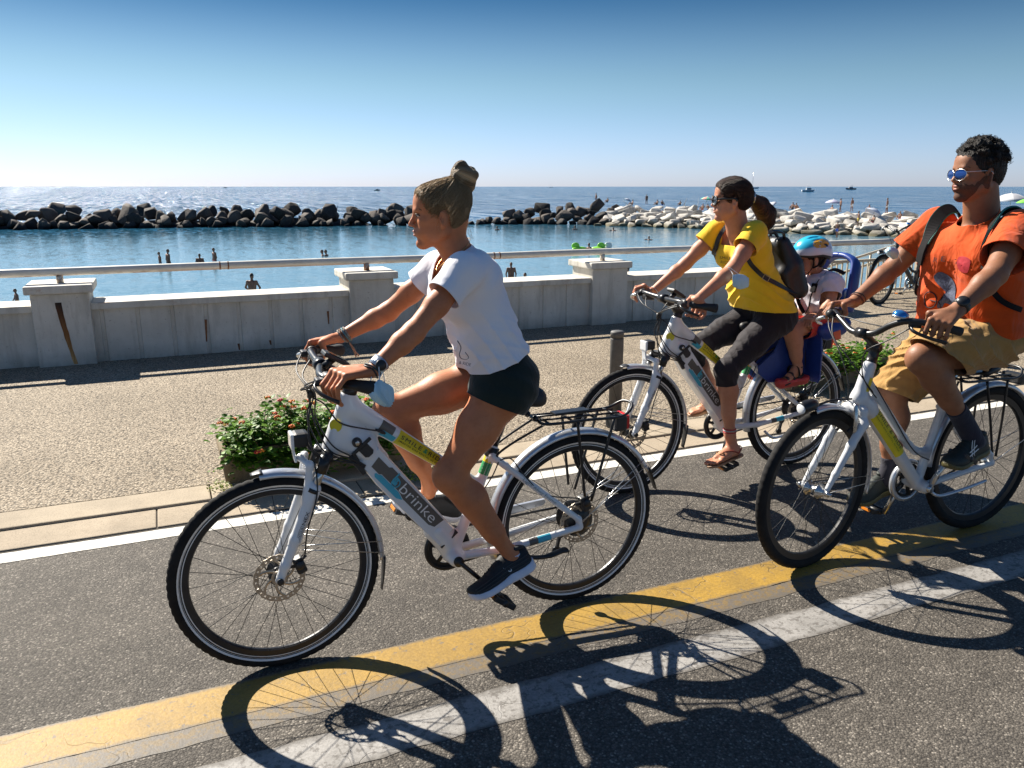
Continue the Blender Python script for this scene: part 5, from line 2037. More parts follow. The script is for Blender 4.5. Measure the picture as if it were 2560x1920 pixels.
M_HAIR_G = hair_mat('light_brown_hair', (0.28, 0.165, 0.078), (0.60, 0.40, 0.21), (0.88, 0.70, 0.43))
M_HAIR_W = hair_mat('dark_brown_hair', (0.022, 0.011, 0.007), (0.062, 0.031, 0.019), (0.19, 0.095, 0.055))
M_HAIR_M = hair_mat('black_grey_hair', (0.008, 0.007, 0.006), (0.022, 0.018, 0.015), (0.10, 0.085, 0.07), 0.5, 30, 30)
M_HAIR_C = hair_mat('child_hair', (0.03, 0.018, 0.010), (0.075, 0.045, 0.025), (0.20, 0.13, 0.07))


class Head:
    """head in its own frame: x to the face, y to the person's left, z up; unit = chin-to-crown height"""
    def __init__(self, c, f, u, h):
        self.c, self.h = np.asarray(c, float), h
        self.f = unit(f)
        u = np.asarray(u, float)
        self.u = unit(u - self.f * (u @ self.f))
        self.l = np.cross(self.u, self.f)
        self.B = np.stack([self.f, self.l, self.u], 1)

    def P(self, x, y, z):
        return self.c + self.B @ (np.array([x, y, z]) * self.h)

    def inv(self, V):
        return (V - self.c) @ self.B / self.h

    def rot(self, pitch=0.0, yaw=0.0, roll=0.0):
        from mathutils import Euler
        e = np.array(Euler((roll, pitch, yaw)).to_matrix())
        return self.B @ e

    def ell(self, s, p, r, k=0.03, **rt):
        s.ell(self.P(*p), np.array(r) * self.h, self.rot(**rt), k * self.h)

    def cone(self, s, a, b, r1, r2, k=0.03):
        s.cone(self.P(*a), self.P(*b), r1 * self.h, r2 * self.h, k * self.h)

    def cut(self, s, p, r, k=0.03, **rt):
        s.cut(self.P(*p), np.array(r) * self.h, self.rot(**rt), k * self.h)

    def skull(self, s, male=False, child=False):
        """face and skull"""
        j = 1.12 if male else 1.0
        self.ell(s, (-0.055, 0, 0.13), (0.405, 0.325, 0.36), 0.04)
        self.ell(s, (0.13, 0, -0.10), (0.235, 0.245, 0.34), 0.10)
        self.ell(s, (0.235, 0, 0.20), (0.145, 0.23, 0.20), 0.10)
        for sg in (-1, 1):
            self.cone(s, (0.255, sg * 0.045, -0.425), (-0.02, sg * 0.215 * j, -0.235), 0.062 * j, 0.062 * j, 0.09)
            self.cone(s, (-0.02, sg * 0.21 * j, -0.235), (-0.03, sg * 0.255, -0.02), 0.06, 0.05, 0.09)
            self.ell(s, (0.235, sg * 0.155, -0.075), (0.095, 0.085, 0.075), 0.07)
            self.ell(s, (0.21, sg * 0.13, -0.24), (0.13, 0.10, 0.11), 0.09)
        self.cone(s, (0.340, -0.13, 0.085), (0.340, 0.13, 0.085), 0.040, 0.040, 0.06)
        for sg in (-1, 1):
            self.cut(s, (0.415, sg * 0.125, 0.010), (0.075, 0.085, 0.050), 0.06)
        # nose
        self.cone(s, (0.358, 0, 0.055), (0.412, 0, -0.065), 0.028, 0.033, 0.04)
        self.cone(s, (0.412, 0, -0.065), (0.444, 0, -0.115), 0.033, 0.037, 0.025)
        for sg in (-1, 1):
            self.ell(s, (0.402, sg * 0.046, -0.135), (0.042, 0.028, 0.028), 0.022)
            self.cut(s, (0.425, sg * 0.024, -0.172), (0.020, 0.011, 0.012), 0.012)
        # mouth and chin
        self.ell(s, (0.325, 0, -0.245), (0.075, 0.13, 0.085), 0.06)
        self.ell(s, (0.385, 0, -0.222), (0.030, 0.075, 0.022), 0.022)
        self.ell(s, (0.380, 0, -0.276), (0.030, 0.066, 0.024), 0.022)
        self.cut(s, (0.425, 0, -0.249), (0.030, 0.085, 0.005), 0.010)
        self.cut(s, (0.415, 0, -0.335), (0.045, 0.08, 0.025), 0.04)
        self.ell(s, (0.305, 0, -0.415), (0.075, 0.085 * j, 0.070), 0.05)
        # ears
        for sg in (-1, 1):
            e = dict(pitch=0.18, yaw=sg * 0.42)
            self.ell(s, (-0.020, sg * 0.335, -0.045), (0.080, 0.024, 0.130), 0.015, **e)
            self.ell(s, (0.005, sg * 0.318, -0.135), (0.045, 0.026, 0.055), 0.02, **e)
            self.cut(s, (0.005, sg * 0.372, -0.030), (0.042, 0.026, 0.078), 0.015, **e)

    def face_parts(self, parent, brow=M_BROW, eyes=True, lip=True, sides=(-1, 1)):
        if eyes:
            for sg in sides:
                e = MB().add(ellipsoid(self.P(0.312, sg * 0.125, 0.012), np.array((0.052, 0.052, 0.024)) * self.h, self.B, 14, 10), 0).build('eye', M_EYEW, parent)
                MB().add(ellipsoid(self.P(0.352, sg * 0.127, 0.012), np.array((0.016, 0.020, 0.021)) * self.h, self.B, 12, 8), 0).build('iris', M_IRIS, e)
                lid = MB()
                lid.add(tube(spline([self.P(0.345, sg * 0.065, 0.012), self.P(0.372, sg * 0.10, 0.032), self.P(0.360, sg * 0.15, 0.032), self.P(0.318, sg * 0.19, 0.012)], 5), np.array([0.007, 0.010]) * self.h, 6), 0)
                lid.build('eyelashes', M_BROW, e)
        for sg in sides:
            P = spline([self.P(0.378, sg * 0.045, 0.098), self.P(0.372, sg * 0.11, 0.118), self.P(0.325, sg * 0.185, 0.112), self.P(0.282, sg * 0.215, 0.090)], 5)
            m = len(P)
            MB().add(tube(P, [((0.012 - 0.006 * i / m) * self.h, (0.020 - 0.012 * i / m) * self.h) for i in range(m)], 8)).build('eyebrow', brow, parent)
        if lip:
            l = Sdf()
            self.ell(l, (0.392, 0, -0.222), (0.028, 0.074, 0.020), 0.01)
            self.ell(l, (0.386, 0, -0.276), (0.028, 0.064, 0.022), 0.01)
            self.cut(l, (0.425, 0, -0.249), (0.036, 0.10, 0.006), 0.006)
            V, Q = l.mesh(0.0022)
            mesh_obj('lips', V, Q, M_LIP, parent)


def strand_attr(axis_p, axis_d):
    """hair direction field: angle round the tie and distance from it"""
    d = unit(axis_d)
    s, u, _ = frame_from(d)

    def f(V):
        q = V - axis_p
        a = q @ d
        phi = np.arctan2(q @ u, q @ s)
        rad = np.linalg.norm(q - np.outer(a, d), axis=1)
        return np.stack([np.cos(phi), np.sin(phi), np.hypot(a, rad)], 1) * np.array([1.0, 1.0, 0]) + np.stack([np.zeros(len(V)), (np.hypot(a, rad)) * 2.0, np.hypot(a, rad) * 6], 1) * 0.35
    return f


def hand_grip(s, W, G, A, rb=0.0165, sc=1.0, palm=1.0, roll=0.0, lift=0.0, thumb=True, reach=0.0):
    """a hand closed round a bar: W wrist, G bar point under the palm, A along the bar to its outer end"""
    A = unit(A)
    b = np.asarray(W, float) - G
    b = unit(b - A * (b @ A))
    n = np.cross(A, b)
    if n[2] < 0:
        n = -n

    def C(off, ang, r):
        a = R(ang + roll)
        return G + A * off * sc + (b * math.cos(a) + n * math.sin(a)) * r + n * lift
    offs = (-0.033, -0.011, 0.011, 0.031)
    size = (0.96, 1.04, 0.98, 0.82)
    fr = (0.0088, 0.0090, 0.0085, 0.0075)
    W = np.asarray(W, float)
    for o, z, r in zip(offs, size, fr):
        r = r * sc
        k = C(o * 0.95, 92, (rb + 0.0215 * sc))
        p1 = C(o * 1.05, 92 + (78 - 14 * reach) * z, rb + (0.019 + 0.017 * reach) * sc)
        p2 = C(o * 1.03, 92 + (136 - 30 * reach) * z, rb + (0.0115 + 0.028 * reach) * sc)
        p3 = C(o * 0.98, 92 + (188 - 56 * reach) * z, rb + (0.0095 + 0.036 * reach) * sc)
        s.cone(W + A * o * 0.42 * sc, k, 0.0135 * sc, 0.0108 * sc, 0.012 * sc)
        s.ell(k + n * 0.001, np.array((0.0105, 0.0105, 0.0105)) * sc, None, 0.004)
        s.cone(k, p1, r * 1.10, r * 1.02, 0.0035)
        s.cone(p1, p2, r * 1.02, r * 0.92, 0.0035)
        s.cone(p2, p3, r * 0.92, r * 0.80, 0.0035)
    if thumb:
        t0 = W * 0.62 + C(-0.03, 40, rb + 0.02 * sc) * 0.38
        t1 = C(-0.043, 24, rb + 0.019 * sc)
        t2 = C(-0.041, -45, rb + 0.013 * sc)
        t3 = C(-0.034, -92, rb + 0.011 * sc)
        s.cone(t0, t1, 0.0155 * sc, 0.0125 * sc, 0.012)
        s.cone(t1, t2, 0.0115 * sc, 0.0100 * sc, 0.004)
        s.cone(t2, t3, 0.0100 * sc, 0.0085 * sc, 0.004)


def crease(x):
    """sharp-topped fold profile"""
    return (1 - np.abs(np.sin(x))) ** 1.6 * 1.6 - 0.5


def strands(name, parent, mat, field, starts, tie, r=0.0007, lift=0.0012, seg=9, attr_f=None, curl=0.0, seed=1):
    """single hairs combed over the hair surface from each start to the tie"""
    rs = np.random.default_rng(seed)
    S = np.asarray(starts, float)
    t = np.linspace(0, 1, seg)
    P = S[:, None] * (1 - t[None, :, None]) + np.asarray(tie)[None, None] * t[None, :, None]
    P = P + rs.normal(0, 0.004, (len(S), 1, 3)) * np.sin(t * PI)[None, :, None]
    Q = P.reshape(-1, 3)
    e = 0.002
    lf = lift + rs.normal(0, 0.0009, (len(S), 1)).repeat(seg, 1).reshape(-1)
    for it in range(5):
        d = field(Q)
        g = np.stack([(field(Q + v) - field(Q - v)) / (2 * e) for v in np.eye(3) * e], 1)
        step = np.clip((d - lf) / np.maximum((g * g).sum(1), 0.25), -0.05, 0.05)
        Q = Q - g * step[:, None]
    P = Q.reshape(len(S), seg, 3)
    m = MB()
    for k in range(len(S)):
        rr_ = r * (0.6 + 0.8 * rs.uniform())
        m.add(tube(P[k], np.r_[np.full(seg - 1, rr_), rr_ * 0.5], 3, caps=False))
    V = np.concatenate(m.V)
    return mesh_obj(name, V, m.F, mat, parent, attr={'strand': (attr_f(V) if attr_f else V * 6)})


def loft(stations):
    """rings of equal length joined in order"""
    V = np.concatenate(stations)
    n = len(stations[0])
    F = []
    for i in range(len(stations) - 1):
        for k in range(n):
            F.append((i * n + k, i * n + (k + 1) % n, (i + 1) * n + (k + 1) % n, (i + 1) * n + k))
    F.append(tuple(range(n - 1, -1, -1)))
    F.append(tuple(range((len(stations) - 1) * n, len(stations) * n)))
    return V, F


def shoe(parent, heel, toe, up, upper, sole, name='shoe', sole_h=0.032, wid=1.0, lace=None, high=1.0, accents=None):
    """low sneaker; heel and toe are the ends of its sole on the ground side"""
    heel, toe = np.asarray(heel, float), np.asarray(toe, float)
    L_ = np.linalg.norm(toe - heel)
    f = unit(toe - heel)
    u = np.asarray(up, float)
    u = unit(u - f * (u @ f))
    l = np.cross(u, f)
    n = 22
    ts = [0.0, 0.02, 0.07, 0.15, 0.26, 0.38, 0.50, 0.62, 0.74, 0.85, 0.93, 0.98, 1.0]
    wd = [0.010, 0.022, 0.030, 0.034, 0.034, 0.0335, 0.036, 0.041, 0.0445, 0.042, 0.034, 0.020, 0.008]
    ht = [0.058, 0.070, 0.078, 0.083, 0.086, 0.084, 0.072, 0.058, 0.047, 0.040, 0.032, 0.022, 0.012]
    spring = [0.010, 0.006, 0.002, 0, 0, 0.002, 0.002, 0, 0, 0.003, 0.009, 0.015, 0.019]
    top, st = [], []
    for t, w, h_, z0 in zip(ts, wd, ht, spring):
        c = heel + f * t * L_ + u * z0
        w *= wid
        ring = []
        for k in range(n):
            a = 2 * PI * k / n
            ca, sa = math.cos(a), math.sin(a)
            y = math.copysign(abs(ca) ** 0.75, ca) * w * (1 - 0.22 * max(0, sa))
            z = sole_h * 0.75 + (max(0.0, sa) ** 0.8) * h_ * high * 0.93 - max(0.0, -sa) * 0.006
            ring.append(c + l * y + u * z)
        top.append(np.array(ring))
        hh = sole_h * (1.05 if t < 0.5 else 0.85)
        ring = []
        for k in range(n):
            a = 2 * PI * k / n
            ca, sa = math.cos(a), math.sin(a)
            y = math.copysign(abs(ca) ** 0.5, ca) * (w + 0.0035)
            z = hh / 2 + math.copysign(abs(sa) ** 0.4, sa) * hh / 2
            ring.append(c + l * y + u * z - f * 0.003 * (1 if t < 0.01 else 0))
        st.append(np.array(ring))
    o = MB().add(loft(top), 0).build(name, upper, parent)
    MB().add(loft(st), 0).build('sole', sole, o)

    def Q(t, h_, side, lift=0.0):
        return heel + f * t * L_ + u * h_ + l * side * (np.interp(t, ts, wd) * wid + lift)
    o_l = MB()
    for t in (0.46, 0.53, 0.60, 0.67):
        h_ = np.interp(t, ts, ht) * high * 0.93 + sole_h * 0.75
        w = np.interp(t, ts, wd) * wid
        c = heel + f * t * L_
        o_l.add(tube(spline([c + l * w * 0.62 + u * (h_ - 0.012), c + u * (h_ + 0.0025), c - l * w * 0.62 + u * (h_ - 0.012)], 5), 0.0022, 6), 0)
    o_l.build('laces', lace or upper, o)
    col = MB().add(tube(spline([heel + f * 0.04 * L_ + u * (0.066 * high + sole_h * 0.75), heel + f * 0.17 * L_ + u * (0.078 * high + sole_h * 0.75) + l * 0.026, heel + f * 0.34 * L_ + u * (0.084 * high + sole_h * 0.75), heel + f * 0.17 * L_ + u * (0.078 * high + sole_h * 0.75) - l * 0.026], 6, True), 0.0085, 8, closed=True), 0)
    col.build('collar', upper, o)
    return o, Q, f, u, l


def nearer(a0, a1, b0, b1):
    """true for the points closer to limb a than to limb b"""
    def d(V, a, b):
        ab = b - a
        t = np.clip((V - a) @ ab / (ab @ ab), 0, 1)
        return np.linalg.norm(V - a - t[:, None] * ab, axis=1)
    return lambda V: d(V, a0, a1) <= d(V, b0, b1)


def sink(hd, lim, deep=0.010, out=0.005, over=0.16):
    """hair lies flush with the skin at the hairline and swells away from it"""
    def f(V):
        q = hd.inv(V)
        t = np.clip((q[:, 2] - lim(q)) / over, 0, 1)
        return deep - (deep + out) * (t * t * (3 - 2 * t)) ** 0.6
    return f


def hemclip(pA, nA, A0, A1, pB, nB, B0, B1, soft=0.05):
    """two leg hems joined smoothly at the crotch"""
    nA, nB = unit(nA), unit(nB)

    def dist(V, a, b):
        ab = b - a
        t = np.clip((V - a) @ ab / (ab @ ab), 0, 1)
        return np.linalg.norm(V - a - t[:, None] * ab, axis=1)

    def c(V):
        w = np.clip(0.5 + (dist(V, B0, B1) - dist(V, A0, A1)) / soft, 0, 1)
        return ((V - pA) @ nA) * w + ((V - pB) @ nB) * (1 - w)
    return c


def planeclip(p, n, sel=None):
    p, n = np.asarray(p, float), unit(n)

    def c(V):
        d = (V - p) @ n
        return d if sel is None else np.where(sel(V), d, -1.0)
    return c


def face_mask(name_label, loc, pts, loops, group='pale blue face masks hanging from arms'):
    """crumpled paper mask: a bent pleated sheet spanned between a grid of points, with ear loops"""
    root = thing('face_mask', loc, name_label, 'face mask', group)
    G = np.asarray(pts, float)
    r, c = G.shape[:2]
    rows = []
    for i in range(r):
        rows.append(spline(G[i], 6))
    rows = np.array(rows)
    cols = np.array([spline(rows[:, j], 6) for j in range(rows.shape[1])])
    a, b = cols.shape[:2]
    nrm = unit(np.cross(cols[-1, 0] - cols[0, 0], cols[0, -1] - cols[0, 0]))
    V = []
    for i in range(a):
        for j in range(b):
            V.append(cols[i, j] + nrm * 0.004 * math.sin(i * 2.1))
    F = [(i * b + j, i * b + j + 1, (i + 1) * b + j + 1, (i + 1) * b + j) for i in range(a - 1) for j in range(b - 1)]
    o = mesh_obj('pleated_sheet', V, F, M_MASK, root)
    md = o.modifiers.new('thickness', 'SOLIDIFY')
    md.thickness = 0.0015
    for lp in loops:
        MB().add(tube(spline(lp, 6), 0.0014, 6)).build('ear_loop', M_MASKW, root)
    return root


def bracelet(c, axis, r, t, mat, parent, name='bracelet', wobble=0.0, n=24, up=1.0):
    s, u, d = frame_from(axis)
    P = [c + (s * math.cos(a) + u * math.sin(a) * up) * r + d * wobble * math.sin(3 * a) for a in np.linspace(0, 2 * PI, n, endpoint=False)]
    return MB().add(tube(P, t, 8, closed=True)).build(name, mat, parent)


# ------------------------------------------------------------------ person in the white shirt
def build_girl():
    K = meas(Y1)
    root = thing('person', (1.05, Y1, 0), 'person in white shirt and dark shorts with hair in a bun, on the nearest bicycle', 'person', 'people riding rental bicycles')
    up = np.array([0, 0, 1.0])
    hd = Head(K(1, 1240, 512), (-0.97, 0.20, -0.03), (0.03, 0, 1), 0.214)
    chest, waist, pelv = K(1, 1490, 1110), K(1, 1625, 1540), K(2, 1765, 330)
    neck0 = K(1, 1415, 835)
    O = lambda p, o: p + np.array([0, o, 0])
    shN, shF = K(1, 1450, 1005, -0.160), O(K(1, 1450, 1005, -0.160), 0.30)
    shF = shF + np.array([0.015, 0, -0.018])
    elN, wrN = K(1, 1015, 1525, -0.215), K(2, 655, 300, -0.262)
    elF, wrF = K(1, 800, 1345, 0.235), K(1, 385, 1565, 0.262)
    hipN, hipF = K(2, 1770, 470, -0.088), O(K(2, 1770, 470, -0.088), 0.176)
    knN, anN = K(2, 1325, 1205, -0.105), K(4, 955, 1240, -0.118)
    knF, anF = K(2, 805, 650, 0.095), K(2, 1165, 1265, 0.115)
    tors = Sdf()
    for sg in (-1, 1):
        tors.chain([O(chest, sg * 0.062), O(waist, sg * 0.052)], [0.086, 0.072], 0.04)
        tors.cone(O(waist, sg * 0.052), O(pelv, sg * 0.068), 0.072, 0.092, 0.04)
    up_t = unit(chest - waist)
    fr_t = np.array([-up_t[2], 0, up_t[0]])
    for sg in (-1, 1):
        tors.ell(O(chest + fr_t * 0.070 - up_t * 0.03, sg * 0.066), (0.056, 0.056, 0.056), None, 0.05)
    tors.cone(chest + up_t * 0.055, neck0 + (0, 0, -0.02), 0.088, 0.05, 0.04)
    tors.cone(O(chest, -0.09) + up_t * 0.05, shN, 0.062, 0.050, 0.04)
    tors.cone(O(chest, 0.09) + up_t * 0.05, shF, 0.062, 0.050, 0.04)
    b = Sdf()
    b.p += tors.grown(-0.010).p
    # legs
    for hip, kn, an in ((hipN, knN, anN), (hipF, knF, anF)):
        m = hip + (kn - hip) * 0.45
        th = unit(kn - hip)
        b.cone(hip, m, 0.086, 0.069, 0.03)
        b.cone(m, kn, 0.069, 0.046, 0.03)
        b.ell(kn + (-0.010, 0, 0.004), (0.046, 0.045, 0.050), None, 0.02)
        cd = unit(an - kn)
        back = np.array([cd[2], 0, -cd[0]])
        back = back if back[0] > 0 else -back
        c1 = kn + (an - kn) * 0.30 + back * 0.016
        b.cone(kn, c1, 0.045, 0.047, 0.03)
        b.cone(c1, kn + (an - kn) * 0.68 + back * 0.004, 0.047, 0.033, 0.03)
        b.cone(kn + (an - kn) * 0.05 - back * 0.008, kn + (an - kn) * 0.7, 0.038, 0.032, 0.03)
        b.cone(kn + (an - kn) * 0.66, an, 0.0325, 0.0265, 0.02)
        b.cone(an, an + np.array([-0.01, 0, -0.035]), 0.030, 0.028, 0.02)
        b.ell(pelv + (hip - pelv) * 1.0 + np.array([0.012, 0, 0.01]), (0.090, 0.088, 0.090), None, 0.05)
    # arms
    for sh, el, wr in ((shN, elN, wrN), (shF, elF, wrF)):
        b.ell(sh, (0.048, 0.046, 0.050), None, 0.03)
        b.cone(sh, sh + (el - sh) * 0.55, 0.040, 0.036, 0.02)
        b.cone(sh + (el - sh) * 0.55, el, 0.036, 0.031, 0.02)
        b.ell(el, (0.031, 0.031, 0.031), None, 0.01)
        f1 = el + (wr - el) * 0.28
        b.cone(el, f1, 0.0300, 0.0320, 0.02)
        b.cone(f1, wr, 0.0320, 0.0205, 0.02)
    hand_grip(b, wrN, np.array([0.455, Y1 - 0.253, 1.014]), (0.42, -0.85, -0.10), reach=1.0)
    hand_grip(b, wrF, np.array([0.478, Y1 + 0.253, 1.016]), (0.45, 0.85, -0.08), reach=0.8)
    # neck and head
    b.cone(neck0 + (0.01, 0, -0.02), hd.P(-0.13, 0, -0.22), 0.046, 0.042, 0.03)
    b.cone(neck0 + (-0.02, 0, -0.01), hd.P(0.02, 0, -0.28), 0.034, 0.034, 0.03)
    b.ell(hd.P(-0.17, 0, -0.05), (0.058, 0.054, 0.07), None, 0.02)
    hd.skull(b)
    sdf_obj('body', b, M_SKIN_G, root, 0.0038, smooth_it=2)
    hd.face_parts(root)
    # hair pulled up into a bun
    hs = Sdf()
    hd.ell(hs, (-0.060, 0, 0.135), (0.415, 0.335, 0.370), 0.04)
    hd.ell(hs, (-0.19, 0, -0.03), (0.255, 0.255, 0.29), 0.08)
    hd.ell(hs, (0.225, 0, 0.20), (0.160, 0.240, 0.205), 0.10)
    for sg in (-1, 1):
        hd.ell(hs, (0.05, sg * 0.18, 0.08), (0.16, 0.140, 0.16), 0.08)
    hd.ell(hs, (-0.28, 0, 0.34), (0.18, 0.18, 0.20), 0.10)
    bun = hd.P(-0.40, 0.0, 0.555)

    def hl_(q):
        lim = np.interp(q[:, 0], [-0.46, -0.22, -0.14, -0.105, -0.03, 0.06, 0.157, 0.26, 0.36, 0.45], [0.02, -0.27, -0.31, -0.05, 0.085, 0.055, 0.02, 0.13, 0.275, 0.37])
        return lim + 0.05 * np.clip(0.25 - np.abs(q[:, 1]), 0, 1) + 0.006 * np.sin(q[:, 0] * 90) + 0.006 * np.sin(q[:, 1] * 85)

    def hairline(V):
        q = hd.inv(V)
        return (hl_(q) - 0.02 - q[:, 2]) * hd.h
    tie = hd.P(-0.33, 0, 0.43)
    sdf_obj('hair', hs, M_HAIR_G, root, 0.0036, sink(hd, hl_), clips=(hairline,), attr={'strand': strand_attr(tie, hd.B @ np.array([-0.55, 0, 0.83]))})
    rq = np.random.default_rng(5)
    st_ = []
    for i in range(900):
        x = rq.uniform(-0.42, 0.37)
        y = rq.uniform(-0.36, 0.36)
        zz = hl_(np.array([[x, y, 0]]))[0] + 0.02 if rq.uniform() < 0.75 else rq.uniform(-0.2, 0.4)
        st_.append(hd.P(x, y * (1.15 if abs(x) < .3 else 1), zz))
    sk = sink(hd, hl_, 0.004, 0.0055)
    strands('hair_strands', root, M_HAIR_G, lambda P: hs.eval(P) + sk(P), st_, tie, 0.0007, 0.0008, 10, lambda V: V * 9 + rq.normal(0, 0.05, (len(V), 3)))
    bs = Sdf()
    rs = np.random.default_rng(4)
    ba = unit(hd.B @ np.array([-0.45, 0, 0.89]))
    s_, u_, _ = frame_from(ba)
    for i in range(26):
        a = 2 * PI * i / 13
        r0 = 0.024 + rs.uniform(-0.006, 0.006)
        c = bun + (s_ * math.cos(a) + u_ * math.sin(a)) * r0 + ba * (rs.uniform(-0.024, 0.024))
        bs.ell(c, (0.024, 0.015, 0.019), frame_to(rs), 0.010)
    bs.ell(bun, (0.031, 0.031, 0.033), None, 0.012)
    bs.cone(tie, bun, 0.034, 0.030, 0.015)
    sdf_obj('hair_bun', bs, M_HAIR_G, root, 0.0034, smooth_it=1, attr={'strand': strand_attr(bun, np.cross(ba, (0, 1, 0)))})
    lo = MB()
    for i in range(44):                  # loose strands at the nape and temple
        if i < 34:
            p = hd.P(-0.40 + rs.uniform(-0.03, 0.10), rs.uniform(-0.2, 0.24), -0.22 + rs.uniform(-0.1, 0.15))
            d = np.array([rs.uniform(0.2, 0.9), rs.normal(0, 0.3), -1.0])
        elif i < 44:
            p = hd.P(0.05 + rs.uniform(-0.05, 0.1), 0.32, 0.02 + rs.uniform(-0.06, 0.1))
            d = np.array([rs.uniform(0, 0.7), -0.2, -0.9])
        else:
            a = rs.uniform(0, 2 * PI)
            d = s_ * math.cos(a) + u_ * math.sin(a) + ba * rs.uniform(-0.3, 0.8)
            p = bun + unit(d) * 0.040
        d = unit(d)
        L_ = rs.uniform(0.015, 0.035) if i >= 44 else rs.uniform(0.025, 0.055)
        c = rs.normal(0, 0.3, 3)
        lo.add(tube(spline([p, p + (d + c * 0.3) * L_ * 0.5, p + (d + c) * L_], 4), 0.00022, 3), 0)
    V = np.concatenate(lo.V)
    mesh_obj('loose_hair', V, lo.F, M_HAIR_G, root, attr={'strand': V * 5})
    # shirt
    ts = tors.grown(0.010)
    ts.ell(pelv + up_t * 0.05 + (0.0, 0, 0.0), (0.106, 0.156, 0.10), None, 0.06)
    for sg in (-1, 1):
        ts.cone(O(waist, sg * 0.06) - fr_t * 0.0, O(pelv - up_t * 0.15 + fr_t * 0.012, sg * 0.082), 0.082, 0.112, 0.05)
    ts.ell(waist - fr_t * 0.0 + up_t * 0.02, (0.086, 0.124, 0.12), None, 0.06)
    arm = Sdf()
    for sh, el in ((shN, elN), (shF, elF)):
        arm.cone(sh + (0.0, 0, 0.004), sh + (el - sh) * 0.75, 0.051, 0.060, 0.025)
    ts.p += arm.p
    slN = shN + (elN - shN) * 0.40
    slF = shF + (elF - shF) * 0.36
    torso_only = tors.grown(0.010)

    def sel(side):
        def g(V):
            m = (V[:, 1] - Y1) * side > 0.0
            dt, da = torso_only.eval(V), arm.eval(V)
            return m & (da < dt - 0.004)
        return g
    hemA, hemB = K(2, 1450, 415, -0.12), K(2, 1985, 135, -0.12)
    hn = unit(np.cross(hemB - hemA, (0, 1, 0)))
    hn = hn if hn[2] < 0 else -hn

    def neckline(V):
        q = V - (neck0 + fr_t * 0.035 + np.array([0, 0, -0.022]))
        a, f_, l_ = q @ unit(hd.P(-0.1, 0, -0.25) - neck0), q @ fr_t, q[:, 1]
        rad = np.sqrt((f_ / 0.085) ** 2 + (l_ / (0.078)) ** 2)
        return np.minimum((1 - rad) * 0.08, a + 0.075)

    def folds(V):
        t = (V - waist) @ up_t
        w = np.clip(1 - np.abs(t + 0.03) / 0.16, 0, 1)
        ph = (V @ np.array([0.75, 0.15, 0.66])) * 95 + 1.5 * np.sin(V[:, 1] * 25) + 1.2 * np.sin(V[:, 0] * 19)
        ph2 = (V @ np.array([0.2, 0.3, 0.93])) * 140 + 2 * np.sin(V[:, 1] * 31 + 1)
        return -0.0065 * w * crease(ph * 0.6) - 0.0030 * w * crease(ph2 * 0.5) - 0.0026 * (1 - w) * np.sin((V @ np.array([0.9, 0.2, -0.4])) * 60 + 2 * np.sin(V[:, 2] * 17))
    M_WS = cloth_mat('white_cotton', (0.80, 0.80, 0.84), (0.76, 0.76, 0.81), 900, 0.85, 0.22)
    sh_o = sdf_obj('shirt', ts, M_WS, root, 0.0045, folds, 3,
                   (planeclip(slN, elN - shN, sel(-1)), planeclip(slF, elF - shF, sel(1)), planeclip((hemA + hemB) / 2, hn), neckline), 0.003)
    # print low on the front: a loop of a bicycle wheel and part of a word
    pr = MB()
    pc = K(2, 1440, 175, -0.135)
    pr.add(tube(spline([K(2, 1395, 40, -0.115), K(2, 1425, 100, -0.125), K(2, 1412, 160, -0.122), K(2, 1430, 195, -0.13), K(2, 1478, 200, -0.14), K(2, 1490, 180, -0.142), K(2, 1462, 140, -0.137)], 6), (0.0024, 0.0012), 6), 0)
    xd = unit(K(2, 1482, 248, -0.142) - K(2, 1405, 232, -0.124))
    pr.add(text_fit('& RIDE', K(2, 1408, 240, -0.126), xd, (0.2, 0, 1), 0.040, 0.0095), 0, False)
    pr.build('print', simple('shirt_print', (0.03, 0.06, 0.10), 0.7), sh_o)
    # shorts
    ss = Sdf()
    for sg, hip, kn in ((-1, hipN, knN), (1, hipF, knF)):
        ss.cone(O(waist, sg * 0.05) * 0.35 + O(pelv, sg * 0.05) * 0.65, O(pelv, sg * 0.068), 0.094, 0.104, 0.04)
        ss.cone(hip, hip + (kn - hip) * 0.5, 0.099, 0.088, 0.04)
        ss.ell(pelv + (hip - pelv) + np.array([0.014, 0, 0.010]), (0.101, 0.098, 0.101), None, 0.05)
    h1, h2 = K(2, 1512, 505, -0.09), K(2, 1958, 668, -0.09)
    nN = unit(np.cross(h2 - h1, (0, 1, 0.0)))
    nN = nN if nN @ (knN - hipN) > 0 else -nN
    pF = hipF + (knF - hipF) * 0.14
    nF = unit(knF - hipF)
    M_SH = cloth_mat('black_green_jersey', (0.012, 0.024, 0.022), (0.008, 0.016, 0.015), 900, 0.8, 0.25)

    def shold(V):
        return -0.0022 * np.sin((V @ np.array([0.5, 0.3, 0.85])) * 90 + 2 * np.sin(V[:, 1] * 30))
    sdf_obj('shorts', ss, M_SH, root, 0.005, shold, 2,
            (hemclip(h1, nN, hipN, knN, pF, nF, hipF, knF), planeclip(pelv + up_t * 0.10, up_t)), 0.003)
    # shoes
    M_SHU = simple('black_shoe_mesh', (0.010, 0.012, 0.014), 0.65, 0, 0.3, 90, 0.4, 400)
    M_SOLE = simple('white_sole', (0.62, 0.64, 0.72), 0.5, 0, 0.06)
    heelN, toeN = K(4, 1150, 1345, -0.15), K(4, 650, 1635, -0.15)
    un = unit(anN - heelN)
    so, Q, f, u, l = shoe(root, heelN, toeN, un, M_SHU, M_SOLE, wid=1.05, sole_h=0.034, high=1.0)
    sg = -1 if l[1] > 0 else 1
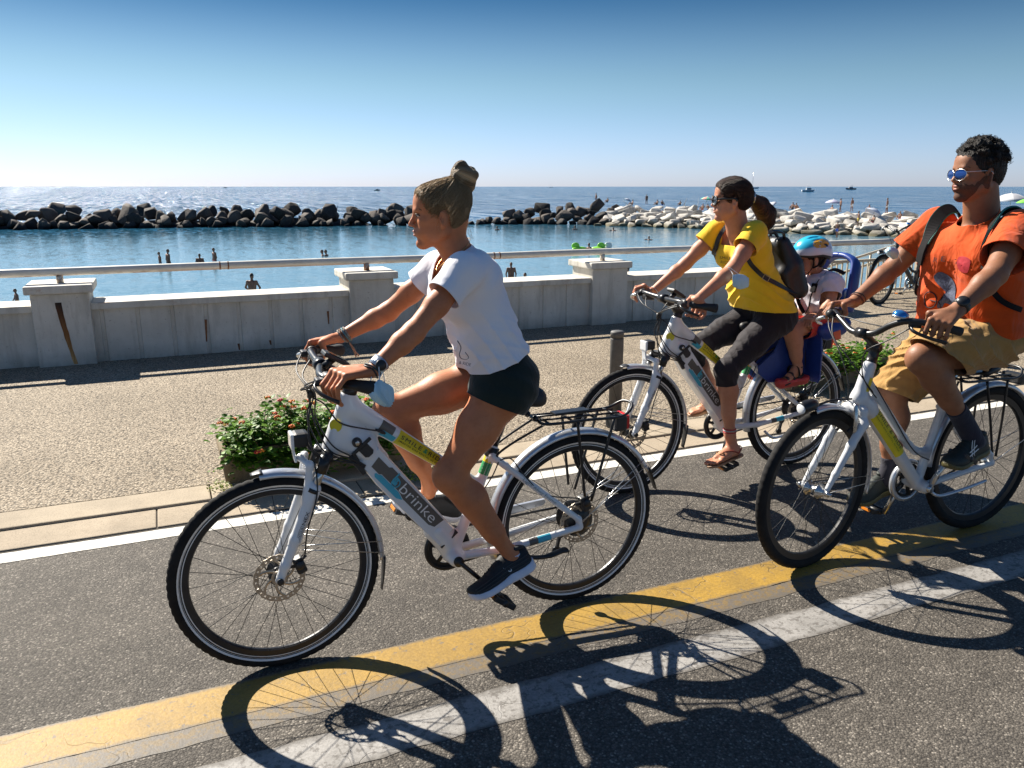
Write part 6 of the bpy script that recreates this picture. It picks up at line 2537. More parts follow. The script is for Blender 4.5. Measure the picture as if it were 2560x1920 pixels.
    lw = MB()                              # small pale hook mark on the side and ribbed side lines
    for pts, w in (([(0.36, 0.060), (0.345, 0.048), (0.37, 0.046), (0.425, 0.066)], (0.0016, 0.003)),):
        lw.add(tube(spline([Q(t, h_, sg, -0.003 - max(0, h_ - 0.045) * 0.25) for t, h_ in pts], 6), w, 6), 0)
    lw.build('side_mark', M_LETW, so)
    rb_ = MB()
    for dh in (0.040, 0.052, 0.064):
        P = [Q(t, dh * (1.0 - 0.45 * max(0, t - 0.35)) + 0.0, sg, -0.0005 - max(0, dh - 0.04) * 0.20) for t in np.linspace(0.05, 0.90, 24)]
        rb_.add(tube(spline(P, 2), 0.0016, 6), 0)
    rb_.build('rib', simple('shoe_rib', (0.03, 0.033, 0.036), 0.5), so)
    MB().add(tube([anN + (0.0, 0, 0.012), anN + (0.004, 0, -0.03)], [0.0325, 0.033], 18)).build('sock', M_SOLE, root)
    heelF, toeF = K(2, 1392, 1590, 0.15), K(2, 815, 1470, 0.15)
    shoe(root, heelF, toeF, unit(anF - (heelF * 0.75 + toeF * 0.25)), M_SHU, M_SOLE, wid=1.0, sole_h=0.028, high=0.85)
    # wrist things
    fa = unit(elN - wrN)
    M_METW = simple('silver_mesh_strap', (0.55, 0.60, 0.66), 0.3, 0.8, 0.2, 300, 0.5, 700)
    wa = MB().add(tube([wrN + fa * 0.012, wrN + fa * 0.042], [0.0262, 0.0285], 22)).build('watch', M_METW, root)
    MB().add(lathe([(0.016, -0.003), (0.017, 0.0), (0.016, 0.004), (0.0001, 0.0045)], wrN + fa * 0.023 + np.array([0.004, -0.026, 0.006]), (0.2, -1, 0.25), 20)).build('dial', M_BLK, wa)
    bracelet(wrN - fa * 0.004, fa + np.array([0.1, 0, 0.2]), 0.0265, 0.0028, M_BLK, root, wobble=0.002)
    bracelet(wrN + fa * 0.004, fa + np.array([-0.15, 0, 0.1]), 0.0275, 0.0026, simple('dark_teal_cord', (0.02, 0.05, 0.06), 0.6), root)
    fb = unit(elF - wrF)
    M_BRD = simple('braided_cord', (0.22, 0.20, 0.17), 0.8, 0, 0.6, 160)
    for i, (d, mt) in enumerate(((0.0, M_BRD), (0.007, simple('brown_cord', (0.14, 0.07, 0.04), 0.8)), (0.014, simple('teal_cord', (0.10, 0.22, 0.25), 0.7, 0, 0.5, 200)), (0.021, M_BRD))):
        bracelet(wrF + fb * (d + 0.006), fb + np.array([0.05 * i - 0.1, 0, 0.15]), 0.0255, 0.0034, mt, root)
    ta = MB()
    for i in range(9):
        p = wrF + fb * 0.012 + np.array([0.014, -0.012, -0.022])
        ta.add(tube(spline([p, p + (0.014 + rs.normal(0, .003), rs.normal(0, .003), -0.025), p + (0.028 + rs.normal(0, .006), rs.normal(0, .006), -0.055)], 4), 0.0013, 5), 0)
    ta.build('bracelet_tassel', simple('tassel_cord', (0.36, 0.22, 0.14), 0.8), root)
    nk = MB()
    nk.add(tube(spline([neck0 + (0.045, 0.03, 0.045), neck0 + (0.0, -0.055, 0.02), neck0 + (-0.065, -0.025, -0.030), neck0 + (-0.082, 0.0, -0.055), neck0 + (-0.06, 0.03, -0.03), neck0 + (0.0, 0.056, 0.02)], 6, True), 0.0012, 5, closed=True), 0)
    nk.build('necklace', simple('gold_chain', (0.55, 0.33, 0.12), 0.3, 0.9), root)
    # mask hanging from the near wrist
    g = [[K(2, x, y, o) for x, y, o in row] for row in (
        ((635, 450, -0.30), (690, 400, -0.315), (720, 375, -0.31), (765, 400, -0.285)),
        ((640, 520, -0.31), (700, 480, -0.325), (745, 470, -0.315), (835, 440, -0.27)),
        ((690, 575, -0.30), (745, 550, -0.32), (780, 540, -0.30), (850, 510, -0.265)),
        ((770, 610, -0.285), (800, 615, -0.295), (825, 605, -0.28), (845, 560, -0.262)))]
    face_mask('pale blue face mask hanging from the wrist of the white shirt rider', g[1][1], g,
              ([g[0][0], wrN + fa * 0.006 + (-0.01, -0.024, -0.01), wrN + fa * 0.006 + (0.01, -0.02, 0.02), g[0][2]], [g[0][2], wrN + fa * 0.01 + (0.02, -0.02, -0.01), g[0][3]]))
    return root, hd


def frame_to(rs):
    from mathutils import Euler
    return np.array(Euler(rs.uniform(-0.7, 0.7, 3)).to_matrix())


girl, girl_head = build_girl()
def leg(b, hip, kn, an, s=1.0, thigh=0.090, calf=0.050, ank=0.029):
    m = hip + (kn - hip) * 0.45
    b.cone(hip, m, thigh, thigh * 0.84, 0.03)
    b.cone(m, kn, thigh * 0.84, 0.052 * s, 0.03)
    td, cd = unit(kn - hip), unit(an - kn)
    fwd = unit(td - cd)
    b.ell(kn + fwd * 0.010 * s, np.array((0.050, 0.048, 0.052)) * s, None, 0.02)
    c1 = kn + (an - kn) * 0.30 - fwd * 0.014 * s
    b.cone(kn, c1, 0.049 * s, calf, 0.03)
    b.cone(c1, kn + (an - kn) * 0.68 - fwd * 0.004, calf, calf * 0.72, 0.03)
    b.cone(kn + fwd * 0.006 * s, kn + (an - kn) * 0.7, 0.038 * s, 0.031 * s, 0.03)
    b.cone(kn + (an - kn) * 0.66, an, calf * 0.71, ank, 0.02)


def arm(b, sh, el, wr, s=1.0, up=0.043, fore=0.035, w=0.0215):
    b.ell(sh, np.array((0.050, 0.048, 0.052)) * s, None, 0.03)
    b.cone(sh, sh + (el - sh) * 0.55, up, up * 0.93, 0.02)
    b.cone(sh + (el - sh) * 0.55, el, up * 0.93, fore * 0.97, 0.02)
    f1 = el + (wr - el) * 0.28
    b.cone(el, f1, fore * 0.95, fore, 0.02)
    b.cone(f1, wr, fore, w, 0.02)


def torso_sdf(chest, waist, pelv, neck0, shN, shF, rc, rw, rp, wc, ww, wp, bust=0.0, fr=(-1, 0, 0)):
    t = Sdf()
    O = lambda p, o: p + np.array([0, o, 0])
    for sg in (-1, 1):
        t.chain([O(chest, sg * wc), O(waist, sg * ww)], [rc, rw], 0.04)
        t.cone(O(waist, sg * ww), O(pelv, sg * wp), rw, rp, 0.04)
        if bust:
            t.ell(O(chest + np.asarray(fr) * rc * 0.75 + (0, 0, -0.035), sg * wc * 1.05), bust, None, 0.05)
    u = unit(chest - waist)
    t.cone(chest + u * 0.05, neck0 + (0, 0, -0.02), rc * 0.93, 0.052, 0.04)
    t.cone(O(chest, -wc * 1.5) + u * 0.05, shN, rc * 0.66, 0.052, 0.04)
    t.cone(O(chest, wc * 1.5) + u * 0.05, shF, rc * 0.66, 0.052, 0.04)
    return t


def glasses(hd, parent, lens, frame, w=0.115, h=0.080, thick=0.010, z=0.0, name='sunglasses', droop=0.0):
    m = MB()
    o = MB()
    for sg in (-1, 1):
        c = hd.P(0.408, sg * 0.132, z)
        B = hd.rot(yaw=sg * 0.22)
        m.add(ellipsoid(c, np.array((0.010, w, h)) * hd.h, B, 20, 10), 0)
        P = [c + B @ (np.array([0.006, math.cos(a) * w, math.sin(a) * h - droop * max(0, -math.sin(a))]) * hd.h) for a in np.linspace(0, 2 * PI, 22, endpoint=False)]
        o.add(tube(P, thick * hd.h, 6, closed=True), 0)
        o.add(tube(spline([hd.P(0.370, sg * 0.245, z + 0.03), hd.P(0.25, sg * 0.300, z + 0.035), hd.P(0.0, sg * 0.345, z + 0.035), hd.P(-0.07, sg * 0.345, z - 0.02)], 5), (thick * 1.2 * hd.h, thick * 1.5 * hd.h), 6), 0)
    o.add(tube(spline([hd.P(0.425, -0.045, z + 0.015), hd.P(0.445, 0, z + 0.03), hd.P(0.425, 0.045, z + 0.015)], 4), thick * hd.h, 6), 0)
    g = o.build(name, frame, parent)
    m.build('lens', lens, g)
    return g


def thin_sole(heel, toe, up, wid, thick, n=24):
    heel, toe = np.asarray(heel, float), np.asarray(toe, float)
    L_ = np.linalg.norm(toe - heel)
    f = unit(toe - heel)
    u = unit(np.asarray(up, float) - f * (np.asarray(up, float) @ f))
    l = np.cross(u, f)
    ts = [0, .03, .1, .25, .45, .62, .75, .87, .95, 1.0]
    wd = [.008, .022, .031, .034, .032, .039, .043, .040, .028, .008]
    st = []
    for t, w in zip(ts, wd):
        c = heel + f * t * L_
        st.append(np.array([c + l * math.copysign(abs(math.cos(a)) ** .6, math.cos(a)) * w * wid + u * (thick / 2 + math.copysign(abs(math.sin(a)) ** .4, math.sin(a)) * thick / 2) for a in np.linspace(0, 2 * PI, n, endpoint=False)]))
    return loft(st), f, u, l


def bare_foot(b, an, heel, toe, up, s=1.0, side=1):
    """ankle, heel, instep, ball and five toes resting on a sole from heel to toe"""
    f = unit(toe - heel)
    L_ = np.linalg.norm(toe - heel)
    u = unit(up - f * (up @ f))
    l = np.cross(u, f) * side               # towards the little toe
    Q = lambda t, h, w: heel + f * t * L_ + u * h * s + l * w * s
    b.ell(Q(0.12, 0.030, 0), np.array((0.030, 0.028, 0.030)) * s, None, 0.015)
    b.cone(an, Q(0.20, 0.045, 0), 0.030 * s, 0.031 * s, 0.02)
    b.cone(Q(0.25, 0.045, -0.004), Q(0.68, 0.022, -0.012), 0.032 * s, 0.018 * s, 0.02)
    b.cone(Q(0.22, 0.032, 0.008), Q(0.66, 0.016, 0.022), 0.026 * s, 0.014 * s, 0.02)
    for i, (w, t1, r) in enumerate(((-0.026, 0.955, 0.0115), (-0.008, 0.965, 0.0080), (0.007, 0.935, 0.0076), (0.020, 0.895, 0.0072), (0.032, 0.845, 0.0070))):
        b.cone(Q(0.70 - 0.012 * i, 0.015, w * 0.92), Q(t1 - 0.06, 0.015, w), r * s * 1.05, r * s, 0.004)
        b.cone(Q(t1 - 0.06, 0.015, w), Q(t1, 0.0095, w), r * s, r * s * 0.9, 0.003)
    return Q


M_BLKCLOTH = cloth_mat('black_stretch_cotton', (0.022, 0.018, 0.022), (0.014, 0.011, 0.014), 900, 0.75, 0.35)
M_LEATHER = simple('black_leather', (0.014, 0.014, 0.016), 0.42, 0, 0.3, 60, 0.3, 350)
M_STRAP = simple('black_webbing', (0.014, 0.013, 0.014), 0.85, 0, 0.2, 60, 0.3, 500, spec=0.12)
M_DLENS = simple('dark_sunglass_lens', (0.012, 0.012, 0.014), 0.06, 0, 0.05, coat=0.6)
M_BLENS = simple('blue_mirror_lens', (0.02, 0.07, 0.26), 0.08, 0.6, 0.1)


# ------------------------------------------------------------------ person in the yellow shirt
def build_woman():
    K = meas(Y2)
    O = lambda p, o: p + np.array([0, o, 0])
    root = thing('person', (2.90, Y2, 0), 'person in yellow shirt and black capri leggings wearing sunglasses and a black backpack', 'person', 'people riding rental bicycles')
    hd = Head(K(5, 1062, 295), (-0.90, 0.44, -0.02), (0, 0, 1), 0.214)
    chest, waist, pelv = np.array([2.815, Y2, 1.235]), np.array([2.885, Y2, 1.06]), np.array([2.975, Y2, 0.925])
    neck0 = K(5, 1125, 560)
    shN, shF = K(5, 1275, 610, -0.155), np.array([2.742, Y2 + 0.155, 1.335])
    elN, wrN = K(5, 1075, 930, -0.21), K(5, 745, 1215, -0.25)
    elF, wrF = K(5, 640, 885, 0.215), K(5, 330, 1145, 0.25)
    hipN, hipF = K(6, 1690, 190, -0.085), O(K(6, 1690, 190, -0.085), 0.17)
    knN, anN = K(6, 1312, 590, -0.10), K(6, 1342, 1090, -0.115)
    knF, anF = K(6, 1022, 440, 0.10), K(6, 1235, 790, 0.11)
    tors = torso_sdf(chest, waist, pelv, neck0, shN, shF, 0.084, 0.072, 0.092, 0.062, 0.050, 0.07, 0.052, (-0.95, 0, 0.1))
    b = Sdf()
    b.p += tors.grown(-0.008).p
    leg(b, hipN, knN, anN, 0.90, 0.082, 0.045, 0.027)
    leg(b, hipF, knF, anF, 0.90, 0.082, 0.045, 0.027)
    arm(b, shN, elN, wrN, 0.95, 0.041, 0.033, 0.021)
    arm(b, shF, elF, wrF, 0.95, 0.041, 0.033, 0.021)
    hand_grip(b, wrN, np.array([0.453 + DX2, Y2 - 0.252, 1.014]), (0.42, -0.85, -0.10), sc=0.97, reach=1.0)
    hand_grip(b, wrF, np.array([0.480 + DX2, Y2 + 0.255, 1.016]), (0.45, 0.85, -0.08), sc=0.97, reach=1.0)
    b.cone(neck0 + (0.01, 0, -0.02), hd.P(-0.12, 0, -0.22), 0.051, 0.046, 0.03)
    b.cone(neck0 + (-0.02, 0, -0.01), hd.P(0.02, 0, -0.30), 0.036, 0.036, 0.03)
    hd.skull(b)
    heelN, toeN = K(6, 1425, 1262, -0.12), K(6, 1172, 1362, -0.155)
    up = unit(anN - (heelN * 0.8 + toeN * 0.2))
    bare_foot(b, anN, heelN + up * 0.012, toeN + up * 0.012, up, 0.95, 1)
    heelF = anF + np.array([0.055, 0.0, -0.075])
    toeF = heelF + np.array([-0.225, 0.02, -0.03])
    upF = np.array([0, 0, 1.0])
    bare_foot(b, anF, heelF + upF * 0.012, toeF + upF * 0.012, upF, 0.95, -1)
    sdf_obj('body', b, M_SKIN_W, root, 0.0042, smooth_it=2)
    hd.face_parts(root, eyes=False)
    glasses(hd, root, M_DLENS, M_BLK, 0.130, 0.100, 0.020, 0.0)
    # hair tied low at the back
    hs = Sdf()
    hd.ell(hs, (-0.060, 0, 0.140), (0.425, 0.345, 0.382), 0.04)
    hd.ell(hs, (-0.20, 0, -0.02), (0.265, 0.265, 0.30), 0.08)
    hd.ell(hs, (0.215, 0, 0.215), (0.170, 0.245, 0.210), 0.10)
    for sg in (-1, 1):
        hd.ell(hs, (0.06, sg * 0.19, 0.08), (0.17, 0.140, 0.18), 0.08)

    def hl_(q):
        lim = np.interp(q[:, 0], [-0.5, -0.2, -0.13, -0.105, -0.03, 0.06, 0.16, 0.27, 0.37, 0.45], [-0.24, -0.29, -0.25, -0.06, 0.075, 0.03, -0.03, 0.11, 0.255, 0.35])
        return lim + 0.05 * np.clip(0.25 - np.abs(q[:, 1]), 0, 1) + 0.008 * np.sin(q[:, 0] * 80) + 0.008 * np.sin(q[:, 1] * 75)

    def hairline(V):
        q = hd.inv(V)
        return (hl_(q) - 0.02 - q[:, 2]) * hd.h
    tie = hd.P(-0.47, 0.02, 0.06)
    sdf_obj('hair', hs, M_HAIR_W, root, 0.0040, sink(hd, hl_, 0.010, 0.007), clips=(hairline,), attr={'strand': strand_attr(tie, hd.B @ np.array([-1, 0, 0.1]))})
    rq = np.random.default_rng(15)
    st_ = []
    for i in range(700):
        x, y = rq.uniform(-0.42, 0.37), rq.uniform(-0.38, 0.38)
        zz = hl_(np.array([[x, y, 0]]))[0] + 0.02 if rq.uniform() < 0.75 else rq.uniform(-0.2, 0.4)
        st_.append(hd.P(x, y, zz))
    sk = sink(hd, hl_, 0.004, 0.0075)
    strands('hair_strands', root, M_HAIR_W, lambda P: hs.eval(P) + sk(P), st_, tie, 0.0008, 0.0008, 10, lambda V: V * 9)
    ps = Sdf()
    pts = [tie, K(5, 1330, 340), K(5, 1385, 420), K(5, 1395, 500), K(5, 1380, 560)]
    ps.chain(pts, [0.022, 0.040, 0.046, 0.036, 0.012], 0.02)
    ps.chain([pts[1] + (0, 0.02, 0.0), pts[2] + (0.01, 0.02, -0.02), pts[3] + (-0.01, 0.015, -0.03)], [0.03, 0.032, 0.012], 0.02)

    def lock(V):
        return 0.0025 * np.sin((V[:, 0] + V[:, 1] * 0.7) * 420 + 3 * np.sin(V[:, 2] * 40))
    po = sdf_obj('ponytail', ps, M_HAIR_W, root, 0.0042, lock, 1, attr={'strand': lambda V: np.stack([(V[:, 0] + 0.7 * V[:, 1]) * 4, V[:, 1] * 4, V[:, 2] * 1.2], 1)})
    bracelet(tie + (0.012, -0.002, 0), hd.B @ np.array([-1, 0, 0]), 0.024, 0.006, simple('silver_hair_tie', (0.5, 0.5, 0.5), 0.3, 0.8), po, 'hair_tie')
    rs = np.random.default_rng(9)
    lo = MB()
    for i in range(46):
        if i < 26:
            p = hd.P(rs.uniform(-0.25, 0.25), rs.uniform(-0.2, 0.25), 0.49)
            d = np.array([rs.uniform(0.6, 1.2), rs.normal(0, 0.3), rs.uniform(-0.15, 0.22)])
        else:
            p = K(5, rs.uniform(1330, 1400), rs.uniform(330, 540))
            d = np.array([rs.uniform(0.0, 1), rs.normal(0, 0.3), rs.uniform(-1, 0.2)])
        d = unit(d)
        L_ = rs.uniform(0.02, 0.045)
        c = rs.normal(0, 0.18, 3)
        lo.add(tube(spline([p, p + (d + c * 0.3) * L_ * 0.5, p + (d + c) * L_], 4), 0.0003, 3), 0)
    V = np.concatenate(lo.V)
    mesh_obj('loose_hair', V, lo.F, M_HAIR_W, root, attr={'strand': V * 5})
    # yellow shirt
    ts = tors.grown(0.010)
    for sg in (-1, 1):
        ts.cone(O(waist, sg * 0.06), O(pelv + (-0.02, 0, -0.02), sg * 0.085), 0.097, 0.117, 0.05)
    ts.ell((waist + pelv) / 2 + (-0.055, 0, 0.03), (0.085, 0.12, 0.09), None, 0.05)
    am = Sdf()
    for sh, el in ((shN, elN), (shF, elF)):
        am.cone(sh + (0.0, 0, 0.004), sh + (el - sh) * 0.7, 0.058, 0.066, 0.025)
    ts.p += am.p
    t_only = tors.grown(0.010)

    def sel(side):
        def g(V):
            m = (V[:, 1] - Y2) * side > 0.0
            return m & (am.eval(V) < t_only.eval(V) - 0.004)
        return g
    hemA, hemB = K(5, 1075, 1335, -0.12), K(5, 1585, 1315, -0.12)
    hn = unit(np.cross(hemB - hemA, (0, 1, 0)))
    hn = hn if hn[2] < 0 else -hn

    def neckline(V):
        q = V - (neck0 + np.array([-0.030, 0, -0.030]))
        rad = np.sqrt((q[:, 0] / 0.082) ** 2 + (q[:, 1] / 0.082) ** 2)
        return np.minimum((1 - rad) * 0.08, q[:, 2] + 0.055)

    def folds(V):
        w = np.clip(1 - np.abs(V[:, 2] - 1.0) / 0.16, 0, 1)
        return -0.0075 * w * crease((V @ np.array([0.35, 0.2, 0.92])) * 62 + 1.6 * np.sin(V[:, 1] * 22) + 1.2 * np.sin(V[:, 0] * 24)) \
            - 0.0030 * (1 - w) * np.sin((V @ np.array([0.8, 0.2, -0.5])) * 70 + 2 * np.sin(V[:, 2] * 19))
    M_YS = cloth_mat('yellow_cotton', (0.86, 0.55, 0.025), (0.80, 0.50, 0.02), 900, 0.85, 0.25)
    so = sdf_obj('shirt', ts, M_YS, root, 0.0048, folds, 3,
                 (planeclip(shN + (elN - shN) * 0.40, elN - shN, sel(-1)), planeclip(shF + (elF - shF) * 0.38, elF - shF, sel(1)), planeclip((hemA + hemB) / 2, hn), neckline), 0.003)
    pr = MB()
    xd = unit(np.array([0.50, -0.86, 0.0]))
    o = K(5, 972, 838, 0.02) + np.array([-0.012, -0.0, 0])
    pr.add(text_fit('SMILE', o + (0, 0, 0.0), xd, (0.05, 0.02, 1), 0.062, 0.014), 0, False)
    pr.add(text_fit('RIDE', o + (0.004, -0.006, -0.022), xd, (0.05, 0.02, 1), 0.050, 0.014), 0, False)
    pr.build('print', M_LETB, so)
    # capri leggings
    cs = Sdf()
    for sg, hip, kn, an in ((-1, hipN, knN, anN), (1, hipF, knF, anF)):
        cs.cone(O(waist, sg * 0.05) * 0.4 + O(pelv, sg * 0.05) * 0.6, O(pelv, sg * 0.07), 0.092, 0.108, 0.04)
        m = hip + (kn - hip) * 0.45
        cs.cone(hip, m, 0.089, 0.075, 0.03)
        cs.cone(m, kn, 0.075, 0.055, 0.03)
        cs.ell(kn, (0.056, 0.054, 0.057), None, 0.02)
        cs.cone(kn, kn + (an - kn) * 0.45, 0.055, 0.055, 0.03)
        cs.ell(hip + np.array([0.03, 0, 0.015]), (0.094, 0.092, 0.094), None, 0.05)

    def cf(V):
        return -0.0022 * crease((V @ np.array([0.6, 0.2, 0.75])) * 48 + 2.5 * np.sin(V[:, 1] * 26) + 2 * np.sin(V[:, 0] * 21))
    pN, pF = K(6, 1305, 700, -0.10), K(6, 1090, 535, 0.10)
    sdf_obj('leggings', cs, M_BLKCLOTH, root, 0.005, cf, 2,
            (hemclip(pN, anN - knN, knN, anN, pF, anF - knF, knF, anF), planeclip(pelv + (0, 0, 0.09), (0, 0, 1))), 0.002)
    # sandals
    M_SANDAL = simple('tan_leather_sandal', (0.33, 0.19, 0.10), 0.6, 0, 0.15)
    M_STRAPR = simple('red_brown_strap', (0.32, 0.07, 0.045), 0.5)
    for an, he, to, u_, sd in ((anN, heelN, toeN, up, 1), (anF, heelF, toeF, upF, -1)):
        vf, f, u, l = thin_sole(he - unit(to - he) * 0.012, to, u_, 0.95, 0.012)
        s_o = MB().add(vf, 0).build('sandal', M_SANDAL, root)
        L_ = np.linalg.norm(to - he)
        Q = lambda t, h, w: he + f * t * L_ + u * h + l * w * sd
        st = MB()
        st.add(tube(spline([Q(0.72, 0.016, -0.014), Q(0.66, 0.040, -0.012), Q(0.50, 0.058, 0.010), Q(0.34, 0.055, 0.034), Q(0.20, 0.035, 0.038)], 5), (0.002, 0.005), 6, up=u), 0)
        st.add(tube(spline([Q(0.66, 0.040, -0.012), Q(0.52, 0.054, -0.026), Q(0.36, 0.050, -0.036), Q(0.20, 0.035, -0.038)], 5), (0.002, 0.005), 6, up=u), 0)
        st.add(tube(spline([Q(0.20, 0.035, 0.038), Q(0.06, 0.052, 0.030), Q(-0.01, 0.056, 0), Q(0.06, 0.052, -0.030), Q(0.20, 0.035, -0.038)], 5), (0.002, 0.005), 6, up=u), 0)
        st.build('strap', M_STRAPR, s_o)
        rg = MB()
        for k in (-1, 1):
            c = Q(0.58, 0.056, -0.008 + k * 0.009)
            rg.add(tube([c + (l * math.cos(a) + unit(f - u * 0.25) * math.sin(a)) * 0.012 for a in np.linspace(0, 2 * PI, 14, endpoint=False)], 0.0026, 6, closed=True), 0)
        rg.build('ring', simple('bronze_ring', (0.20, 0.11, 0.04), 0.35, 0.7), s_o)
    for d_, mt in ((0.0, 'red'), (0.010, 'grey'), (0.018, 'red')):
        bracelet(anN + unit(knN - anN) * (0.012 + d_), unit(knN - anN) + np.array([0.1, 0, 0]), 0.0335, 0.003, simple('anklet_' + mt, (0.45, 0.04, 0.05) if mt == 'red' else (0.35, 0.35, 0.36), 0.7), root, 'anklet', up=0.95)
    bracelet(anF + unit(knF - anF) * 0.03, unit(knF - anF), 0.033, 0.004, simple('beaded_anklet', (0.35, 0.06, 0.04), 0.6), root, 'anklet')
    # mask on the forearm
    fa = unit(elN - wrN)
    mk = K(5, 1040, 925, -0.235)
    g = [[K(5, 1080, 985, -0.285), K(5, 1130, 978, -0.29), K(5, 1180, 985, -0.285), K(5, 1224, 1015, -0.275)],
         [K(5, 1076, 1030, -0.29), K(5, 1130, 1025, -0.30), K(5, 1180, 1030, -0.295), K(5, 1226, 1050, -0.28)],
         [K(5, 1078, 1080, -0.285), K(5, 1130, 1085, -0.295), K(5, 1180, 1085, -0.29), K(5, 1222, 1088, -0.275)],
         [K(5, 1100, 1100, -0.275), K(5, 1135, 1118, -0.28), K(5, 1175, 1112, -0.28), K(5, 1205, 1100, -0.27)]]
    face_mask('pale blue face mask hanging on the forearm of the yellow shirt rider', g[1][1], g,
              ([g[0][0], K(5, 1060, 950, -0.262), K(5, 1030, 918, -0.245), K(5, 1058, 925, -0.258), g[0][1]],))
    bracelet(wrF + unit(elF - wrF) * 0.02, unit(elF - wrF), 0.0245, 0.0014, M_MASKW, root)
    # backpack
    bp = thing('backpack', (3.08, Y2, 0.98), 'small black leather backpack on the back of the yellow shirt rider', 'backpack')
    bs = Sdf()
    bc = np.array([3.075, Y2, 1.12])
    for sg in (-1, 1):
        bs.cone(np.array([3.015, Y2 + sg * 0.050, 1.275]), np.array([3.065, Y2 + sg * 0.065, 1.16]), 0.040, 0.062, 0.03)
        bs.cone(np.array([3.065, Y2 + sg * 0.065, 1.16]), np.array([3.115, Y2 + sg * 0.075, 1.035]), 0.062, 0.058, 0.02)
        bs.cone(np.array([3.03, Y2 + sg * 0.07, 1.12]), np.array([3.06, Y2 + sg * 0.075, 1.030]), 0.050, 0.052, 0.02)
    bs.cone(np.array([3.03, Y2, 1.26]), np.array([3.10, Y2, 1.05]), 0.05, 0.066, 0.03)
    bs.cut((3.09, Y2, 0.925), (0.3, 0.3, 0.062), None, 0.012)
    Vb = sdf_obj('bag', bs, M_LEATHER, bp, 0.005, None, 1)
    MB().add(tube(spline([K(5, 1470, 720, 0), K(5, 1490, 650, 0), K(5, 1465, 598, 0), K(5, 1432, 600, 0), K(5, 1425, 630, 0)], 5), (0.004, 0.010), 8)).build('handle', M_LEATHER, bp)
    MB().add(tube(spline([bc + (0.03, -0.075, 0.10), bc + (0.062, -0.05, 0.06), bc + (0.070, 0, 0.04), bc + (0.062, 0.05, 0.06)], 6), 0.0025, 6)).build('zip', M_STEEL, Vb)
    for sg in (-1, 1):
        sh = shN if sg < 0 else shF
        y = Y2 + sg * 0.105
        P = [np.array([3.02, Y2 + sg * 0.06, 1.29]), np.array([2.93, y, 1.385]), np.array([2.81, y, 1.395]), np.array([2.735, y, 1.33]), np.array([2.715, Y2 + sg * 0.125, 1.24]), np.array([2.76, Y2 + sg * 0.162, 1.15]), np.array([2.86, Y2 + sg * 0.172, 1.10]), np.array([2.97, Y2 + sg * 0.155, 1.05]), np.array([3.07, Y2 + sg * 0.12, 1.02])]
        P = spline(P, 8)
        # keep the strap on the surface of the shirt
        d = ts.eval(P)
        Pn = P.copy()
        for it in range(3):
            g_ = np.stack([(ts.eval(Pn + e) - ts.eval(Pn - e)) / 0.004 for e in (np.array([0.002, 0, 0]), np.array([0, 0.002, 0]), np.array([0, 0, 0.002]))], 1)
            dd = ts.eval(Pn) - 0.006
            Pn = Pn - g_ * (dd / np.maximum((g_ * g_).sum(1), 0.2))[:, None]
        ww = np.clip((np.arange(len(P)) - 4) / 6, 0, 1) * np.clip((len(P) - 6 - np.arange(len(P))) / 8, 0, 1)
        P = P * (1 - ww[:, None]) + Pn * ww[:, None]
        V, F = ribbon(P, ts, 0.022, 0.005)
        MB().add((V, F), 0, False).build('strap', M_LEATHER, bp)
        k = int(len(P) * 0.70)
        c, dr = P[k], unit(P[k + 1] - P[k - 1])
        nn = np.array([0, sg, 0.0])
        xx = np.cross(nn, dr)
        q = c + nn * 0.006
        bk = MB().add(tube([q + dr * a * 0.016 + xx * b_ * 0.015 for a, b_ in ((-1, -1), (1, -1), (1, 1), (-1, 1))], 0.0022, 6, closed=True), 0)
        bk.build('buckle', simple('brass_buckle', (0.55, 0.42, 0.22), 0.3, 0.9), bp)
    return root, hd


def ribbon(P, sd, width, thick):
    """flat strap following P, its face turned along the gradient of the body field"""
    g_ = np.stack([(sd.eval(P + e) - sd.eval(P - e)) for e in (np.array([0.004, 0, 0]), np.array([0, 0.004, 0]), np.array([0, 0, 0.004]))], 1)
    V, F = [], []
    for i in range(len(P)):
        d = unit(P[min(i + 1, len(P) - 1)] - P[max(i - 1, 0)])
        n = unit(g_[i] - d * (g_[i] @ d))
        s = np.cross(d, n)
        for a, b in ((-1, 0), (1, 0), (1, 1), (-1, 1)):
            V.append(P[i] + s * a * width / 2 + n * (b - 0.5) * thick)
        if i:
            o = 4 * (i - 1)
            for k in range(4):
                F.append((o + k, o + (k + 1) % 4, o + 4 + (k + 1) % 4, o + 4 + k))
    F.append((3, 2, 1, 0))
    o = 4 * (len(P) - 1)
    F.append((o, o + 1, o + 2, o + 3))
    return np.array(V), F


woman, woman_head = build_woman()


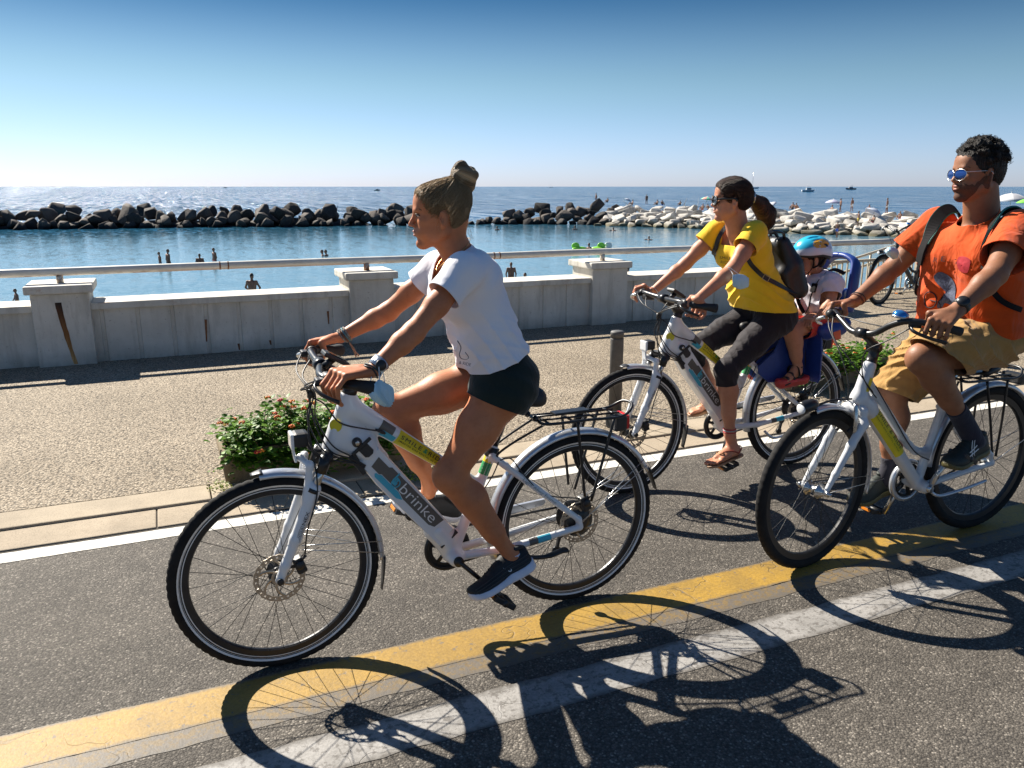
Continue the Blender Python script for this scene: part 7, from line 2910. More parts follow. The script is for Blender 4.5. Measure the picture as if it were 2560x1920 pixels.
# ------------------------------------------------------------------ child in the rear seat
def build_child():
    K = meas(Y2)
    O = lambda p, o: p + np.array([0, o, 0])
    root = thing('person', (3.36, Y2, 0.79), 'small child in white shirt and red shorts strapped in the blue seat', 'person', 'people riding rental bicycles')
    hd = Head(K(5, 1795, 835), (-0.93, 0.30, -0.10), (-0.06, 0, 1), 0.180)
    neck0, chest, pelv = np.array([3.335, Y2, 1.095]), np.array([3.335, Y2, 1.005]), np.array([3.365, Y2, 0.852])
    shN, shF = np.array([3.325, Y2 - 0.108, 1.055]), np.array([3.325, Y2 + 0.108, 1.055])
    waist = (chest + pelv) / 2
    elN, wrN = K(5, 1975, 1250, -0.15), K(5, 1850, 1400, -0.135)
    elF, wrF = np.array([3.33, Y2 + 0.15, 0.93]), np.array([3.23, Y2 + 0.10, 0.87])
    hipN, hipF = O(pelv, -0.055), O(pelv, 0.055)
    knN, anN = K(6, 1832, 275, -0.10), K(6, 1878, 555, -0.115)
    knF, anF = np.array([3.11, Y2 + 0.10, 0.815]), np.array([3.145, Y2 + 0.115, 0.61])
    tors = torso_sdf(chest, waist, pelv, neck0, shN, shF, 0.072, 0.070, 0.074, 0.040, 0.036, 0.042)
    b = Sdf()
    b.p += tors.grown(-0.006).p
    for hip, kn, an in ((hipN, knN, anN), (hipF, knF, anF)):
        leg(b, hip, kn, an, 0.78, 0.062, 0.038, 0.023)
        f = np.array([-1.0, -0.05, -0.30])
        he = an + np.array([0.03, 0, -0.045])
        bare_foot(b, an, he, he + unit(f) * 0.155, np.array([-0.25, 0, 1.0]), 0.72, 1 if kn[1] < Y2 else -1)
    arm(b, shN, elN, wrN, 0.72, 0.031, 0.026, 0.017)
    arm(b, shF, elF, wrF, 0.72, 0.031, 0.026, 0.017)
    for wr, sg in ((wrN, -1), (wrF, 1)):
        hand_grip(b, wr, wr + np.array([-0.050, sg * 0.004, -0.022]), (0.25, sg * 1.0, 0.1), rb=0.012, sc=0.68)
    b.cone(neck0 + (0, 0, -0.01), hd.P(-0.10, 0, -0.25), 0.036, 0.036, 0.02)
    hd.skull(b, child=True)
    hd.ell(b, (0.20, 0.16, -0.20), (0.14, 0.11, 0.13), 0.08)
    sdf_obj('body', b, M_SKIN_C, root, 0.0042, smooth_it=2)
    hd.face_parts(root)
    hs = Sdf()
    hd.ell(hs, (-0.065, 0, 0.135), (0.425, 0.350, 0.375), 0.04)
    hd.ell(hs, (-0.20, 0, -0.03), (0.27, 0.285, 0.30), 0.08)
    hd.ell(hs, (0.20, 0, 0.22), (0.19, 0.25, 0.20), 0.10)

    def hl(V):
        q = hd.inv(V)
        lim = np.interp(q[:, 0], [-0.5, -0.2, -0.12, -0.10, -0.03, 0.06, 0.16, 0.27, 0.37], [-0.34, -0.30, -0.2, 0.0, 0.08, 0.02, -0.01, 0.11, 0.20])
        return (lim - q[:, 2] + 0.02 * np.sin(q[:, 0] * 60)) * hd.h
    sdf_obj('hair', hs, M_HAIR_C, root, 0.0045, clips=(hl,), thick=0.004, attr={'strand': strand_attr(hd.P(-0.3, 0, 0.5), hd.u)})
    # shirt
    ts = tors.grown(0.013)
    am = Sdf()
    for sh, el in ((shN, elN), (shF, elF)):
        am.cone(sh, sh + (el - sh) * 0.85, 0.046, 0.056, 0.02)
    ts.p += am.p
    t_only = tors.grown(0.009)

    def sel(side):
        return lambda V: ((V[:, 1] - Y2) * side > 0) & (am.eval(V) < t_only.eval(V) - 0.003)

    def neckline(V):
        q = V - (neck0 + np.array([-0.015, 0, -0.012]))
        return np.minimum((1 - np.sqrt((q[:, 0] / 0.055) ** 2 + (q[:, 1] / 0.055) ** 2)) * 0.06, q[:, 2] + 0.04)
    M_CW = cloth_mat('white_lilac_cotton', (0.78, 0.76, 0.82), (0.72, 0.70, 0.78), 900, 0.85, 0.4)
    sdf_obj('shirt', ts, M_CW, root, 0.0048, lambda V: -0.003 * np.sin((V @ np.array([0.7, 0.2, 0.6])) * 120 + 2 * np.sin(V[:, 1] * 40)), 2,
            (planeclip(shN + (elN - shN) * 0.55, elN - shN, sel(-1)), planeclip(shF + (elF - shF) * 0.55, elF - shF, sel(1)), planeclip(pelv + (0, 0, 0.005), (0, 0, -1)), neckline), 0.003)
    ss = Sdf()
    for hip, kn in ((hipN, knN), (hipF, knF)):
        ss.cone(O(pelv, 0), hip, 0.082, 0.078, 0.03)
        ss.cone(hip, kn, 0.076, 0.062, 0.03)
    M_RS = cloth_mat('red_jersey', (0.72, 0.075, 0.045), (0.62, 0.05, 0.035), 900, 0.75, 0.3)
    so = sdf_obj('shorts', ss, M_RS, root, 0.0048, None, 2, (planeclip(hipN + (knN - hipN) * 0.72, knN - hipN), planeclip(pelv + (0, 0, 0.018), (0, 0, 1))), 0.003)
    m = MB()
    for k in range(3):
        a = hipN + (knN - hipN) * 0.05 + np.array([0, -0.058 - 0.012 * 0, 0.045 + 0.013 * k])
        c = hipN + (knN - hipN) * 0.62 + np.array([0, -0.050, 0.040 + 0.010 * k])
        m.add(tube([a, (a + c) / 2 + (0, -0.006, 0.002), c], (0.002, 0.0032), 6), 0)
    m.build('side_stripe', M_LETW, so)
    M_CS = simple('dark_sandal', (0.03, 0.025, 0.025), 0.6)
    for an, sg in ((anN, -1), (anF, 1)):
        he = an + np.array([0.03, 0, -0.045])
        f = unit(np.array([-1.0, -0.05, -0.30]))
        vf, f, u, l = thin_sole(he - f * 0.01 - np.array([0, 0, 0.010]), he + f * 0.16 - np.array([0, 0, 0.010]), np.array([-0.25, 0, 1.0]), 0.75, 0.012)
        s_o = MB().add(vf, 0).build('sandal', M_CS, root)
        st = MB()
        for t, h in ((0.04, 0.048), (0.075, 0.036), (0.11, 0.024)):
            c = he + f * t
            st.add(tube(spline([c + l * 0.027, c + l * 0.016 + u * h, c - l * 0.016 + u * h, c - l * 0.027], 4), (0.0025, 0.008), 6, up=f), 0)
        st.add(tube(spline([an + f * 0.028, an + l * 0.026, an - f * 0.028, an - l * 0.026], 5, True), (0.0025, 0.007), 6, closed=True), 0)
        st.build('strap', M_CS, s_o)
    # helmet
    he = thing('bicycle_helmet', hd.P(0, 0, 0.3), 'blue and white child bicycle helmet with dark chin strap', 'helmet')
    s = Sdf()
    hd.ell(s, (-0.04, 0, 0.20), (0.60, 0.50, 0.50), 0.05)
    hd.ell(s, (-0.30, 0, 0.10), (0.32, 0.40, 0.36), 0.10)
    for k in range(5):
        y = (k - 2) * 0.17
        hd.cut(s, (0.05, y, 0.74 - abs(k - 2) * 0.055), (0.30, 0.035, 0.07), 0.03)
    for sg in (-1, 1):
        hd.cut(s, (-0.35, sg * 0.36, 0.42), (0.16, 0.05, 0.07), 0.03)

    def rim(V):
        q = hd.inv(V)
        return (0.155 + 0.10 * np.clip(q[:, 0] - 0.25, 0, 1) - 0.30 * np.clip(-q[:, 0] - 0.15, 0, 1) - q[:, 2]) * hd.h
    t = NT('helmet_shell')
    tc = t.n('Attribute')
    tc.attribute_name = 'hat'
    sp = t.n('SeparateXYZ')
    t.l(tc.outputs['Vector'], sp.inputs[0])
    c = t.ramp(t.math('ADD', sp.outputs[2], t.math('MULTIPLY', sp.outputs[0], 0.22)), [(0.30, (0.72, 0.74, 0.80)), (0.40, (0.66, 0.72, 0.82)), (0.46, (0.02, 0.40, 0.62)), (0.75, (0.03, 0.45, 0.66))])
    n = t.noise(tc.outputs['Vector'], 7.0, 2)
    dx, dz = t.math('SUBTRACT', sp.outputs[0], -0.16), t.math('SUBTRACT', sp.outputs[2], 0.47)
    r2 = t.math('ADD', t.math('MULTIPLY', dx, dx), t.math('MULTIPLY', t.math('MULTIPLY', dz, dz), 5.0))
    blob = t.ramp(t.math('ADD', r2, t.math('MULTIPLY', n, 0.10)), [(0.125, 1.0), (0.14, 0.0)])
    art = t.ramp(t.noise(tc.outputs['Vector'], 9.0, 1), [(0.35, (0.75, 0.36, 0.03)), (0.5, (0.80, 0.48, 0.05)), (0.56, (0.25, 0.12, 0.06)), (0.62, (0.85, 0.80, 0.75))], 'CONSTANT')
    c = t.mix(blob, c, art)
    t.set(Base_Color=c, Roughness=0.25, Coat_Weight=0.6)
    sdf_obj('shell', s, t.m, he, 0.0038, None, 1, (rim,), 0.012, attr={'hat': lambda V: hd.inv(V)})
    s2 = Sdf()
    hd.ell(s2, (-0.04, 0, 0.20), (0.565, 0.465, 0.46), 0.05)
    hd.ell(s2, (-0.30, 0, 0.06), (0.30, 0.375, 0.34), 0.10)

    def rim2(V):
        q = hd.inv(V)
        return np.maximum((0.085 + 0.13 * np.clip(q[:, 0] - 0.25, 0, 1) - 0.42 * np.clip(-q[:, 0] - 0.15, 0, 1) - q[:, 2]) * hd.h, (q[:, 2] - 0.45) * hd.h)
    sdf_obj('liner', s2, M_BLK, he, 0.0045, None, 1, (rim2,), 0.014)
    st = MB()
    for sg in (-1, 1):
        st.add(tube(spline([hd.P(0.10, sg * 0.40, 0.12), hd.P(0.08, sg * 0.36, -0.05), hd.P(0.08, sg * 0.30, -0.22), hd.P(0.16, sg * 0.14, -0.42), hd.P(0.19, 0, -0.50)], 5), (0.0018, 0.0065), 6), 0)
        st.add(tube(spline([hd.P(-0.30, sg * 0.36, 0.05), hd.P(-0.14, sg * 0.345, -0.14), hd.P(0.08, sg * 0.30, -0.24)], 5), (0.0018, 0.006), 6), 0)
    st.build('chin_strap', M_STRAP, he)
    return root, hd


child, child_head = build_child()


def build_seat():
    root = thing('child_seat', (3.35, Y2, 0.755), 'blue plastic child seat with red foot cups on the bicycle rack', 'child seat')
    M_BL = simple('blue_plastic', (0.016, 0.050, 0.25), 0.4, 0, 0.12)
    M_RP = simple('red_plastic', (0.50, 0.05, 0.045), 0.45)
    P = lambda x, o, z: np.array([x, Y2 + o, z])
    # shell: rows from the seat front, over the pan, up the back to the head rest
    rows = [(3.13, .785, .115, .015), (3.20, .778, .13, .03), (3.32, .775, .145, .05), (3.42, .785, .145, .075), (3.455, .83, .145, .09), (3.468, .92, .142, .10), (3.473, .97, .128, .095), (3.476, 1.02, .105, .06)]
    V, F = [], []
    us = np.linspace(-1, 1, 13)
    for i, (x, z, w, wing) in enumerate(rows):
        a, c = rows[max(i - 1, 0)], rows[min(i + 1, len(rows) - 1)]
        tx, tz = c[0] - a[0], c[1] - a[1]
        L_ = math.hypot(tx, tz)
        nx, nz = -tz / L_, tx / L_             # into the seat
        for u in us:
            k = max(0, abs(u) - 0.62) / 0.38
            V.append(P(x + nx * wing * k ** 1.5, u * w, z + nz * wing * k ** 1.5))
    n = len(us)
    for i in range(len(rows) - 1):
        for j in range(n - 1):
            F.append((i * n + j, i * n + j + 1, (i + 1) * n + j + 1, (i + 1) * n + j))
    o = mesh_obj('shell', V, F, M_BL, root)
    for ty, kw in (('SUBSURF', dict(levels=2, render_levels=2)), ('SOLIDIFY', dict(thickness=0.012, offset=0.0))):
        md = o.modifiers.new(ty.lower(), ty)
        for a, b in kw.items():
            setattr(md, a, b)
    for sg in (-1, 1):
        y0 = sg * 0.062
        poly = [(3.05, .79), (3.20, .80), (3.235, .74), (3.245, .545), (3.22, .528), (2.98, .528), (2.905, .585), (2.90, .63), (3.00, .70)]
        lg = MB().add(prism(poly, 0.012, P(0, y0, 0), (1, 0, 0), (0, 0, 1), 0.004), 0, False)
        lg.add(prism([(0.0, .80), (0.100, .80), (0.115, .70), (0.118, .55), (0.105, .525), (0.0, .525)], 0.012, P(3.232, y0, 0), (0, sg, 0), (0, 0, 1), 0.004), 0, False)
        lo = lg.build('leg_guard', M_BL, root)
        fc = Sdf()
        fc.cone(P(3.17, sg * 0.115, .548), P(3.02, sg * 0.115, .535), 0.038, 0.034, 0.01)
        fc.cut(P(3.09, sg * 0.115, .615), (0.20, 0.20, 0.060), None, 0.01)
        fo = sdf_obj('foot_cup', fc, M_RP, root, 0.005)
        MB().add(tube(spline([P(3.10, sg * 0.072, .575), P(3.10, sg * 0.085, .615), P(3.11, sg * 0.135, .620), P(3.11, sg * 0.155, .575)], 5), (0.002, 0.009), 6)).build('foot_strap', M_STRAP, fo)
        ar = Sdf().cone(P(3.24, sg * 0.158, .815), P(3.40, sg * 0.162, .845), 0.030, 0.026, 0.02).cone(P(3.27, sg * 0.160, .80), P(3.36, sg * 0.160, .815), 0.042, 0.036, 0.03)
        sdf_obj('arm_rest', ar, M_BL, root, 0.006)
        MB().add(box(P(3.30, sg * 0.203, .79), (0.05, 0.006, 0.05), basis((1, 0, 0.2), (0, 1, 0), (-0.2, 0, 1)), 0.002), 0, False).build('reflector', simple('orange_reflector', (0.75, 0.14, 0.05), 0.3), root)
        bw = MB().add(tube(spline([P(3.44, sg * 0.130, 0.90), P(3.445, sg * 0.137, 1.0), P(3.46, sg * 0.130, 1.09), P(3.485, sg * 0.105, 1.16), P(3.49, sg * 0.05, 1.19), P(3.49, 0, 1.195)], 6), (0.018, 0.036), 12, up=(0, 0, 1)))
        bw.build('head_rest_bow', M_BL, root)
        st = MB()                          # harness over the shoulders
        st.add(tube(spline([P(3.47, sg * 0.05, 1.10), P(3.36, sg * 0.066, 1.128), P(3.268, sg * 0.070, 1.075), P(3.236, sg * 0.058, 1.0), P(3.246, sg * 0.036, 0.93), P(3.255, sg * 0.005, 0.885)], 6), (0.0022, 0.0125), 6, up=(-1, 0, 0.1)), 0)
        st.add(box(P(3.240, sg * 0.066, 1.035), (0.012, 0.034, 0.05), basis((1, 0, -0.25), (0, 1, 0), (0.25, 0, 1)), 0.004), 0, False)
        st.add(tube(spline([P(3.275, 0, 0.885), P(3.29, sg * 0.07, 0.885), P(3.36, sg * 0.10, 0.875), P(3.45, sg * 0.11, 0.85)], 5), (0.0022, 0.011), 6), 0)
        st.build('harness_strap', M_STRAP, root)
    MB().add(box(P(3.268, 0, 0.885), (0.016, 0.05, 0.045), None, 0.005), 0, False).build('buckle', simple('grey_buckle', (0.35, 0.36, 0.38), 0.4), root)
    MB().add(box(P(3.30, 0, 0.762), (0.26, 0.11, 0.022), None, 0.004), 0, False).build('rack_mount', M_BLK, root)
    return root


build_seat()


# ------------------------------------------------------------------ person in the orange shirt
def build_man():
    K = meas(Y3)
    O = lambda p, o: p + np.array([0, o, 0])
    root = thing('person', (3.12, Y3, 0), 'person in orange printed shirt and khaki shorts wearing blue mirror sunglasses', 'person', 'people riding rental bicycles')
    hd = Head(K(7, 1420, 345), (-0.955, 0.295, -0.03), (0.0, 0.02, 1), 0.228)
    neck0 = np.array([3.185, Y3, 1.488])
    chest, waist, pelv = np.array([3.175, Y3, 1.27]), np.array([3.215, Y3, 1.09]), np.array([3.225, Y3, 0.965])
    shN, shF = np.array([3.155, Y3 - 0.195, 1.405]), np.array([3.175, Y3 + 0.195, 1.405])
    elN, wrN = K(7, 1560, 1125, -0.285), K(7, 1260, 1405, -0.285)
    elF, wrF = K(7, 790, 1065, 0.30), K(7, 478, 1335, 0.29)
    hipN, hipF = np.array([3.20, Y3 - 0.095, 0.935]), np.array([3.20, Y3 + 0.095, 0.935])
    knN, anN = K(8, 1090, 335, -0.125), K(8, 1325, 690, -0.125)
    knF, anF = K(8, 910, 540, 0.125), K(8, 890, 1010, 0.11)
    tors = torso_sdf(chest, waist, pelv, neck0, shN, shF, 0.108, 0.100, 0.112, 0.082, 0.066, 0.075)
    b = Sdf()
    b.p += tors.grown(-0.010).p
    leg(b, hipN, knN, anN, 1.10, 0.098, 0.058, 0.034)
    leg(b, hipF, knF, anF, 1.10, 0.098, 0.058, 0.034)
    arm(b, shN, elN, wrN, 1.12, 0.054, 0.044, 0.028)
    arm(b, shF, elF, wrF, 1.12, 0.054, 0.044, 0.028)
    hand_grip(b, wrN, np.array([2.675, Y3 - 0.272, 1.056]), (0.55, -0.78, -0.2), sc=1.08, reach=0.35)
    hand_grip(b, wrF, np.array([2.705, Y3 + 0.268, 1.032]), (0.55, 0.80, -0.2), sc=1.08, reach=0.35)
    b.cone(neck0 + (0.01, 0, -0.03), hd.P(-0.12, 0, -0.22), 0.066, 0.060, 0.03)
    b.cone(neck0 + (-0.03, 0, -0.02), hd.P(0.0, 0, -0.30), 0.045, 0.045, 0.03)
    hd.skull(b, male=True)
    sdf_obj('body', b, M_SKIN_M, root, 0.0042, smooth_it=2)
    hd.face_parts(root, brow=M_BROW, eyes=False)
    glasses(hd, root, M_BLENS, M_STEEL, 0.138, 0.084, 0.006, -0.012, droop=0.03)
    bd = Sdf()
    hd.skull(bd, male=True)
    bd = bd.grown(0.0012)

    def bline(V):
        q = hd.inv(V)
        top = np.interp(q[:, 0], [-0.10, -0.02, 0.08, 0.20, 0.30, 0.46], [0.02, 0.0, -0.10, -0.21, -0.20, -0.185])
        return (q[:, 2] - top + 0.012 * np.sin(q[:, 0] * 70)) * hd.h

    def lipcut(V):
        q = hd.inv(V) - np.array([0.40, 0, -0.25])
        return np.maximum((1 - np.sqrt((q[:, 0] / 0.12) ** 2 + (q[:, 1] / 0.095) ** 2 + (q[:, 2] / 0.048) ** 2)) * 0.05, (-0.085 - q[:, 0] - 0.38 + 0.03) * hd.h)
    M_STUB = simple('stubble', (0.105, 0.052, 0.034), 0.75, 0, 0.35, 420, 0.4, 500, spec=0.15)
    sdf_obj('beard', bd, M_STUB, root, 0.0042, None, 1, (bline, lipcut))
    # short curly hair
    hs = Sdf()
    hd.ell(hs, (-0.075, 0, 0.150), (0.430, 0.345, 0.385), 0.04)
    hd.ell(hs, (-0.21, 0, -0.02), (0.275, 0.285, 0.30), 0.08)
    hd.ell(hs, (0.16, 0, 0.26), (0.20, 0.24, 0.20), 0.10)
    rs = np.random.default_rng(21)
    for i in range(150):
        a = rs.uniform(-PI, PI)
        z = rs.uniform(0.10, 1.0)
        q = np.array([math.cos(a) * math.sqrt(1 - z * z) * 0.44 - 0.06, math.sin(a) * math.sqrt(1 - z * z) * 0.345, 0.15 + z * 0.42 + 0.03 * rs.uniform() + 0.04 * max(0, z - 0.6)])
        if q[2] < 0.30 + 0.5 * max(0, q[0] - 0.1) and q[0] > 0.05:
            continue
        hd.ell(hs, tuple(q), (0.050 + rs.uniform(0, .03),) * 2 + (0.045 + rs.uniform(0, .025),), 0.022, pitch=rs.uniform(-1, 1), yaw=rs.uniform(-1, 1))

    def hl(V):
        q = hd.inv(V)
        lim = -0.012 + np.interp(q[:, 0], [-0.5, -0.2, -0.13, -0.10, -0.02, 0.03, 0.08, 0.13, 0.26, 0.34, 0.40], [-0.33, -0.29, -0.24, 0.02, 0.10, -0.02, -0.13, 0.08, 0.17, 0.30, 0.36])
        return (lim - q[:, 2] + 0.014 * np.sin(q[:, 0] * 70) + 0.012 * np.sin(q[:, 1] * 60)) * hd.h

    def curl(V):
        return 0.0028 * np.sin(V[:, 0] * 330 + 2 * np.sin(V[:, 2] * 150)) * np.sin(V[:, 1] * 300 + 2 * np.sin(V[:, 0] * 140)) * np.sin(V[:, 2] * 290)
    sdf_obj('hair', hs, M_HAIR_M, root, 0.0038, curl, 0, (hl,), 0.004, attr={'strand': lambda V: V * 6})
    cm = MB()                              # single curls standing off the head
    for i in range(520):
        a, z = rs.uniform(-PI, PI), rs.uniform(0.05, 1.0)
        q = np.array([math.cos(a) * math.sqrt(1 - z * z) * 0.455 - 0.06, math.sin(a) * math.sqrt(1 - z * z) * 0.36, 0.15 + z * 0.44 + 0.04 * max(0, z - 0.6)])
        if q[2] < 0.30 + 0.5 * max(0, q[0] - 0.1) and q[0] > 0.05:
            continue
        ax_ = unit(q - np.array([-0.06, 0, 0.12]) + rs.normal(0, 0.25, 3))
        s_, u_, d_ = frame_from(hd.B @ ax_)
        rr_, tw = rs.uniform(0.004, 0.009), rs.uniform(4, 9)
        p0 = hd.P(*q) - d_ * 0.006
        P = [p0 + d_ * 0.024 * t + (s_ * math.cos(tw * t + i) + u_ * math.sin(tw * t + i)) * rr_ for t in np.linspace(0, 1, 8)]
        cm.add(tube(P, np.linspace(0.0014, 0.0006, 8), 4, caps=False))
    Vc = np.concatenate(cm.V)
    mesh_obj('curls', Vc, cm.F, M_HAIR_M, root, attr={'strand': Vc * 8})
    # orange shirt, loose
    ts = tors.grown(0.016)
    for sg in (-1, 1):
        ts.cone(O(chest + (-0.01, 0, -0.02), sg * 0.09), O(waist + (-0.02, 0, 0), sg * 0.085), 0.120, 0.128, 0.05)
        ts.cone(O(waist + (-0.02, 0, 0), sg * 0.085), O(pelv + (-0.015, 0, -0.06), sg * 0.095), 0.128, 0.140, 0.05)
    am = Sdf()
    for sh, el in ((shN, elN), (shF, elF)):
        am.cone(sh + (0.0, 0, 0.0), sh + (el - sh) * 0.95, 0.075, 0.092, 0.03)
    ts.p += am.p
    t_only = tors.grown(0.016)
    for sg in (-1, 1):
        t_only.cone(O(chest, sg * 0.09), O(pelv, sg * 0.095), 0.128, 0.140, 0.05)

    def sel(side):
        return lambda V: ((V[:, 1] - Y3) * side > 0.05) & (am.eval(V) < t_only.eval(V) - 0.002)

    def neckline(V):
        q = V - (neck0 + np.array([-0.020, 0, 0.0]))
        rad = np.sqrt((q[:, 0] / 0.080) ** 2 + (q[:, 1] / 0.076) ** 2)
        return np.minimum((1 - rad) * 0.08, q[:, 2] - 0.5 * q[:, 0] + 0.042)

    def folds(V):
        w = np.clip(1 - np.abs(V[:, 2] - 1.0) / 0.25, 0, 1)
        s1 = crease((V @ np.array([0.45, -0.55, 0.7])) * 42 + 2 * np.sin(V[:, 2] * 15))
        s2 = crease((V @ np.array([0.5, 0.55, 0.65])) * 36 + 2 * np.sin(V[:, 1] * 17))
        return -0.0046 * (0.4 + 0.6 * w) * np.where(V[:, 1] < Y3, s1, s2) - 0.003 * w * np.sin(V[:, 2] * 95 + 3 * np.sin(V[:, 1] * 18))
    M_OR = cloth_mat('orange_cotton', (0.62, 0.082, 0.007), (0.52, 0.060, 0.006), 900, 0.85, 0.35)
    hemP = np.array([3.05, Y3, 0.945])
    hn = unit(np.array([0.10, 0.0, -1.0]))
    so = sdf_obj('shirt', ts, M_OR, root, 0.0052, folds, 3,
                 (planeclip(shN + (elN - shN) * 0.66, elN - shN, sel(-1)), planeclip(shF + (elF - shF) * 0.66, elF - shF, sel(1)), planeclip(hemP, hn), neckline), 0.003)

    def on_shirt(o, z, lift=0.004):
        """front of the shirt at sideways offset o and height z"""
        xs = np.linspace(2.85, 3.25, 200)
        P = np.stack([xs, np.full(200, Y3 + o), np.full(200, z)], 1)
        d = ts.eval(P) + folds(P)
        k = int(np.argmax(d < 0))
        return P[k] + np.array([-lift, 0, 0])

    # print: a grey-blue animal shape over bicycle wheels, pale letters above, a red square
    M_PB = simple('grey_blue_print', (0.085, 0.10, 0.155), 0.8, 0, 0.5, 160)
    M_PK = simple('dark_print', (0.035, 0.012, 0.015), 0.8)
    M_PR = simple('red_print', (0.42, 0.018, 0.030), 0.8)

    def blob_print(pts, mat, name):
        """closed outline in (offset, height) filled by a fan of points on the shirt"""
        pts = spline(np.array([(p[0], p[1], 0) for p in pts]), 4, True)[:, :2]
        c = pts.mean(0)
        V, F = [on_shirt(*c)], []
        rings = 5
        m = len(pts)
        for r in range(1, rings + 1):
            for p in pts:
                q = c + (p - c) * r / rings
                V.append(on_shirt(*q))
        for k in range(m):
            F.append((0, 1 + k, 1 + (k + 1) % m))
            for r in range(rings - 1):
                a, d = 1 + r * m, 1 + (r + 1) * m
                F.append((a + k, d + k, d + (k + 1) % m, a + (k + 1) % m))
        mesh_obj(name, V, F, mat, so)
    blob_print([(0.075, 1.195), (0.05, 1.215), (0.02, 1.205), (-0.005, 1.185), (-0.02, 1.16), (-0.028, 1.12), (-0.045, 1.085), (-0.025, 1.075), (0.015, 1.085), (0.03, 1.065), (0.05, 1.06), (0.045, 1.085), (0.02, 1.115), (0.03, 1.15), (0.065, 1.17)], M_PB, 'print')
    for o, z in ((0.085, 1.09), (-0.03, 1.03)):
        P = [on_shirt(o + 0.032 * math.cos(a), z + 0.035 * math.sin(a), 0.0045) for a in np.linspace(0, 2 * PI, 22, endpoint=False)]
        MB().add(tube(P, 0.0026, 6, closed=True)).build('print', M_PK, so)
    MB().add(tube([on_shirt(o, z, 0.0045) for o, z in ((0.085, 1.09), (0.04, 1.085), (0.03, 1.04), (-0.03, 1.03))], 0.0024, 6)).build('print', M_PK, so)
    blob_print([(-0.035, 1.285), (-0.035, 1.235), (-0.085, 1.225), (-0.09, 1.28)], M_PR, 'print')
    for tx, o, z in (('R', 0.075, 1.255), ('E', 0.042, 1.262), ('T', -0.015, 1.255)):
        q = on_shirt(o, z, 0.007)
        MB().add(text_fit(tx, q, (0.10, -0.99, 0), (0.05, 0, 1), 0.018, 0.020), 0, False).build('print', M_PK, so)
    # khaki shorts
    ss = Sdf()
    for sg, hip, kn in ((-1, hipN, knN), (1, hipF, knF)):
        ss.cone(O(waist, sg * 0.05) * 0.4 + O(pelv, sg * 0.05) * 0.6, O(pelv, sg * 0.08), 0.11, 0.125, 0.04)
        ss.cone(hip, hip + (kn - hip) * 0.6, 0.122, 0.108, 0.04)
        ss.cone(hip + (kn - hip) * 0.6, kn + unit(kn - hip) * 0.06, 0.108, 0.092, 0.04)
        ss.ell(hip + np.array([0.05, 0, 0.0]), (0.115, 0.105, 0.115), None, 0.05)

    def kf(V):
        return -0.0080 * crease((V @ np.array([0.75, 0.35, 0.55])) * 36 + 2.5 * np.sin(V[:, 2] * 22) + 2 * np.sin(V[:, 1] * 18)) - 0.0025 * np.sin((V @ np.array([0.2, 0.6, 0.8])) * 120 + 2 * np.sin(V[:, 0] * 30))
    M_KH = cloth_mat('khaki_cotton', (0.40, 0.235, 0.078), (0.33, 0.19, 0.06), 700, 0.9, 0.4)
    hN1, hN2 = K(8, 1088, 235, -0.12), K(8, 1262, 405, -0.12)
    nN = unit(np.cross(hN2 - hN1, (0, 1, 0)))
    nN = nN if nN @ (knN - hipN) > 0 else -nN
    hF1, hF2 = K(8, 815, 505, 0.12), K(8, 1012, 598, 0.12)
    nF = unit(np.cross(hF2 - hF1, (0, 1, 0)))
    nF = nF if nF @ (knF - hipF) > 0 else -nF
    sdf_obj('shorts', ss, M_KH, root, 0.0052, kf, 2,
            (hemclip((hN1 + hN2) / 2, nN, hipN, knN, (hF1 + hF2) / 2, nF, hipF, knF), planeclip(pelv + (0, 0, 0.10), (0, 0, 1))), 0.003)
    # shoes and socks
    M_DSH = simple('dark_green_shoe', (0.014, 0.020, 0.016), 0.6, 0, 0.3, 80, 0.3, 350)
    M_DSO = simple('dark_yellow_sole', (0.10, 0.085, 0.03), 0.55, 0, 0.3)
    heN, toN = np.array([3.235, Y3 - 0.135, 0.440]), np.array([2.985, Y3 - 0.150, 0.388])
    s_o, Q, f, u, l = shoe(root, heN, toN, np.array([-0.15, 0, 1]), M_DSH, M_DSO, wid=1.12, sole_h=0.03, high=1.1, lace=M_DSH)
    sg = -1 if l[1] > 0 else 1
    m = MB()
    for pts in ([(0.40, 0.105), (0.47, 0.075), (0.50, 0.040)], [(0.47, 0.105), (0.54, 0.075), (0.57, 0.040)], [(0.38, 0.075), (0.50, 0.068), (0.62, 0.066)], [(0.36, 0.058), (0.50, 0.054), (0.64, 0.052)]):
        m.add(tube(spline([Q(t, h, sg, 0.0 - max(0, h - 0.05) * 0.22) for t, h in pts], 4), (0.0015, 0.003), 6), 0)
    m.build('side_mark', M_LETW, s_o)
    heF, toF = np.array([3.03, Y3 + 0.13, 0.205]), np.array([2.775, Y3 + 0.14, 0.150])
    shoe(root, heF, toF, np.array([-0.2, 0, 1]), M_DSH, M_DSO, wid=1.12, sole_h=0.03, high=1.0)
    M_SOCK = cloth_mat('dark_sock', (0.03, 0.03, 0.045), (0.02, 0.02, 0.03))
    for kn, an, he, to in ((knN, anN, heN, toN), (knF, anF, heF, toF)):
        d = unit(kn - an)
        foot = he * 0.72 + to * 0.28 + np.array([0, 0, 0.06])
        MB().add(tube(spline([an + d * 0.06, an, foot], 5), [0.0415] * 4 + [0.043] * 7, 18)).build('sock', M_SOCK, root)
    # watch, bracelet, mask
    fa = unit(elN - wrN)
    w = MB().add(tube([wrN + fa * 0.018, wrN + fa * 0.040], 0.0335, 22)).build('watch', M_BLK, root)
    dn = np.array([-0.55, -0.55, 0.62])
    dn = unit(dn - fa * (dn @ fa))
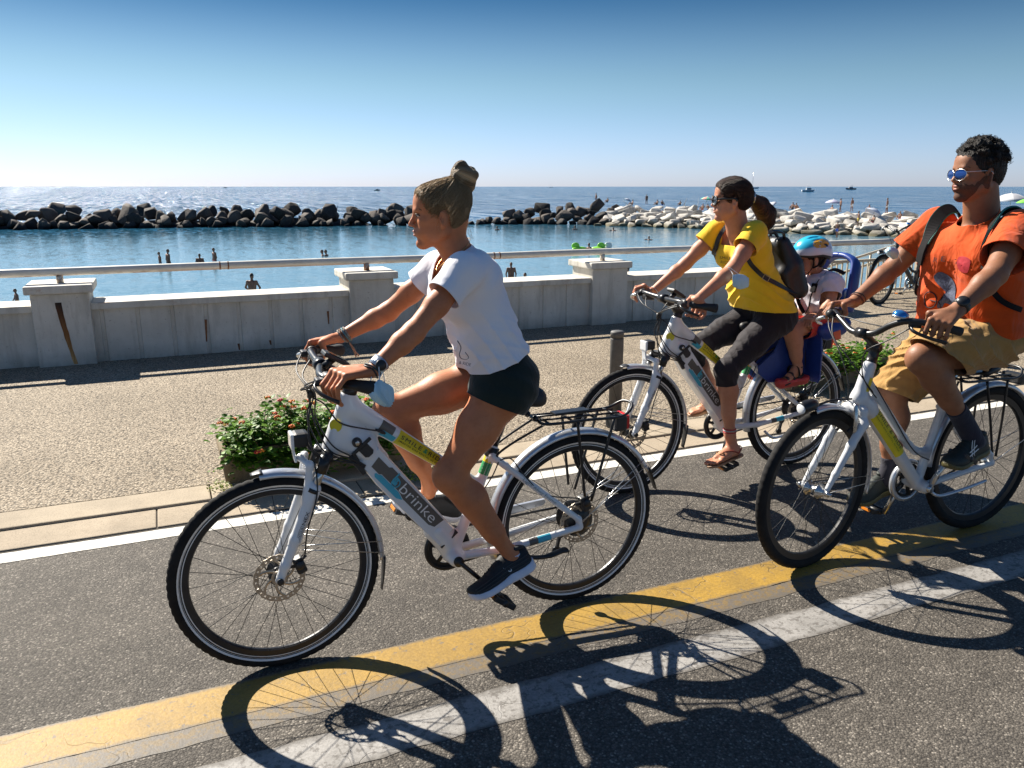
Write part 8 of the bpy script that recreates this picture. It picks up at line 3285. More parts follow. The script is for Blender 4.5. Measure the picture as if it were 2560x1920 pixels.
    MB().add(lathe([(0.021, -0.004), (0.023, 0.0), (0.022, 0.008), (0.0001, 0.009)], wrN + fa * 0.029 + dn * 0.030, dn, 22)).build('dial', M_BLKM, w)
    fb = unit(elF - wrF)
    bracelet(wrF + fb * 0.02, fb + np.array([0.1, 0, 0.2]), 0.032, 0.0022, simple('brown_cord_bracelet', (0.12, 0.03, 0.025), 0.7), root)
    bracelet(wrF + fb * 0.03, fb + np.array([0, 0.2, 0.1]), 0.0325, 0.0018, simple('dark_cord_bracelet', (0.04, 0.03, 0.03), 0.7), root)
    e0 = 0.245
    g = [[K(7, 718, 935, e0), K(7, 745, 915, e0 - .02), K(7, 785, 915, e0 - .02), K(7, 812, 935, e0)],
         [K(7, 716, 955, e0 - .01), K(7, 745, 945, e0 - .04), K(7, 785, 945, e0 - .04), K(7, 820, 955, e0)],
         [K(7, 735, 980, e0), K(7, 760, 985, e0 - .03), K(7, 790, 980, e0 - .03), K(7, 815, 980, e0)],
         [K(7, 765, 1000, e0), K(7, 775, 1008, e0 - .01), K(7, 790, 1006, e0 - .01), K(7, 805, 1000, e0)]]
    face_mask('crumpled pale blue face mask on the far arm of the orange shirt rider', g[1][1], g,
              ([g[0][3], K(7, 835, 1010, 0.25), K(7, 855, 1060, 0.26), K(7, 858, 1090, 0.28)],))
    # backpack: straps in front, bag behind
    bp = thing('backpack', (3.40, Y3, 1.05), 'dark backpack with teal edged straps worn over the orange shirt', 'backpack')
    bs = Sdf()
    for sg in (-1, 1):
        bs.cone(np.array([3.37, Y3 + sg * 0.07, 1.36]), np.array([3.40, Y3 + sg * 0.085, 1.10]), 0.07, 0.088, 0.05)
        bs.cone(np.array([3.44, Y3 + sg * 0.06, 1.24]), np.array([3.45, Y3 + sg * 0.07, 1.10]), 0.06, 0.07, 0.05)
    sdf_obj('bag', bs, M_STRAP, bp, 0.006)
    M_TEAL = simple('teal_strap_edge', (0.02, 0.19, 0.16), 0.6)
    tp = Sdf()
    tp.p += [p for p in ts.p]
    for sg in (-1, 1):
        P = [np.array([3.33, Y3 + sg * 0.09, 1.40]), np.array([3.24, Y3 + sg * 0.125, 1.475]), np.array([3.15, Y3 + sg * 0.135, 1.475]), np.array([3.07, Y3 + sg * 0.140, 1.41]), np.array([3.03, Y3 + sg * 0.148, 1.32]), np.array([3.03, Y3 + sg * 0.160, 1.23]), np.array([3.09, Y3 + sg * 0.20, 1.13]), np.array([3.20, Y3 + sg * 0.215, 1.08]), np.array([3.33, Y3 + sg * 0.18, 1.06])]
        P = spline(P, 8)
        Pn = P.copy()
        for it in range(4):
            g_ = np.stack([(tp.eval(Pn + e) - tp.eval(Pn - e)) / 0.004 for e in (np.array([0.002, 0, 0]), np.array([0, 0.002, 0]), np.array([0, 0, 0.002]))], 1)
            dd = tp.eval(Pn) - 0.012
            Pn = Pn - g_ * (dd / np.maximum((g_ * g_).sum(1), 0.2))[:, None]
        ii = np.arange(len(P))
        ww = np.clip((ii - 1) / 4, 0, 1) * np.clip((len(P) - 6 - ii) / 8, 0, 1)
        P = P * (1 - ww[:, None]) + Pn * ww[:, None]
        m1 = int(len(P) * 0.62)
        st = MB().add(ribbon(P[:m1], tp, 0.050, 0.010), 0, False).build('strap', M_STRAP, bp)
        MB().add(ribbon(P[int(len(P) * 0.18):m1 - 8], tp, 0.056, 0.006), 0, False).build('edge_trim', M_TEAL, st)
        MB().add(ribbon(P[m1 - 1:], tp, 0.022, 0.004), 0, False).build('webbing', M_STRAP, st)
    return root, hd


man, man_head = build_man()
# ================================================================== breakwater, bathers and boats
def rock_mesh(seed, r, npts=16, rough=0.16, boxy=0.5):
    rs = np.random.default_rng(seed)
    bm = bmesh.new()
    for i in range(npts):
        v = rs.normal(0, 1, 3)
        v /= np.linalg.norm(v)
        v = np.sign(v) * np.abs(v) ** boxy
        v *= 1 - rs.uniform(0, rough)
        bm.verts.new(tuple(v * np.asarray(r) * 0.82))
    res = bmesh.ops.convex_hull(bm, input=bm.verts[:])
    for g in res.get('geom_interior', []) + res.get('geom_unused', []):
        if isinstance(g, bmesh.types.BMVert) and g.is_valid:
            bm.verts.remove(g)
    bmesh.ops.dissolve_limit(bm, angle_limit=R(9), verts=bm.verts[:], edges=bm.edges[:])
    bmesh.ops.bevel(bm, geom=list(bm.edges), offset=0.055 * max(r), segments=2, affect='EDGES', profile=0.6)
    bmesh.ops.triangulate(bm, faces=bm.faces[:])
    me = bpy.data.meshes.new('boulder')
    bm.to_mesh(me)
    bm.free()
    me.polygons.foreach_set('use_smooth', [True] * len(me.polygons))
    try:
        me.set_sharp_from_angle(angle=R(38))
    except Exception:
        pass
    return me


def rock_mat(name, a, b, dark, wet):
    t = NT(name)
    oi = t.n('ObjectInfo')
    v = t.coords()
    add = t.n('VectorMath')
    add.operation = 'MULTIPLY_ADD'
    t.l(oi.outputs['Random'], add.inputs[0])
    add.inputs[1].default_value = (37, 11, 23)
    t.l(v, add.inputs[2])
    vv = add.outputs[0]
    base = t.ramp(oi.outputs['Random'], [(0.0, a), (1.0, b)])
    n = t.noise(vv, 1.2, 6, 0.65)
    c = t.mix(1.0, base, t.ramp(n, [(0.3, 0.65), (0.7, 1.3)]), 'MULTIPLY')
    sp = t.n('SeparateXYZ')
    geo = t.n('NewGeometry')
    t.l(geo.outputs['Position'], sp.inputs[0])
    lo = t.n('MapRange')
    t.l(t.math('ADD', sp.outputs[2], t.math('MULTIPLY', n, 0.5)), lo.inputs[0])
    lo.inputs[1].default_value = -2.0
    lo.inputs[2].default_value = -2.55
    c = t.mix(lo.outputs[0], c, wet)
    t.set(Base_Color=c, Roughness=0.85, Specular_IOR_Level=0.3)
    t.bump(t.noise(vv, 3.0, 6, 0.7), 0.6, 0.12)
    return t.m


M_DROCK = rock_mat('dark_basalt', (0.030, 0.027, 0.026), (0.12, 0.10, 0.085), 0, (0.010, 0.010, 0.012))
M_WROCK = rock_mat('white_limestone', (0.40, 0.375, 0.34), (0.58, 0.55, 0.50), 0, (0.13, 0.115, 0.07))
DARK = [rock_mesh(i + 1, (1.25, 1.0, 0.95), 18, 0.30, 0.62) for i in range(10)]
WHITE = [rock_mesh(i + 40, (1.15, 0.85, 0.48), 18, 0.22, 0.55) for i in range(10)]
for me in DARK:
    me.materials.append(M_DROCK)
for me in WHITE:
    me.materials.append(M_WROCK)
RR = np.random.default_rng(77)


def put_rock(kind, p, s, label, group, tilt=0.5):
    me = (DARK if kind == 'd' else WHITE)[RR.integers(10)]
    o = bpy.data.objects.new('boulder' if kind == 'd' else 'limestone_block', me)
    COL.objects.link(o)
    o.location = [float(x) for x in p]
    if kind == 'd':
        o.rotation_euler = (RR.uniform(-.8, .8), RR.uniform(-.8, .8), RR.uniform(0, 6.28))
    else:
        o.rotation_euler = (RR.normal(0, tilt * .6), RR.normal(0, tilt * .6), RR.uniform(0, 6.28))
    k = s * RR.uniform(0.72, 1.3)
    o.scale = (k * RR.uniform(.9, 1.25), k * RR.uniform(.85, 1.1), k * RR.uniform(.85, 1.15))
    return tag(o, label, 'rock', group)


def along(px, z):
    W = np.array([on_ground(x * 1.15732, y * 1.15732, z) for x, y in px])
    return W


def resample(W, step):
    d = np.r_[0, np.cumsum(np.linalg.norm(np.diff(W, axis=0), axis=1))]
    s = np.arange(0, d[-1], step)
    return np.stack([np.interp(s, d, W[:, k]) for k in range(3)], 1), s / d[-1]


LD = 'dark boulder in the long breakwater across the swimming water'
LD2 = 'dark boulder at the end of the breakwater next to the white rocks'
LW = 'white limestone block on the sloping rock shore with sunbathers'
W = along([(-150, 499), (0, 497), (300, 493), (600, 490), (900, 487)], SEA_Z)
for row, (back, dz, st, sc) in enumerate(((0.2, 0.10, 1.50, 0.86), (1.4, 0.62, 1.55, 0.92), (2.8, 1.10, 1.65, 1.0), (4.2, 1.45, 2.0, 1.05))):
    P, _ = resample(W, st)
    for p in P:
        q = p + FH * (back + RR.normal(0, .35)) + RT * RR.normal(0, .5) + UPZ * (dz + RR.normal(0, .22))
        put_rock('d', q, sc, LD, 'dark breakwater boulders')
for x, y, s in ((80, 452, 1.55), (240, 462, 1.2), (280, 450, 1.25), (430, 455, 1.2), (545, 458, 1.5), (575, 460, 1.4), (845, 448, 1.5), (690, 456, 1.3)):
    put_rock('d', on_ground(x * 1.15732, (y + 34) * 1.15732, SEA_Z) + FH * 4.5 + UPZ * 1.5, s, LD, 'dark breakwater boulders')
W = along([(985, 485), (1100, 485), (1200, 485), (1335, 487)], SEA_Z)
for row, (back, dz, st, sc) in enumerate(((0.4, 0.15, 1.4, 0.85), (1.8, 0.75, 1.5, 0.95), (3.2, 1.35, 1.6, 1.0), (4.6, 1.85, 1.8, 1.05))):
    P, t = resample(W, st)
    for p, u in zip(P, t):
        if u < row * 0.17 - 0.04:
            continue
        q = p + FH * (back + RR.normal(0, .3)) + RT * RR.normal(0, .4) + UPZ * (dz * min(1, 0.35 + u * 1.3) + RR.normal(0, .18))
        put_rock('d', q, sc, LD2, 'dark boulders at the breakwater end')
W = along([(1296, 488), (1400, 491), (1500, 494), (1600, 500), (1700, 504), (1800, 507), (1900, 511), (1990, 514), (2100, 522), (2230, 532)], SEA_Z)
NRM = np.array([0.80, 0.60, 0.0])
SH = []
for row, (back, dz, st, sc) in enumerate(((0.2, 0.16, 1.45, 0.90), (1.5, 0.50, 1.5, 0.95), (2.9, 0.85, 1.55, 1.0), (4.4, 1.20, 1.6, 1.02), (5.9, 1.52, 1.7, 1.05), (7.6, 1.80, 1.9, 1.1))):
    P, t = resample(W, st)
    SH.append((back, dz))
    for p, u in zip(P, t):
        q = p + NRM * (back + RR.normal(0, .3)) + RR.normal(0, .25, 3) * (1, 1, 0.3) + UPZ * dz * (1 - 0.12 * u)
        put_rock('w', q, sc, LW, 'white shore rocks', 0.35)
# shingle that fills the gaps under the blocks
P, t = resample(W, 3.0)
V, F = [], []
for i, p in enumerate(P):
    for b_, z in ((0.5, -0.5), (3.0, 0.5), (6.5, 1.2), (9.5, 1.3), (12, -0.6)):
        V.append(p + NRM * b_ + UPZ * (z * (1 - 0.12 * t[i])))
    if i:
        for k in range(4):
            F.append(((i - 1) * 5 + k, i * 5 + k, i * 5 + k + 1, (i - 1) * 5 + k + 1))
tag(mesh_obj('shore_bank', V, F, M_WROCK, None, True), kind='structure')


V, F = [], []
for W2 in (along([(-150, 499), (0, 497), (300, 493), (600, 490), (890, 487)], SEA_Z), along([(1060, 485), (1100, 485), (1200, 485), (1310, 487)], SEA_Z)):
    n0 = len(V)
    P, t = resample(W2, 3.0)
    for i, p in enumerate(P):
        en = min(1.0, i / 2, (len(P) - 1 - i) / 2)
        for b_, z in ((0.6, -0.5), (2.0, 0.25), (4.0, 0.65), (6.0, 0.3), (7.5, -0.5)):
            z = z * en - 0.6 * (1 - en)
            V.append(p + FH * b_ + UPZ * (z + RR.normal(0, 0.1)))
        if i:
            for k in range(4):
                F.append((n0 + (i - 1) * 5 + k, n0 + i * 5 + k, n0 + i * 5 + k + 1, n0 + (i - 1) * 5 + k + 1))
tag(mesh_obj('breakwater_core', V, F, M_DROCK, None, False), kind='structure')


# ------------------------------------------------------------------ small figures
def figure_mesh(pose, seed=0):
    """a whole person about 1.7 m tall; origin at the feet, the seat or the waterline"""
    s = Sdf()
    z0 = 0.0
    rs = np.random.default_rng(seed)
    A = np.array
    if pose in ('stand', 'walk', 'hips'):
        sp = 0.16 if pose == 'walk' else 0.07
        hip = 0.88
        for sg in (-1, 1):
            s.chain([A([0, sg * 0.09, hip]), A([sg * sp * 0.6 + 0.02, sg * 0.10, 0.47]), A([sg * sp - 0.02, sg * 0.11, 0.07])], [0.085, 0.058, 0.042], 0.03)
            s.cone(A([sg * sp - 0.03, sg * 0.11, 0.035]), A([sg * sp + 0.13, sg * 0.12, 0.03]), 0.035, 0.028, 0.02)
        tx = 0.0
        top = 1.40
    elif pose == 'sit':
        hip = 0.12
        for sg in (-1, 1):
            s.chain([A([0, sg * 0.09, hip]), A([0.40, sg * 0.13, 0.42]), A([0.62, sg * 0.12, 0.06])], [0.088, 0.060, 0.042], 0.03)
            s.cone(A([0.60, sg * 0.12, 0.03]), A([0.78, sg * 0.12, 0.03]), 0.035, 0.028, 0.02)
        tx = -0.12
        top = hip + 0.52
    elif pose == 'waist':
        hip = 0.0
        tx = 0.0
        top = 0.52
    elif pose == 'chest':
        hip = -0.30
        tx = 0.0
        top = 0.22
    elif pose == 'neck':
        hip = -0.46
        tx = 0.0
        top = 0.06
    elif pose == 'swim':
        hip = -0.10
        tx = 0.45
        top = 0.03
    sh = A([tx, 0, top])
    pv = A([0, 0, hip])
    for sg in (-1, 1):
        s.chain([A([0, sg * 0.075, hip]), A([tx * .5, sg * 0.07, (hip + top) / 2]), A([tx, sg * 0.10, top - 0.10])], [0.10, 0.088, 0.10], 0.05)
        a = A([tx, sg * 0.19, top - 0.02])
        if pose == 'sit':
            e, w = a + (0.10, sg * 0.08, -0.26), a + (0.33, sg * 0.0, -0.24)
        elif pose == 'swim':
            e, w = a + (0.24, sg * 0.06, 0.02), a + (0.46, sg * 0.10, -0.04)
        elif pose in ('waist', 'hips') and seed % 2:
            e, w = a + (0.05, sg * 0.12, -0.25), a + (0.20, sg * 0.02, -0.42)
        elif pose == 'walk':
            e, w = a + (sg * 0.06, sg * 0.09, -0.28), a + (sg * 0.20, sg * 0.06, -0.50)
        else:
            e, w = a + (-0.02, sg * 0.08, -0.29), a + (0.06, sg * 0.05, -0.54)
        s.chain([a, e, w], [0.050, 0.040, 0.028], 0.03)
        s.cone(w, w + unit(w - e) * 0.10, 0.030, 0.020, 0.02)
        s.cone(sh + (0, 0, -0.03), a, 0.06, 0.052, 0.04)
    s.cone(sh + (0, 0, -0.02), sh + (0.02, 0, 0.12), 0.055, 0.050, 0.03)
    hc = sh + A([0.03, 0, 0.215])
    s.ell(hc, (0.098, 0.078, 0.118), None, 0.03)
    s.cone(hc + (0.06, 0, -0.03), hc + (0.105, 0, -0.035), 0.03, 0.018, 0.02)
    V, Q = s.mesh(0.024)
    c = V[Q].mean(1)
    q = c - hc
    hair = (q[:, 2] > 0.035 + 0.55 * q[:, 0]) & (np.linalg.norm(q, axis=1) < 0.2) & (q[:, 2] > -0.11)
    ax = unit(sh - pv)
    t = (c - pv) @ ax
    arm_ = np.abs(c[:, 1]) > 0.165
    suit = (t > -0.22) & (t < 0.07) & ~arm_ & ~hair if pose != 'sit' else (t < 0.10) & (c[:, 0] < 0.20) & ~arm_
    mi = np.where(hair, 1, np.where(suit, 2, 0))
    me_o = mesh_obj('person', V, Q, [M_SKIN_M, M_HAIR_W, M_BLK], None, True, mi, (0, 0, 0))
    me = me_o.data
    bpy.data.objects.remove(me_o)
    return me


M_FSK = [simple('far_skin_brown', (0.20, 0.095, 0.057), 0.6), simple('far_skin_tan', (0.26, 0.13, 0.08), 0.6)]
M_FHR = simple('far_hair', (0.025, 0.018, 0.014), 0.7)
SUIT = {k: simple('swimsuit_' + k, v, 0.7) for k, v in dict(green=(0.05, 0.42, 0.08), red=(0.50, 0.04, 0.05), blue=(0.04, 0.10, 0.42), black=(0.02, 0.02, 0.025), white=(0.7, 0.7, 0.7), orange=(0.70, 0.22, 0.03), teal=(0.03, 0.30, 0.30), navy=(0.02, 0.03, 0.10), yellow=(0.65, 0.5, 0.05), pink=(0.65, 0.16, 0.28)).items()}
FIG = {}


def figure(pose, p, face, suit, label, scale=1.0, skin=0, group='bathers in the water', seed=0):
    k = (pose, seed % 2)
    if k not in FIG:
        FIG[k] = figure_mesh(pose, seed)
    o = bpy.data.objects.new('person', FIG[k])
    COL.objects.link(o)
    o.location = [float(x) for x in p]
    o.rotation_euler = (0, 0, R(face))
    o.scale = (scale,) * 3
    for i, m in enumerate((M_FSK[skin], M_FHR, SUIT[suit])):
        o.material_slots[i].link = 'OBJECT'
        o.material_slots[i].material = m
    return tag(o, label, 'person', group)


D_ = 1.15732
def sea_at(x, y):
    return on_ground(x * D_, y * D_, SEA_Z)


# (pose, x, y of the waterline in the photo at 2212 wide, facing, suit, label, scale, skin)
for pose, x, y, fa, su, lb, sc, sk in (
        ('hips', 547, 648, 60, 'green', 'bather with back turned in green trunks standing just beyond the sea wall', 1.0, 0),
        ('hips', 39, 664, 200, 'black', 'small dark bather splashing left of the rust streaked pillar', 0.66, 0),
        ('waist', 346, 568, 190, 'navy', 'left one of two bathers chatting just above the handrail', 0.80, 0),
        ('waist', 364, 568, 20, 'black', 'right one of two bathers chatting just above the handrail', 1.0, 0),
        ('chest', 432, 566, 80, 'black', 'bather chest deep seen just above the rail left of a raised arm bather', 0.95, 0),
        ('waist', 464, 563, 200, 'red', 'bather waist deep with raised arms above the first weld collar', 0.95, 0),
        ('neck', 697, 553, 170, 'black', 'left head of the two swimmers close together', 1.1, 1),
        ('neck', 705, 553, 150, 'black', 'right head of the two swimmers close together', 1.1, 1),
        ('waist', 1104, 600, 250, 'red', 'long haired bather in red bikini waist deep right of the white shirt', 0.95, 0),
        ('swim', 1148, 602, 200, 'teal', 'swimmer making ripples beside the long haired bather', 0.95, 1),
        ('neck', 1074, 497, 90, 'black', 'lone dark swimmer head in front of the sloping dark boulders', 1.1, 0),
        ('neck', 1242, 496, 90, 'black', 'lone swimmer head below the dark breakwater end', 1.15, 0),
        ('swim', 1331, 498, 200, 'black', 'swimmer under the left edge of the white rocks', 1.0, 0),
        ('swim', 1410, 518, 190, 'black', 'dark swimmer between the green float and the white rocks', 0.95, 0),
        ('neck', 1357, 592, 120, 'black', 'dark swimmer head peeking over the wall beside the right pillar', 1.05, 0),
        ('stand', 915, 497 + 24, 60, 'navy', 'bather climbing out of the water behind the blue helmet', 0.0, 0)):
    if sc == 0.0:
        continue
    p = sea_at(x, y)
    if pose == 'hips':
        p = p - UPZ * 0.62 * sc
    figure(pose, p, fa, su, lb, sc, sk, seed=int(x) % 2)

# green float with a swimmer
fl = thing('inflatable_float', sea_at(1277, 541), 'bright green and white inflatable float on the calm water', 'inflatable float')
c = sea_at(1277, 541)
for dx, dy, m, yw in ((-0.85, 0.0, 'green', 0.4), (0.55, 0.1, 'green', -0.4), (0.95, 0.35, 'white', -0.2)):
    mb = MB().add(ellipsoid(c + RT * dx + FH * dy + UPZ * 0.12, (0.62, 0.22, 0.16), np.array(Matrix.Rotation(-(PI / 2 - YAW) + yw, 3, 'Z')), 16, 10), 0)
    mb.add(ellipsoid(c + RT * dx * 1.35 + FH * dy + UPZ * 0.32, (0.30, 0.07, 0.26), np.array(Matrix.Rotation(-(PI / 2 - YAW), 3, 'Z')), 14, 8), 0)
    mb.build('air_chamber', simple('float_vinyl_' + m, (0.30, 0.75, 0.06) if m == 'green' else (0.75, 0.78, 0.74), 0.3), fl)
figure('chest', c + RT * (-0.15), 200, 'black', 'dark swimmer leaning on the bright green float', 1.0, 0)


def rock_at(x, y, z):
    """point on the rocks seen at photo pixel (2212 wide) at height z"""
    return on_ground(x * D_, y * D_, z)


ZC = 1380, 440, .443038
def far12(x, y, z):
    z = -0.95 + z * 0.72
    return on_ground(ZC[0] + x * ZC[2], ZC[1] + y * ZC[2], z)


RG = 'people on the breakwater rocks'
for pose, x, y, z, fa, su, lb, sc, sk in (
        ('stand', 248, 158, 0.3, 180, 'navy', 'person standing on the last dark boulder with a fishing rod', 1.0, 0),
        ('sit', 312, 152, 0.1, 200, 'black', 'person sitting right of the angler on the dark boulders', 1.0, 0),
        ('sit', 452, 166, -0.1, 170, 'red', 'sunbather sitting left of the lone standing person on the crest', 1.0, 1),
        ('stand', 533, 162, 0.0, 90, 'black', 'tall lone person standing on the crest left of the yellow shirt rider', 1.0, 0),
        ('walk', 470, 232, -2.0, 200, 'navy', 'person in navy trunks climbing the white rocks near their left end', 1.0, 0),
        ('sit', 510, 222, -1.6, 200, 'orange', 'person in orange swimsuit sitting midway up the white rocks', 1.0, 1),
        ('stand', 575, 252, -2.4, 170, 'teal', 'bather standing at the foot of the white rocks, first of four', 1.05, 0),
        ('stand', 622, 250, -2.4, 20, 'black', 'bather in black at the foot of the white rocks, second of four', 1.0, 0),
        ('stand', 680, 256, -2.5, 60, 'blue', 'bather in blue trunks at the foot of the white rocks, third of four', 0.95, 0),
        ('walk', 708, 256, -2.5, 160, 'red', 'bather bending slightly at the foot of the white rocks, fourth of four', 1.0, 0),
        ('sit', 592, 166, -0.1, 190, 'black', 'sunbather sitting right of the lone standing person on the crest', 1.0, 0),
        ('sit', 622, 168, -0.1, 30, 'blue', 'dark sunbather sitting second to the right of the lone crest person', 1.0, 0),
        ('sit', 722, 168, -0.2, 200, 'black', 'lone sunbather on the crest right before the green parasol', 0.9, 0),
        ('sit', 848, 196, -0.5, 200, 'red', 'sunbather under the green parasol nearest its pole', 1.05, 1),
        ('sit', 880, 196, -0.5, 20, 'blue', 'sunbather in blue beside the face of the yellow shirt rider', 1.05, 0),
        ('sit', 1300, 252, -1.4, 190, 'navy', 'person in navy sitting midway down the white rocks behind the ponytail', 1.0, 0),
        ('sit', 1356, 192, -0.2, 200, 'black', 'left one of the pair sitting on the crest right of the ponytail', 1.1, 0),
        ('sit', 1378, 196, -0.2, 30, 'red', 'right one of the pair sitting on the crest right of the ponytail', 1.05, 1),
        ('sit', 1575, 208, -0.3, 180, 'pink', 'sunbather under the round lavender parasol', 1.0, 1),
        ('walk', 1625, 205, -0.2, 160, 'black', 'person walking right of the round lavender parasol', 1.0, 0),
        ('stand', 1690, 202, -0.1, 100, 'white', 'person in white standing midway between two parasols on the crest', 1.0, 0),
        ('sit', 1786, 206, -0.2, 200, 'red', 'sunbather sitting above the pale blue parasol', 1.0, 1),
        ('stand', 1887, 212, -0.2, 120, 'white', 'person in white with hands on hips on the right crest', 1.08, 0),
        ('stand', 1725, 288, -1.5, 150, 'yellow', 'person in yellow standing low on the white rocks above the helmet', 1.0, 0),
        ('walk', 1606, 350, -2.9, 200, 'blue', 'person in blue wading at the foot of the white rocks near the helmet', 1.05, 0),
        ('sit', 1810, 268, -1.1, 180, 'red', 'reclining sunbather below the pale blue parasol', 0.95, 1),
        ('sit', 1960, 246, -0.9, 200, 'pink', 'sunbather on the white rocks left of the orange sleeve', 1.0, 1)):
    figure(pose, far12(x, y, z) + UPZ * 0.05, fa, su, lb, sc * 0.80, sk, RG, seed=int(x) % 2)
rod = MB().add(tube([far12(240, 130, 0.9), far12(205, 118, 1.3) + UPZ * 0.6], 0.015, 5), 0)
tag(rod.build('fishing_rod', M_BLK, None, far12(240, 130, 0.9)), 'thin fishing rod held by the person on the last dark boulder', 'fishing rod')


def parasol(p, r, h, tilt, mat, mat2, label):
    root = thing('parasol', p, label, 'parasol', 'parasols on the rocks')
    B = np.array(Matrix.Rotation(tilt, 3, tuple(FH)))
    V, F = [], []
    n, m = 16, 5
    for i in range(m + 1):
        a = i / m
        for k in range(n):
            t = 2 * PI * k / n
            sc_ = r * a * (1 - 0.03 * abs(math.sin(4 * t)))
            V.append(np.asarray(p) + B @ np.array([sc_ * math.cos(t), sc_ * math.sin(t), h - 0.45 * r * a * a]))
    for i in range(m):
        for k in range(n):
            F.append((i * n + k, (i + 1) * n + k, (i + 1) * n + (k + 1) % n, i * n + (k + 1) % n))
    mi = [0 if ((f[0] % n) // 2) % 2 else 1 for f in F]
    o = mesh_obj('canopy', V, F, [mat, mat2], root, True, mi)
    md = o.modifiers.new('thickness', 'SOLIDIFY')
    md.thickness = 0.015
    MB().add(tube([np.asarray(p), np.asarray(p) + B @ np.array([0, 0, h + 0.12])], 0.025, 8)).build('pole', M_STEEL, root)


def pm(n, c):
    return simple('parasol_' + n, c, 0.8)


parasol(far12(412, 166, -0.3), 0.60, 1.1, 0.5, pm('white', (0.50, 0.53, 0.60)), pm('white2', (0.46, 0.50, 0.57)), 'white parasol tilted over the left crest of the rocks')
parasol(far12(862, 196, -0.6), 0.80, 1.7, 0.15, pm('green', (0.15, 0.58, 0.38)), pm('coral', (0.70, 0.30, 0.24)), 'green and coral parasol behind the face of the yellow shirt rider')
parasol(far12(1266, 222, -0.8), 0.86, 1.6, -0.7, pm('pale', (0.52, 0.54, 0.60)), pm('pale2', (0.48, 0.50, 0.57)), 'white parasol leaning steeply right of the ponytail')
parasol(far12(1578, 205, -0.3), 0.83, 1.35, 0.05, pm('lavender', (0.42, 0.42, 0.56)), pm('lavender2', (0.48, 0.48, 0.60)), 'round lavender parasol upright on the crest')
parasol(far12(1790, 245, -0.9), 0.95, 1.15, 0.55, pm('blue', (0.40, 0.46, 0.60)), pm('blue2', (0.48, 0.52, 0.62)), 'pale blue parasol lying tilted on the white rocks')
parasol(on_ground(2519, 556, -0.9), 1.2, 2.0, 0.0, pm('grey', (0.42, 0.42, 0.44)), pm('grey2', (0.62, 0.62, 0.63)), 'grey and white striped parasol beside the neck of the orange shirt rider')
parasol(on_ground(2556, 566, -0.9), 0.55, 1.7, 0.0, pm('lime', (0.18, 0.62, 0.06)), pm('lime2', (0.16, 0.55, 0.06)), 'lime green parasol at the right edge of the photo')


# ------------------------------------------------------------------ boats
M_HULLW = simple('white_hull', (0.62, 0.64, 0.66), 0.3)
M_HULLD = simple('dark_hull', (0.03, 0.05, 0.08), 0.4)
M_CABIN = simple('boat_cabin', (0.45, 0.47, 0.49), 0.4)
M_FOAM = simple('wake_foam', (0.80, 0.83, 0.85), 0.8)


def hull(L_, W_, H_, p, d):
    s = np.cross(d, UPZ)
    st = []
    for t, w, k, b in ((0, 0.75, 0.15, 0), (0.3, 1, 0.05, 0), (0.65, 0.9, 0.0, 0.05), (0.88, 0.5, 0.1, 0.2), (1.0, 0.05, 0.5, 0.35)):
        c = p + d * (t - 0.5) * L_
        st.append(np.array([c + s * a * W_ / 2 * w + UPZ * (z * H_ + (b * H_ if z > 0.5 else k * H_)) for a, z in ((-1, 1), (-0.85, 0.25), (0, -0.15), (0.85, 0.25), (1, 1))]))
    return loft(st)


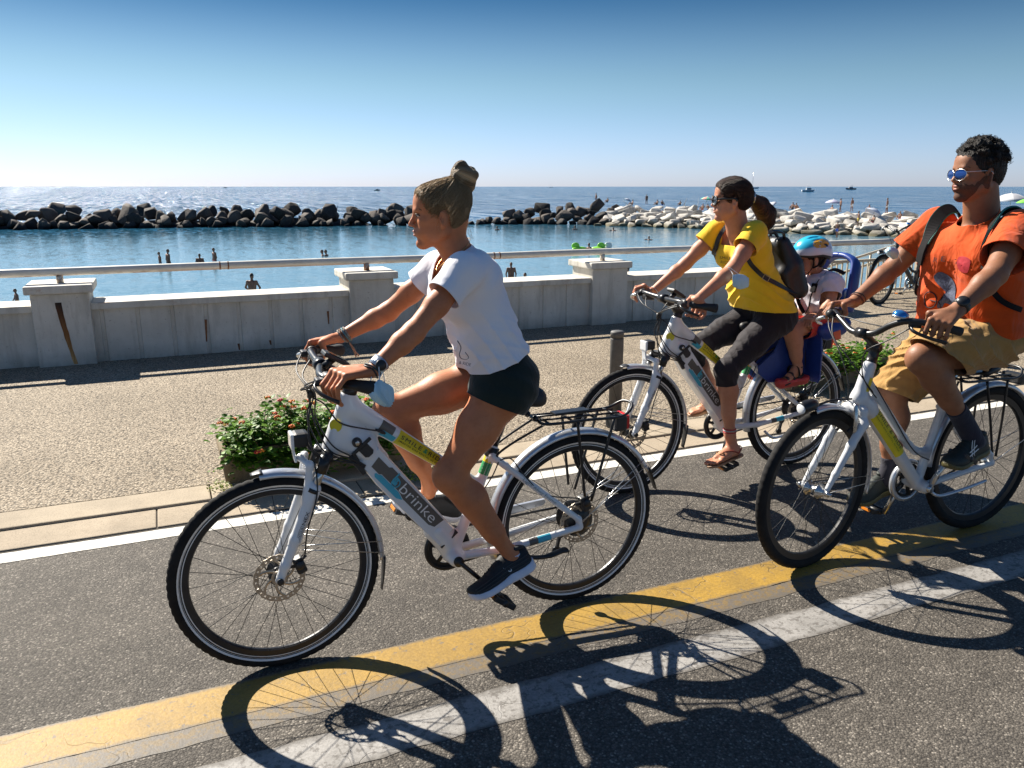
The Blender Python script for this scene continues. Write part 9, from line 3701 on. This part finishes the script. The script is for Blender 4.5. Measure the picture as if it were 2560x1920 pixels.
def motorboat(x, y, L_, mat, label, head=-1, fly=True, wake=False):
    p = on_ground(x, y, SEA_Z)
    d = RT * head
    root = thing('motor_boat', p, label, 'boat', 'boats out at sea')
    MB().add(hull(L_, L_ * 0.3, L_ * 0.13, p, d), 0, False).build('hull', mat, root)
    cb = MB().add(box(p + d * L_ * 0.02 + UPZ * L_ * 0.20, (L_ * 0.36, L_ * 0.2, L_ * 0.15), basis(d, np.cross(UPZ, d), UPZ), L_ * 0.02), 0, False)
    co = cb.build('cabin', M_CABIN, root)
    MB().add(box(p + d * L_ * 0.06 + UPZ * L_ * 0.225, (L_ * 0.30, L_ * 0.204, L_ * 0.05), basis(d, np.cross(UPZ, d), UPZ)), 0, False).build('window', M_HULLD, co)
    if fly:
        MB().add(box(p - d * L_ * 0.02 + UPZ * L_ * 0.36, (L_ * 0.28, L_ * 0.18, L_ * 0.02), basis(d, np.cross(UPZ, d), UPZ)), 0, False).add(tube([p - d * L_ * .1 + UPZ * L_ * .26, p - d * L_ * .1 + UPZ * L_ * .55], L_ * 0.008, 5)).build('top_deck', M_CABIN, root)
    if wake:
        V = [p - d * L_ * 0.4 + UPZ * 0.03 + FH * 0.6, p - d * L_ * 0.4 + UPZ * 0.03 - FH * 0.6, p - d * L_ * 4.5 + UPZ * 0.03 - FH * 4, p - d * L_ * 4.5 + UPZ * 0.03 + FH * 4]
        tag(mesh_obj('wake', V, [(0, 1, 2, 3)], M_FOAM, None, False), kind='stuff')


def sailboat(x, y, L_, label):
    p = on_ground(x, y, SEA_Z)
    root = thing('sail_boat', p, label, 'boat', 'boats out at sea')
    MB().add(hull(L_, L_ * 0.28, L_ * 0.10, p, RT), 0, False).build('hull', M_HULLW, root)
    MB().add(tube([p + UPZ * L_ * 0.1, p + UPZ * L_ * 1.25], L_ * 0.012, 6)).build('mast', M_STEEL, root)
    a = p + UPZ * L_ * 1.2
    return root


motorboat(943, 476.5, 6.8, M_HULLD, 'small dark motorboat with a wake left of the bun', 1, False, True)
motorboat(2020, 479, 11.5, M_HULLW, 'white cabin cruiser making a wake right of the ponytail', 1, True, True)
motorboat(2127, 474, 15.0, M_HULLD, 'dark two deck fishing boat nearest the orange shirt rider', -1, True)
motorboat(563, 470.0, 11.0, M_HULLD, 'tiny dark boat on the glittering sea at the left', 1, False)
sailboat(522, 468.0, 14.0, 'tiny sailing boat on the left horizon')
sailboat(1377, 469.0, 16.0, 'tiny sailing boat on the horizon right of the bun')
sailboat(1881, 471.5, 27.0, 'sailing boat with tall bare mast behind the head of the yellow shirt rider')
